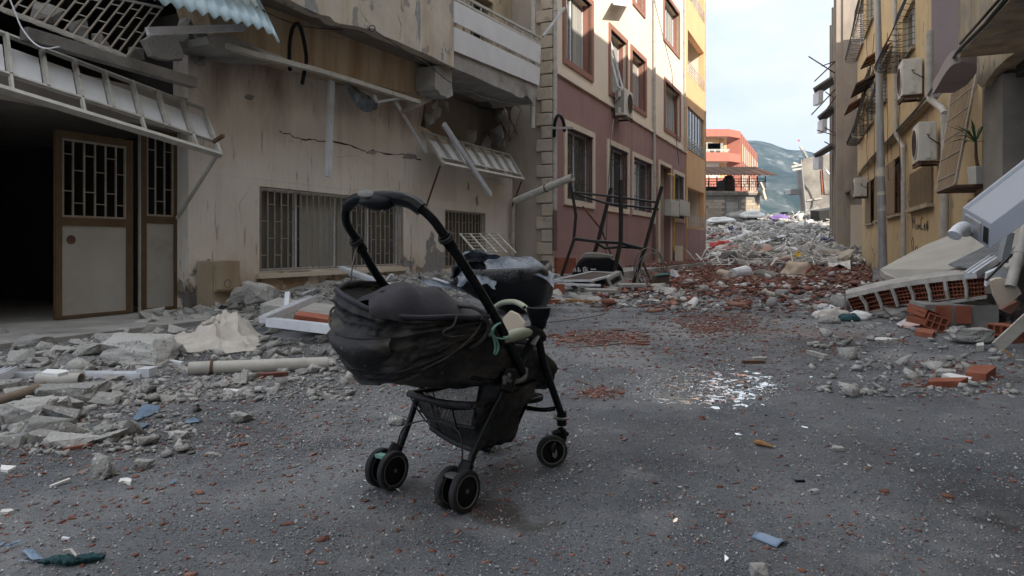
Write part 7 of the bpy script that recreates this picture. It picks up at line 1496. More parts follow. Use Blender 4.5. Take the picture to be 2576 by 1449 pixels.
# collapsed lattice grille hanging in the void
q = [WA.q(30, -60, .4), WA.q(409, 20, .5), WA.q(318, 142, .75), WA.q(-30, 10, .6)]
lg = thing('lattice_grille', 'white lattice grille hanging upside down above the garage', 'window grille', q[2])
for k in range(15): mb = MB(); mb.bar(q[0].lerp(q[1], k / 14), q[3].lerp(q[2], k / 14), .015, .015); mesh_obj('bar', mb, m_barmet, lg)
for a, b in ((q[0], q[1]), (q[3], q[2])): mb = MB(); mb.bar(a, b, .028, .028); mesh_obj('rail', mb, m_whitemet, lg)
for k in range(14):
    for v in ((.3, .75), (.15, .55))[k % 2]: mb = MB(); mb.bar(q[0].lerp(q[1], k / 14).lerp(q[3].lerp(q[2], k / 14), v), q[0].lerp(q[1], (k + 1) / 14).lerp(q[3].lerp(q[2], (k + 1) / 14), v), .012, .012); mesh_obj('crosspiece', mb, m_whitemet, lg)
for k in range(10):
    c = q[3].lerp(q[2], (k + .5) / 10.5); e = (q[2] - q[3]).normalized(); d = (q[0] - q[3]).normalized(); mb = MB(); mb.tube([c + e * .10 * math.cos(t) + d * .035 * math.sin(t) for t in np.linspace(0, 6.283, 13)], .008, 5, False); mesh_obj('scroll', mb, m_whitemet, lg)
def c5(x, y): return 2261.6 + x * .243, 628.9 + y * .243
def c7b(x, y): return 2012.5 + x * .369, 503.1 + y * .369
# =============================================================== fallen wall at the right
FW = thing('fallen_wall', 'fallen plastered wall panel showing its row of red hollow bricks, right side', 'fallen wall', G(2150, 796))
T0, T1 = P(2129, 752, 9.1), P(2480, 698, 7.6); B0, B1 = P(2149, 794, 9.1), P(2482, 744, 7.6)
topx = [(0, 0), (.25, .035), (.5, .045), (.75, .03), (1, 0)]
def edge(t, lo): 
    p = (B0.lerp(B1, t) if lo else T0.lerp(T1, t)); p = p.copy(); p.z += float(np.interp(t, [a for a, b in topx], [b for a, b in topx])); return p
inw = Vector((.42, .9, .10)); nb = 8
for k in range(nb):
    t0, t1 = (k + .07) / nb, (k + .93) / nb; a, b, c, d = edge(t0, 1), edge(t1, 1), edge(t1, 0), edge(t0, 0); r = random.Random(k)
    mb = MB(); bk = inw * .10; w = .10
    q = lambda u, v, dp=0.0: a.lerp(b, u).lerp(d.lerp(c, u), v) + inw * dp
    nu_, nv2 = (5, 4) if k % 3 else (4, 5); webs = MB()
    ju = [0] + [i / nu_ + r.uniform(-.03, .03) for i in range(1, nu_)] + [1]; jv = [0] + [i / nv2 + r.uniform(-.03, .03) for i in range(1, nv2)] + [1]
    miss = {(r.randrange(nu_), r.randrange(nv2)) for _ in range(3)}
    for i, u in enumerate(ju): u = min(max(u, .02), .98); webs.hexa([q(u - .017, 0, r.uniform(0, .015)), q(u + .017, 0), q(u + .017, 0, .22), q(u - .017, 0, .22), q(u - .017, 1, r.uniform(0, .02)), q(u + .017, 1), q(u + .017, 1, .22), q(u - .017, 1, .22)])
    for j, v in enumerate(jv): v = min(max(v, .03), .97); webs.hexa([q(0, v - .022, r.uniform(0, .02)), q(1, v - .022), q(1, v - .022, .22), q(0, v - .022, .22), q(0, v + .022, r.uniform(0, .02)), q(1, v + .022), q(1, v + .022, .22), q(0, v + .022, .22)])
    webs.hexa([q(0, 0, .15), q(1, 0, .15), q(1, 0, .2), q(0, 0, .2), q(0, 1, .15), q(1, 1, .15), q(1, 1, .2), q(0, 1, .2)])
    mesh_obj('brick', webs, m_brickin, FW)
    if k: 
        t = k / nb; e0, e1 = edge(t - .009, 1), edge(t + .009, 1); f0, f1 = edge(t - .012, 0), edge(t + .008, 0); m_ = e0.lerp(f0, .5) + Vector((r.uniform(-.02, .02), -.012, 0)); mm = MB()
        pts1 = [e0 - inw * .012, m_ - inw * .01, f0 - inw * .012]; pts2 = [e1 - inw * .012, m_ + (e1 - e0) * 1.2 - inw * .01, f1 - inw * .012]; mm.sheet([pts1, pts2], .03); mesh_obj('mortar_joint', mm, m_mortar, FW)
pl_ = [(2214, 677, 9.4), (2226, 690, 9.2), (2271, 706, 8.9), (2330, 694, 8.5), (2396, 677, 8.2), (2430, 684, 8.0), (2480, 692, 7.75), (2576, 655, 7.4), (2650, 560, 8.2), (2560, 545, 10), (2470, 562, 11), (2396, 588, 11.2), (2330, 615, 11), (2262, 650, 10.4)]
mb = MB(); mb.prism([P(*p) for p in rag([(a, b) for a, b, c in pl_[:6]], 1, 0, 1) and [(a, b, c) for a, b, c in pl_]], (0, .02, -.07)); mesh_obj('plaster_face', mb, m_sill if False else mat('pale_grey_render', (.42, .395, .35), (.34, .32, .285), rough=.9, nscale=1.3, bump=.25, bscale=30, patches=[dict(c=(.2, .18, .15), s=9, t=.70, w=.02)]), FW)
mb = MB(); rows = []
for t in np.linspace(0, 1, 12): p = T0.lerp(T1, t) + Vector((0, 0, float(np.interp(t, [a for a, b in topx], [b for a, b in topx])))); rows.append([p + Vector((0, -.01, .0)), p + Vector((0, -.015, .045)), p + inw * .25 + Vector((0, 0, .06))])
mb.sheet(rows, .02); mesh_obj('plaster_edge', mb, m_mortar, FW)
mb = MB(); rows = []
for t in np.linspace(0, 1, 12): p = B0.lerp(B1, t); rows.append([p + Vector((0, -.01, .01)), p + Vector((0, .0, -.03)), p + inw * .3 + Vector((0, 0, -.05))])
mb.sheet(rows, .02); mesh_obj('plaster_underside', mb, m_mortar, FW)
# corrugated strip on top
a0, a1, b1_, b0_ = P(2386, 674, 8.2), P(2590, 572, 9.4), P(2590, 632, 7.9), P(2450, 688, 7.7); n = 70; rows = []
for k in range(n + 1): f = k / n; rows.append([a0.lerp(b0_, f).lerp(a1.lerp(b1_, f), t) + Vector((0, 0, .035 + .012 * math.sin(k * 1.4))) for t in (0, .5, 1)])
mb = MB(); mb.sheet(rows, .004); single('corrugated_strip', mb, m_galv, 'dusty ribbed metal sheet lying on the fallen wall at the right edge', 'metal sheet')
profile(P(2441, 693, 7.5), P(2502, 652, 7.9), .12, .06, 'window_profile', 'lilac grey profile propped on the right end of the hollow brick row')
mb = MB(); mb.bar(P(2521, 660, 7.2), P(2538, 585, 7.2), .075, .075, (0, 1, 0)); single('steel_post', mb, m_galv, 'short grey steel post under the tipped metal cabinet', 'post')
mb = MB(); mb.bar(P(2480, 705, 7.0), P(2545, 640, 7.1), .02, .02); mb.tube
single('thin_strut', mb, m_blackmet, 'thin dark strut beside the steel post on the fallen wall', 'strut')
pipe_obj('leaning_pipe', P(2541, 722, 6.8), P(2592, 540, 7.0), .05, m_pvc, 'grey plastic pipe leaning at the right picture edge', ((.45, 1.1, m_pvc, .05),))
def scrap(name, pts, Y, th, m, label, cat, sd=1): 
    mb = MB(); mb.prism([P(x, y, Y) for x, y in rag([c5(*p) for p in pts] + [c5(*pts[0])], 2, 1.6, sd)[:-1]], (.01, th, .01)); return single(name, mb, m, label, cat)
scrap('plaster_shard', [(945, 320), (1060, 290), (1215, 360), (1270, 450), (1130, 550), (1045, 600), (985, 480)], 6.9, .04, m_sill, 'cream plaster shard standing point down below the leaning pipe', 'plaster shard', 2)
scrap('plaster_shard', [(915, 240), (1080, 165), (1165, 240), (1160, 330), (940, 345), (900, 380)], 7.2, .05, m_alum, 'lilac grey plaster shard behind the cream one', 'plaster shard', 3)
scrap('plaster_shard', [(1060, 620), (1230, 530), (1250, 560), (1160, 665)], 7.0, .06, m_brown, 'brown painted plaster wedge under the cream shard', 'plaster shard', 4)
def brickbox(c, size, rot, label, m=m_brickin, cells=(3, 2)):
    t = thing('hollow_brick', label, 'brick', c); R = Euler(rot).to_matrix(); L_, W_, H_ = size; mb = MB(); th = .012
    for z in [i / cells[1] for i in range(cells[1] + 1)]: mb.box(Vector(c) + R @ Vector((0, 0, (z - .5) * (H_ - th))), (L_, W_, th), R)
    for y in [i / cells[0] for i in range(cells[0] + 1)]: mb.box(Vector(c) + R @ Vector((0, (y - .5) * (W_ - th), 0)), (L_ - .004, th, H_ - .004), R)
    mesh_obj('shell', mb, m, t); mb = MB(); mb.box(Vector(c), (L_ * .5, W_ - .02, H_ - .02), R); mesh_obj('core', mb, m, t); return t
brickbox(P(2321, 787, 7.5), (.21, .28, .10), (.25, -.25, 2.1), 'orange red hollow brick on top of the small brick pile, right')
brickbox(P(2318, 806, 7.5), (.22, .28, .08), (.1, -.15, 2.3), 'second hollow brick under the topmost one, right', m_brickin)
brickbox(P(2350, 812, 7.4), (.26, .2, .16), (.35, .1, 1.2), 'hollow brick with open cells facing the road, right')
brickbox(P(2531, 842, 6.6), (.2, .24, .2), (0, 0, .2), 'dark red hollow brick at the right edge under the white board')
mb = MB(); mb.box(P(2395, 792, 8.0), (.75, .5, .28), Euler((.02, .0, -.2)).to_matrix()); bl = single('masonry_block', mb, m_concflat, 'grey masonry block with two red bricks under the hollow brick row', 'masonry block'); 
for x in (2372, 2423): mb = MB(); mb.box(P(x, 792, 7.70) + Vector((0, 0, 0)), (.16, .03, .20), Euler((0, 0, -.2)).to_matrix()); mesh_obj('brick_face', mb, m_brickin, bl)
rock(2280, 806, .36, .3, .22, 41, 'round dark brown lump beneath the left end of the hollow brick row', m_concflat); rock(2460, 866, .42, .26, .17, 42, 'flat grey concrete lump before the masonry block', m_conc); rock(2500, 800, .4, .3, .34, 43, 'tall broken concrete piece below the plaster shards', m_concflat); rock(2545, 800, .4, .3, .3, 47, 'concrete and red brick lump at the right edge', m_conc)
rock(2483, 862, .16, .12, .12, 44, 'pointed pale stone right of the flat grey lump', m_white)
mb = MB(); mb.bar(P(2507, 874, 6.1), P(2592, 795, 6.3), .10, .03, (0, -1, .3)); single('white_board', mb, m_whitemet, 'white board sloping up out of the right picture edge', 'board')
mb = MB(); mb.bar(P(2525, 880, 5.6), P(2550, 900, 5.5), .012, .012); mb2 = mb; single('wood_splinter', mb, m_wood, 'thin wood splinter below the white board, right edge', 'splinter')
def flatpiece(name, pts, z, th, m, label, cat, conv=c5, grp=None):
    q = [G(*conv(x, y)) + Vector((0, 0, z)) for x, y in pts]; mb = MB(); mb.prism(q, (0, 0, th)); return single(name, mb, m, label, cat, grp)
flatpiece('brick_slab', [(690, 1350), (730, 1275), (960, 1265), (1000, 1290), (900, 1365)], .0, .055, m_brickin, 'large flat red brick slab in the litter at the right', 'brick slab'); flatpiece('brick_strip', [(290, 1425), (330, 1385), (715, 1378), (640, 1420)], 0, .04, m_brickin, 'long red brick strip in front of the flat slab', 'brick strip')
flatpiece('white_slab', [(440, 1330), (520, 1312), (755, 1362), (740, 1380), (560, 1370)], 0, .03, m_white, 'flat white plaster slab left of the red slab', 'plaster slab'); flatpiece('plaster_plate', [(370, 1300), (420, 1265), (585, 1278), (590, 1300)], 0, .03, m_conc, 'flat grey plaster plate above the white slab', 'plaster plate')
flatpiece('red_tile_piece', [(160, 885), (230, 848), (375, 878), (345, 922)], .0, .05, m_brickin, 'triangular orange red brick plate before the brick pile', 'brick plate'); flatpiece('white_scrap', [(800, 1050), (880, 1045), (875, 1010), (805, 1020)], 0, .05, m_white, 'white block scrap on the road at the right', 'scrap')
flatpiece('paint_chip', [(60, 905 + 0), (160, 895), (260, 905), (160, 915)], 0, .006, m_white, 'thin white paint chip on the road before the brick pile', 'paint chip', conv=lambda x, y: (2150 + x * .42, 853 + (y - 905) * .4))
flatpiece('pale_board', [(-30, 790), (100, 712), (115, 740), (20, 815)], .02, .01, m_alum, 'pale grey board corner under the hollow brick row', 'board'); flatpiece('striped_tile', [(0, 780), (140, 750), (285, 820), (230, 845), (60, 815)], .01, .025, mat('pink_white_tile', (.55, .38, .36), (.62, .50, .48), rough=.6, bump=.1), 'pinkish white ribbed tile sheet left of the brick pile', 'tile')
flatpiece('white_plate', [(190, 735), (260, 700), (310, 705), (290, 765), (225, 762)], .05, .01, m_alum, 'white torn plate at the left tip of the fallen wall', 'plate', conv=c7b); flatpiece('rolled_plate', [(115, 760), (130, 742), (215, 755), (210, 775)], .02, .05, m_alum, 'small white rolled sheet lying left of the fallen wall', 'sheet', conv=c7b)
flatpiece('dark_plate', [(250, 690), (260, 660), (305, 660), (300, 700)], .03, .02, m_concflat, 'small grey plate behind the tip of the fallen wall', 'plate', conv=c7b)
for i, (x, y, s_, m_, lb) in enumerate(((240, 815, .20, m_cloth, 'crumpled cream plastic bags before the fallen wall tip'), (330, 825, .13, m_blueg, 'dark green bag beside the crumpled cream bags'), (400, 815, .15, m_film if False else m_white, 'crumpled white bag right of the green one'), (150, 800, .12, m_white, 'small white bag at the left of the litter before the fallen wall'), (200, 840, .12, m_conc, 'grey crumpled packaging before the fallen wall'))): crumple('plastic_bag', G(*c7b(x, y)), (s_, s_ * .7, s_ * .5), m_, lb, 'bag', 60 + i)
# tipped metal flue cabinet
MC = thing('metal_cabinet', 'grey metal boiler cabinet tipped on its side with a white flue elbow, right edge', 'metal cabinet', P(2490, 627, 5.3))
E1, E2, E3 = P(2421, 521, 5.75), P(2492, 563, 5.3), P(2489, 627, 5.32); E4 = E1 + (E3 - E2); Lv = (P(2576, 500, 5.15) - E2) * 3.0
mb = MB(); mb.hexa([E4, E3, E3 + Lv, E4 + Lv, E1, E2, E2 + Lv, E1 + Lv]); o = mesh_obj('casing', mb, m_box, MC); bb = o.modifiers.new('b', 'BEVEL'); bb.width = .006; bb.segments = 2
nE = -Lv.normalized(); cE = (E1 + E2 + E3 + E4) / 4; eu, ev = (E2 - E1), (E3 - E2)
q = lambda u, v, d: E1 + eu * u + ev * v + nE * d
mb = MB(); mb.hexa([q(.14, .86, .001), q(.72, .86, .001), q(.72, .86, .02), q(.14, .86, .02), q(.14, .14, .001), q(.72, .14, .001), q(.72, .14, .02), q(.14, .14, .02)]); o = mesh_obj('flue_plate', mb, m_galv, MC); bb = o.modifiers.new('b', 'BEVEL'); bb.width = .012; bb.segments = 3
mb = MB(); mb.hexa([q(.78, .84, .001), q(.95, .84, .001), q(.95, .84, .004), q(.78, .84, .004), q(.78, .22, .001), q(.95, .22, .001), q(.95, .22, .004), q(.78, .22, .004)]); mesh_obj('vent_slot', mb, m_blackmet, MC)
for k in range(2): s_ = .10 + .06 * k; nt = eu.cross(Lv).normalized() * (1 if eu.cross(Lv).z > 0 else -1); mb = MB(); mb.bar(E1 + eu * s_ + nt * .001 + Lv * .01, E1 + eu * s_ + Lv * .98 + nt * .001, .006, .006); mesh_obj('seam', mb, m_galv, MC)
e0 = q(.42, .5, .02); pts = smooth([e0, e0 + nE * .05, P(2424, 571, 5.28), P(2408, 580, 5.22), P(2400, 592, 5.2)], 5); mb = MB(); mb.tube(pts, .044, 20); mesh_obj('flue_elbow', mb, m_alum, MC, smooth=True)
mb = MB(); mb.lathe(e0 + nE * .005, nE, [(0, .062), (.012, .060), (.02, .048), (.03, .046)], 24); mesh_obj('flue_collar', mb, m_alum, MC, smooth=True); mb = MB(); mb.lathe(pts[-3], (pts[-1] - pts[-3]), [(0, .049), (.022, .050), (.024, .044)], 22); mesh_obj('flue_socket', mb, m_alum, MC, smooth=True)
# =============================================================== black wrapped bundle
TB = thing('wrapped_bundle', 'large bulging bundle wrapped in glossy black plastic before the second barred window', 'bundle', P(1300, 790, 9.2).xy.to_3d())
lv = [(0.0, 1318, 34, .16), (.06, 1312, 62, .28), (.20, 1292, 98, .42), (.36, 1272, 122, .52), (.50, 1264, 128, .56), (.60, 1262, 130, .56), (.68, 1262, 124, .52)]
def ringpt(z, cxp, hw, dep, t, jit=0):
    Yc = 9.5; X = (cxp - CX) / F_ * Yc; a = hw / F_ * Yc; c_, s_ = math.cos(t), math.sin(t); n = noise.fractal(Vector((c_ * 1.7, s_ * 1.7, z * 3)), 1, 2, 4) * .07
    return Vector((X + (a + n) * math.copysign(abs(c_) ** .8, c_), Yc + (dep + n) * math.copysign(abs(s_) ** .8, s_), max(0, z + n * .4 * (z > .05) + .05 * math.sin(t * 1.0 + .6) * (z > .4))))
mb = MB(); rows = [[ringpt(*l, 2 * math.pi * k / 48) for k in range(48)] for l in lv]
rows.append([ringpt(.66, 1262, 108, .44, 2 * math.pi * k / 48) for k in range(48)]); rows.append([ringpt(.50, 1262, 96, .38, 2 * math.pi * k / 48) for k in range(48)]); rows.append([ringpt(.42, 1262, 10, .05, 2 * math.pi * k / 48) for k in range(48)])
mb.grid(rows, True); o = mesh_obj('wrapping', mb, m_tarp, TB, smooth='all', sub=1)
def drape(name, px0, px1, d0, d1, zf, seed, m, nx=26, ny=14, edge=.06):
    rows = []
    for i in range(ny + 1):
        v = i / ny; row = []
        for j in range(nx + 1):
            u = j / nx; pxx = px0 + (px1 - px0) * u; Yc = d0 + (d1 - d0) * v; p = P(pxx, HOR, 9.5); x = p.x + .05 * noise.noise(Vector((v * 6, seed, u * 3)))
            z = zf(u, v) + .045 * noise.fractal(Vector((u * 4, v * 4, seed)), 1, 2, 4) + .02 * math.sin(u * 15 + v * 9 + seed); row.append(Vector((x, Yc + edge * noise.noise(Vector((u * 7, seed, 2))) * (1 if i in (0, ny) else .3), z)))
        rows.append(row)
    mb = MB(); mb.sheet(rows, .004); return mesh_obj(name, mb, m, TB, smooth='all')
drape('silver_sheet', 1222, 1388, 9.0, 10.0, lambda u, v: .70 + .05 * math.sin(u * 3) - .16 * max(0, u - .7) / .3 - (.17 * (1 - v * 5) if v < .2 else 0), 1, m_tarpg)
drape('silver_sheet', 1150, 1292, 9.75, 10.1, lambda u, v: .80 + .04 * math.sin(u * 5) - .12 * v, 4, m_tarpg)
drape('silver_flap', 1136, 1160, 9.1, 9.9, lambda u, v: .50 + .22 * u, 7, m_tarpg, 8, 12)
drape('silver_flap', 1160, 1250, 8.78, 9.1, lambda u, v: .42 + .05 * math.sin(u * 4) + .14 * v, 9, m_tarpg, 16, 8, .1)
# =============================================================== burnt metal frame
def cb_(x, y): return 1069 + x * .3689, 283 + y * .3689
BF = thing('burnt_metal_frame', 'charred black metal rack of leaning legs and rails before the mauve wall', 'metal frame', G(1540, 715))
def leg(pts, Y, w, name='leg'): mb = MB(); mb.tube([P(*cb_(x, y), Y + i * .0) for i, (x, y) in enumerate(pts)], w * .68, 6); mesh_obj(name, mb, m_rustmet if name == 'brace' else m_blackmet, BF)
leg([(985, 440), (1030, 700), (1015, 870), (930, 1115)], 16.6, .055); leg([(1270, 515), (1225, 700), (1180, 880), (1145, 1000)], 17.4, .075); leg([(1335, 460), (1337, 700), (1335, 880), (1285, 1120)], 15.6, .075); leg([(1615, 505), (1560, 700), (1500, 920), (1420, 1168)], 15.2, .06)
leg([(1010, 545), (1265, 570), (1580, 612)], 16.0, .04, 'rail'); leg([(1012, 550), (1240, 620), (1595, 660)], 16.2, .04, 'rail'); leg([(1015, 860), (1180, 880), (1330, 888), (1512, 935)], 15.9, .06, 'rail'); leg([(1170, 890), (1225, 925), (1345, 915), (1505, 925)], 16.0, .05, 'rail')
leg([(1075, 640), (1205, 800), (1282, 1005)], 17.8, .04, 'brace'); leg([(1475, 1000), (1545, 1160)], 15.6, .04, 'brace')
bx = thing('black_drum', 'battered black plastic container with white scrawled writing under the burnt frame', 'container', G(1505, 722))
c = P(1500, 682, 15.9); mb = MB(); pr_ = [(-.62, -.45), (-.5, -.1), (-.42, .14), (-.25, .26), (.3, .26), (.5, .12), (.62, -.1), (.66, -.4), (.5, -.62), (-.5, -.6)]
mb.prism([c + Vector((x, 0, (z + .18) * .72)) for x, z in pr_], (.12, .9, .02)); o = mesh_obj('body', mb, m_black, bx); bb = o.modifiers.new('b', 'BEVEL'); bb.width = .05; bb.segments = 3
mb = MB(); mb.prism([c + Vector((x, .05, z + .215)) for x, z in ((-.36, .10), (.34, .08), (.40, .14), (.0, .20), (-.25, .19))], (.1, .85, .02)); mesh_obj('lid', mb, m_greywall, bx)
def cs(x, y): return P(1383.6 + x * .1465, 597.5 + y * .1465, 15.84)
mb = MB()
for st in ([(395, 545), (410, 560), (400, 585), (415, 575)], [(425, 520), (440, 585), (452, 580)], [(500, 520), (478, 528), (480, 545), (495, 550), (478, 562), (482, 583), (505, 580)], [(512, 548), (518, 585)], [(600, 510), (572, 522), (575, 545), (592, 548), (572, 562), (578, 588), (600, 586)], [(612, 505), (610, 588)], [(610, 560), (628, 545), (632, 588)], [(645, 560), (650, 590)], [(640, 530), (648, 526)], [(700, 548), (715, 542), (725, 552), (738, 544), (750, 552), (765, 545), (790, 548)]): mb.tube([cs(*p) for p in st], .013, 4)
mesh_obj('white_writing', mb, m_letter, bx)
mb = MB(); q = [P(1394, 706, 14.0), P(1490, 684, 14.9), P(1560, 688, 14.6), P(1489, 706, 13.6)]; mb.prism(q, (0, 0, .01)); so = thing('insect_screen', 'dark insect screen in a grey frame resting on the rubble before the black container', 'window screen', q[3]); mesh_obj('mesh', mb, m_darksheet, so)
for i in range(4): mb = MB(); mb.bar(q[i], q[(i + 1) % 4], .06, .04); mesh_obj('frame', mb, m_alum, so)
mb = MB(); mb.bar(P(1403, 714, 13.4), P(1511, 718, 13.2), .05, .04); single('grey_rail', mb, m_alum, 'thin grey rail lying below the insect screen', 'rail')
def hblock(px, py, Y, size, rot, label):
    c = P(px, py, Y); R = Euler(rot).to_matrix(); t = thing('cement_block', label, 'cement block', c); L_, W_, H_ = size; mb = MB()
    for x in (-.5, 0, .5): mb.box(c + R @ Vector((x * (L_ - .05), 0, 0)), (.06, W_, H_), R)
    for z in (-.5, .5): mb.box(c + R @ Vector((0, 0, z * (H_ - .05))), (L_ - .01, W_ - .01, .06), R)
    mb.box(c + R @ Vector((0, W_ * .3, 0)), (L_ - .08, .04, H_ - .08), R); mesh_obj('shell', mb, m_concflat, t)
hblock(1549, 714, 14.2, (.42, .3, .34), (0, 1.1, .2), 'hollow cement block tilted up against the black container'); hblock(1590, 728, 13.9, (.55, .3, .22), (.05, 0, -.1), 'hollow cement block lying flat right of the tilted one'); hblock(1512, 741, 13.0, (.60, .3, .2), (.05, .03, .05), 'long broken cement block nearest to the pushchair')
mb = MB(); mb.bar(G(1417, 760) + Vector((0, 0, .03)), G(1510, 764) + Vector((0, 0, .03)), .12, .04); single('wooden_plank', mb, m_wood, 'yellow brown wooden plank on the road edge before the cement blocks', 'plank')
brickbox(P(1398, 728, 13.2), (.3, .2, .2), (0, 0, .3), 'hollow brick between the black bundle and the cement blocks'); brickbox(P(1385, 762, 11), (.3, .2, .12), (0, 0, .1), 'hollow brick on the road at the right end of the black bundle'); brickbox(P(1422, 668, 17.3), (.5, .3, .4), (0, 0, .1), 'hollow brick stack corner before the quoined corner')
for k in range(5):
    r = random.Random(90 + k); c = P(1638 + r.uniform(-8, 8), 668 + r.uniform(-12, 12), 15.0); a = r.uniform(.15, .4); t0 = r.uniform(0, 3)
    wire([c + Vector((math.cos(t) * a, r.uniform(-.05, .05), math.sin(t) * a * 1.3 - .1)) for t in np.linspace(t0, t0 + 5.6, 18)], .012, m_wire, 'tangled loops of pale wire hanging from the burnt frame', 'wire_coil', 'wire', 'wire coil on the burnt frame')
mb = MB(); mb.hexa([P(x, y, Y) for (x, y, Y) in ((1640, 712, 14.5), (1684, 712, 14.2), (1684, 700, 15.2), (1640, 700, 15.2), (1643, 694, 14.5), (1684, 690, 14.2), (1682, 686, 15.2), (1646, 690, 15.2))]); cr_ = single('blue_crate', mb, m_darksheet, 'grey crate with turquoise rim left of the white basket', 'crate')
mb = MB(); mb.bar(P(1652, 691, 14.4), P(1684, 688, 14.2), .12, .04); mesh_obj('rim', mb, m_ribbon, cr_)
mb = MB(); mb.hexa([P(x, y, Y) for (x, y, Y) in ((1682, 690, 17.5), (1700, 698, 17.2), (1710, 694, 18), (1694, 686, 18), (1688, 678, 17.5), (1692, 676, 17.4), (1706, 688, 18), (1700, 680, 18.1))]); single('white_basket', mb, m_alum, 'white plastic basket tipped over on the brick litter', 'basket')
flatpiece('white_strip', [(1697, 703), (1700, 699), (1745, 692), (1747, 698)], .03, .04, m_alum, 'white appliance strip lying on the brick litter', 'strip', conv=lambda x, y: (x, y)); 
mb = MB(); mb.tube([G(1812, 700) + Vector((0, 0, .14)), G(1840, 706) + Vector((0, 0, .12))], .13, 12); single('cream_roll', mb, m_sack, 'cream rolled paper tube in the red brick litter', 'roll'); mb = MB(); mb.tube([G(1842, 706) + Vector((0, 0, .18)), G(1876, 704) + Vector((0, 0, .2))], [.14, .2], 14); single('white_bucket', mb, m_alum, 'white bucket lying on its side right of the cream roll', 'bucket')
mb = MB(); mb.tube([G(1890, 702) + Vector((0, 0, .12)), G(1920, 704) + Vector((0, 0, .15)), G(1955, 706) + Vector((0, 0, .08))], [.1, .15, .1], 10); single('grey_gutter', mb, m_greywall, 'grey rounded gutter piece in the brick litter right of the bucket', 'gutter'); mb = MB(); mb.bar(G(1965, 706) + Vector((0, 0, .1)), G(2018, 707) + Vector((0, 0, .1)), .12, .08); single('white_tube', mb, m_white, 'white pipe length before the woven sack', 'tube')
for (x, y, lb) in ((1805, 723, 'clear plastic bottle on the road before the brick litter'), (1843, 725, 'second plastic bottle right of the first one'), (1796, 734, 'grey white cup below the two bottles'), (1725, 686, 'plastic bottle with blue cap on the brick litter')): mb = MB(); g = G(x, y) + Vector((0, 0, .05)); mb.lathe(g, (1, .3, 0), [(0, .001), (0, .045), (.18, .045), (.23, .018), (.26, .018), (.26, .001)], 12); o = single('plastic_bottle', mb, m_alum, lb, 'bottle', smooth=True)
mb = MB(); q = [G(1988 + k * 6, 745 - abs(k - 3) * 2) for k in range(3)]
# far white low wall piece and hanging frame remnants are part of houses. broken glass patch
rr = random.Random(5); GG = 'mirror glass shards in the bright patch'
thinP2 = [flat_mesh(400 + s, .03, 3, 5, .5) for s in range(10)]
def gshard(px, py, s_, lb): inst('glass_shard', thinP2, rr.randrange(10), m_shard, G(px, py), (s_, s_ * rr.uniform(.5, 1.1), .06), (rr.gauss(0, .014), rr.gauss(0, .014), rr.uniform(0, 6.3)), lb, 'glass shard', GG)
for k in range(230):
    a = rr.uniform(0, 6.283); q_ = rr.random() ** .6; px = 1800 + 155 * q_ * math.cos(a) + rr.gauss(0, 12); py = 975 + 44 * q_ * math.sin(a) + rr.gauss(0, 5); gs = rr.uniform(.018, .058) * (1.5 if rr.random() < .12 else 1); side = ('far left', 'left', 'left of centre', 'right of centre', 'right', 'far right')[min(5, max(0, int((px - 1640) / 55)))]; row = ('back', 'upper', 'lower', 'front')[min(3, max(0, int((py - 930) / 23)))]
    gshard(px, py, gs, f'{"large" if gs > .055 else ("medium" if gs > .035 else "small")} mirror shard in the {row} rows of the glass patch, {side}')
for px, py, lb in ((1558, 958, 'single cream shard left of the glass patch'), (1918, 1018, 'large white shard at the near right rim of the glass patch'), (2010, 1058, 'long thin white shard right of the glass patch'), (2022, 1074, 'white triangular shard right of the glass patch'), (1856, 1092, 'small pale shard on the asphalt below the glass patch'), (1700, 1308, 'tiny white paper scrap in the lower middle of the road'), (1266, 1354, 'thin white splinter in the near foreground right of the pushchair'), (845, 1223, 'small white triangle shard left of the rear wheels'), (1826, 1404, 'small cream shard in the near foreground'), (2040, 888 + 60, 'white shard beyond the glass patch at the right')): gshard(px, py, .03 if py > 1000 else .05, lb)
n = 1500; a = rng.uniform(0, 6.283, n); q_ = rng.uniform(0, 1, n) ** .7; px = 1780 + 215 * q_ * np.cos(a) + rng.normal(0, 18, n); py = 972 + 52 * q_ * np.sin(a) + rng.normal(0, 7, n); Y = F_ * CAM_H / (py - HOR)
stuff('glass_crumbs', thinP2, np.stack([(px - CX) / F_ * Y, Y, np.zeros(n)], 1), np.stack([np.exp(rng.normal(-4.4, .4, n))] * 3, 1) * np.array([1, 1, .8]), np.stack([rng.normal(0, .02, n), rng.normal(0, .02, n), rng.uniform(0, 6.3, n)], 1), m_shard, 'glittering crumbs of broken mirror around the bright patch', 'glass crumbs')
Q = pxsamp(900, 0, 2576, 760, 1400, 33); n = len(Q); stuff('pale_specks', thinP2, Q, np.stack([np.exp(rng.normal(-5.0, .4, n)) * np.interp(Q[:, 1], [2, 10], [.8, 3])] * 3, 1), np.stack([rng.normal(0, .3, n), rng.normal(0, .3, n), rng.uniform(0, 6.3, n)], 1), m_white, 'tiny white paper and paint specks over the road', 'specks')
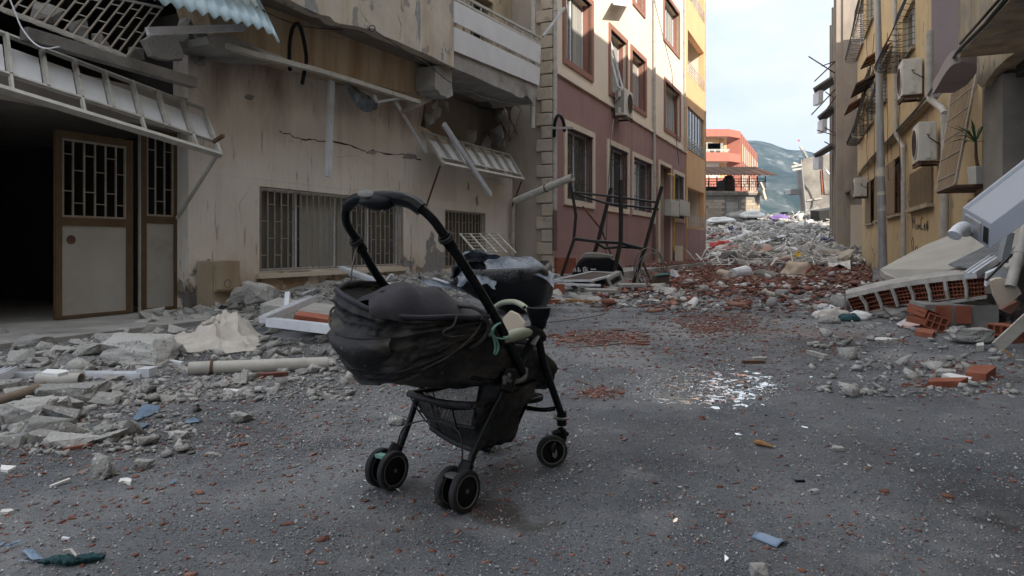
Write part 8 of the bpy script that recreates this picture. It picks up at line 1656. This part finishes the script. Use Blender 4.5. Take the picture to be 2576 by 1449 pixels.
# blue plastic scraps
cl = lambda x, y: (x * .3472, y * .3472 + 691.8); cl2 = lambda x, y: (x * .3418, y * .3418 + 1069)
def film(pts, conv, label, sd, lift=.03):
    lift = lift * .3
    P0 = rag([conv(*p) for p in pts] + [conv(*pts[0])], 3, 1.5, sd)[:-1]; g = [G(*p) for p in P0]; c = sum(g, Vector()) / len(g); mb = MB(); rows = []
    for f in (1, .66, .33, .0): rows.append([c.lerp(p, f) + Vector((0, 0, .008 + lift * (.5 + noise.noise(p * 6 + Vector((f * 2, sd, 0)))) + (.0 if f == 1 else lift * .5 * (1 - f)))) for p in g])
    mb.grid(rows, True); return single('blue_plastic_scrap', mb, m_film, label, 'plastic scrap', 'blue plastic scraps on the road at the left', smooth='all')
film([(960, 1070), (1030, 975), (1160, 970), (1150, 1000), (1060, 1040), (1000, 1075)], cl, 'long bent blue plastic scrap, uppermost of the large pair', 1, .06); film([(820, 1155), (880, 1090), (1090, 1085), (1040, 1130), (960, 1165), (870, 1140)], cl, 'widest blue plastic scrap, below the bent one', 2, .05)
film([(1340, 1090), (1345, 1070), (1400, 1045), (1450, 1065), (1440, 1080)], cl, 'small blue scrap right of the large pair', 3); film([(255, 1160), (300, 1100), (430, 1065), (400, 1120), (320, 1190)], cl, 'slanting grey blue scrap near the left boulders', 4, .08); film([(60, 1185), (150, 1160), (190, 1200), (160, 1230), (70, 1225)], cl, 'dark blue scrap at the left edge below the boulders', 5, .06)
film([(240, 965), (420, 945), (425, 970), (300, 990)], cl, 'pale blue scrap behind the flat topped slab', 6); film([(130, 1130), (200, 1095), (290, 1095), (240, 1140)], cl, 'whitish blue scrap beside the slanting one', 12, .05); film([(480, 1175), (500, 1155), (530, 1165), (520, 1185)], cl, 'tiny blue scrap left of the wedge stone', 13)
film([(160, 945), (250, 930), (300, 985), (320, 1020), (240, 1025), (200, 985)], cl2, 'light blue scrap beside the teal cloth', 7); film([(30, 920), (150, 880), (155, 890), (60, 925)], cl2, 'narrow blue scrap above the one by the teal cloth', 8); film([(125, 1025), (165, 1010), (195, 1030)], cl2, 'tiny blue scrap at the lower left', 9, .01); film([(1240, 450), (1270, 420), (1305, 420), (1280, 445)], cl2, 'small blue chip on the bare road left of the rear wheels', 10, .01); film([(-30, 900), (20, 880), (40, 885), (10, 900)], cl2, 'blue scrap cut by the left picture edge', 14, .01)
for (x, y, s_, lb, m_) in ((430, 1365 - 1190 + 20, .09, '', None),): pass
mb = MB(); mb.bar(G(127, 1229) + Vector((0, 0, .008)), G(176, 1213) + Vector((0, 0, .012)), .012, .008); single('white_stick', mb, m_white, 'thin white stick lying in the left foreground', 'stick')
flatpiece('plaster_flake', [(870, 445), (885, 415), (940, 408), (970, 420), (960, 445), (910, 432)], 0, .012, m_white, 'curved cream plaster flake left of the rear wheels', 'flake', conv=cl2); flatpiece('plaster_flake', [(0, 665), (15, 645), (80, 640), (105, 650), (60, 665)], 0, .012, m_white, 'white flake at the left picture edge', 'flake', conv=cl2); flatpiece('plaster_flake', [(5, 345), (10, 310), (125, 318), (60, 350)], 0, .01, m_white, 'torn white sheet flake at the left edge below the boulders', 'flake', conv=cl2)
flatpiece('plaster_flake', [(1620, 845 + 10), (1625, 842), (1795, 855), (1790, 870)], 0, .02, m_white, 'long white strip below the grey drain pipe', 'strip', conv=cl); flatpiece('plaster_flake', [(715, 915), (760, 895), (860, 900), (865, 925), (770, 950)], .0, .02, m_sill, 'beige plaster flake left of the hollow brick end', 'flake', conv=cl); flatpiece('pale_flake', [(300, 870), (340, 838), (480, 845), (495, 860), (420, 880)], .12, .02, m_white, 'pale oval plaster flake on the flat topped slab', 'flake', conv=cl)
flatpiece('white_board_scrap', [(1140, 630), (1180, 625), (1330, 655), (1310, 665)], .01, .02, m_alum, 'thin white scrap left of the drain pipe', 'scrap', conv=cl); flatpiece('grey_tile', [(450, 845), (465, 832), (520, 840), (505, 850)], 0, .006, m_alum, 'small white tile in the left foreground', 'tile', conv=cl2)
# curved blue plastic piece, teal cloth, wood chip
cf_ = lambda x, y: (1635 + x * .3652, 1006 + y * .3652)
a, b = G(*cf_(715, 990)), G(*cf_(955, 1000)); rows = []
for t in np.linspace(0, 1, 7):
    p0 = G(1890 + 64 * t, 1354 + 26 * t); p1 = G(1920 + 66 * t, 1345 + 23 * t); row = []
    for s_ in np.linspace(0, 1, 9): p = p0.lerp(p1, s_); p.z = .003 + .011 * math.sin(math.pi * s_) ** .8 * (1 + .08 * math.sin(t * 7)); row.append(p)
    rows.append(row)
mb = MB(); mb.sheet(rows, .0015); single('curved_blue_plastic', mb, m_film, 'curved translucent blue plastic piece alone on the asphalt, lower right', 'plastic piece', smooth='all')
ct = G(182, 1418); rows = []
for i in range(31):
    v = i / 30; x_ = .083 * (2 * v - 1); row = []
    for j in range(28):
        u = 2 * math.pi * j / 28 + v * 3.5; e = math.sin(math.pi * min(.97, max(.03, v))) ** .35; n = 1 + .35 * noise.fractal(Vector((v * 9, math.sin(u) * 1.5, math.cos(u) * 1.5)), 1, 2, 4) + .22 * math.sin(u * 3) + .12 * math.sin(v * 50 + u)
        row.append(ct + Vector((x_, .018 * math.cos(u) * e * n + .028 * (v - .5) + .006 * math.sin(v * 9), max(0, .013 * math.sin(u) * e * n + .012))))
    rows.append(row)
mb = MB(); mb.grid(rows, True); single('teal_cloth', mb, m_blueg, 'twisted dark teal rag in the lower left foreground', 'rag')
mb = MB(); mb.tube([G(165, 1412) + Vector((0, -.01, .035)), G(185, 1410) + Vector((0, -.012, .038)), G(200, 1420) + Vector((0, -.012, .03))], .004, 6); single('pale_string', mb, m_cloth, 'pale string lying over the twisted teal rag', 'string')
mb = MB(); mb.tube([G(1900, 1118) + Vector((0, 0, .012)), G(1915, 1122) + Vector((0, 0, .016)), G(1944, 1128) + Vector((0, 0, .008))], [.014, .017, .006], 7, sq=.7); single('wood_chip', mb, m_wood, 'rusty brown wood chip alone on the asphalt, right of the pushchair', 'wood chip')
mb = MB(); mb.box(G(1895, 914) + Vector((0, 0, .01)), (.17, .04, .025)); single('wooden_strip', mb, m_rustmet, 'dark wooden strip under the flat grey stone beyond the glass patch', 'wooden strip')
mb = MB(); mb.box(G(2056, 898) + Vector((0, 0, .02)), (.045, .28, .035), Euler((0, 0, .1)).to_matrix()); single('pale_batten', mb, m_conc, 'pale batten standing out on the asphalt at the right', 'batten')
mb = MB(); mb.box(G(2012, 1212) + Vector((0, 0, .005)), (.035, .015, .01), Euler((0, 0, .1)).to_matrix()); single('black_chip', mb, m_black, 'small flat black plastic chip in the right foreground', 'chip')
for (pts, lb) in (([(1300, 836), (1345, 842), (1420, 850), (1520, 858), (1580, 862), (1520, 870), (1430, 876)], 'long pale wire curving over the road beside the cup holder'), ([(1396, 745), (1440, 750), (1475, 762), (1520, 785), (1500, 795), (1440, 805), (1380, 812)], 'pale wire bow in front of the cement blocks')):
    wire(smooth([G(*p) + Vector((0, 0, .008)) for p in pts], 6), .006, m_wire, lb, 'wire', 'wire')
scr = [(1265, 800), (1282, 782), (1300, 790), (1318, 812), (1322, 838), (1290, 838), (1268, 825)]
mb = MB(); mb.prism([P(x, y, 6.2) for x, y in scr], (.02, .03, .0)); single('plaster_plate', mb, m_sill, 'pinkish beige plaster plate standing behind the cup holder', 'plaster plate')
for k, (x, y) in enumerate(((1270, 842), (1290, 846), (1310, 838), (1330, 832), (1345, 836), (1300, 850))): r = random.Random(k); inst('brick_shard', shellP + flatP, r.randrange(22), m_brick, G(x, y, 0) + Vector((0, .0, .02 * k % .06)), (.13, .10, .12), (r.gauss(0, .2), r.gauss(0, .2), r.uniform(0, 6)), 'red brick shard in the small heap right behind the armrest', 'brick shard', 'brick shards behind the armrest')
# stains and the darkened right foreground are in the asphalt colour. sagging far cables
wire([P(1640, -20, 24), P(1690, 180, 26), P(1702, 360, 27), P(1708, 415, 27)], .012, m_cable, 'thin cable hanging down the mauve facade near the third pipe', 'cable')
wire([P(1543, 300, 20.5), P(1536, 360, 20), P(1530, 470, 19.5), P(1524, 640, 19)], .014, m_wire, 'pale cord hanging from the mauve house air conditioner', 'cord', 'cord')
hs = smooth([WM.q(*p) for p in [(1394, 345, .12), (1396, 310, .16), (1402, 292, .2), (1410, 292, .22), (1418, 310, .2), (1420, 330, .16)]], 5); mb = MB(); mb.tube(hs, .045, 8); single('black_hose', mb, m_black, 'short black hose loop above the first grilled window of the mauve house', 'hose')
mb = MB(); mb.bar(WM.q(1382, 322, .2), WM.q(1440, 322, .45), .06, .06); mb2_ = mb; single('iron_bracket', mb, m_galv, 'grey iron bracket sticking out beside the black hose loop', 'bracket')
mb = MB(); mb.bar(WM.q(1366, 92, .6), WM.q(1420, 20, .3), .05, .05); single('tilted_pole', mb, m_galv, 'thin grey pole leaning between the balcony and the mauve house', 'pole')
# haze between here and the mountain
hz = bpy.data.materials.new('haze_air'); hz.use_nodes = True; nt = hz.node_tree; nt.nodes.clear(); o_ = nt.nodes.new('ShaderNodeOutputMaterial'); v_ = nt.nodes.new('ShaderNodeVolumePrincipled'); v_.inputs['Color'].default_value = (.50, .70, 1.0, 1); v_.inputs['Density'].default_value = .00014; v_.inputs['Anisotropy'].default_value = .2; nt.links.new(v_.outputs[0], o_.inputs['Volume'])
mb = MB(); mb.box((0, 0, 169), (4560, 4560, 340)); h = mesh_obj('haze', mb, hz); h['kind'] = 'stuff'
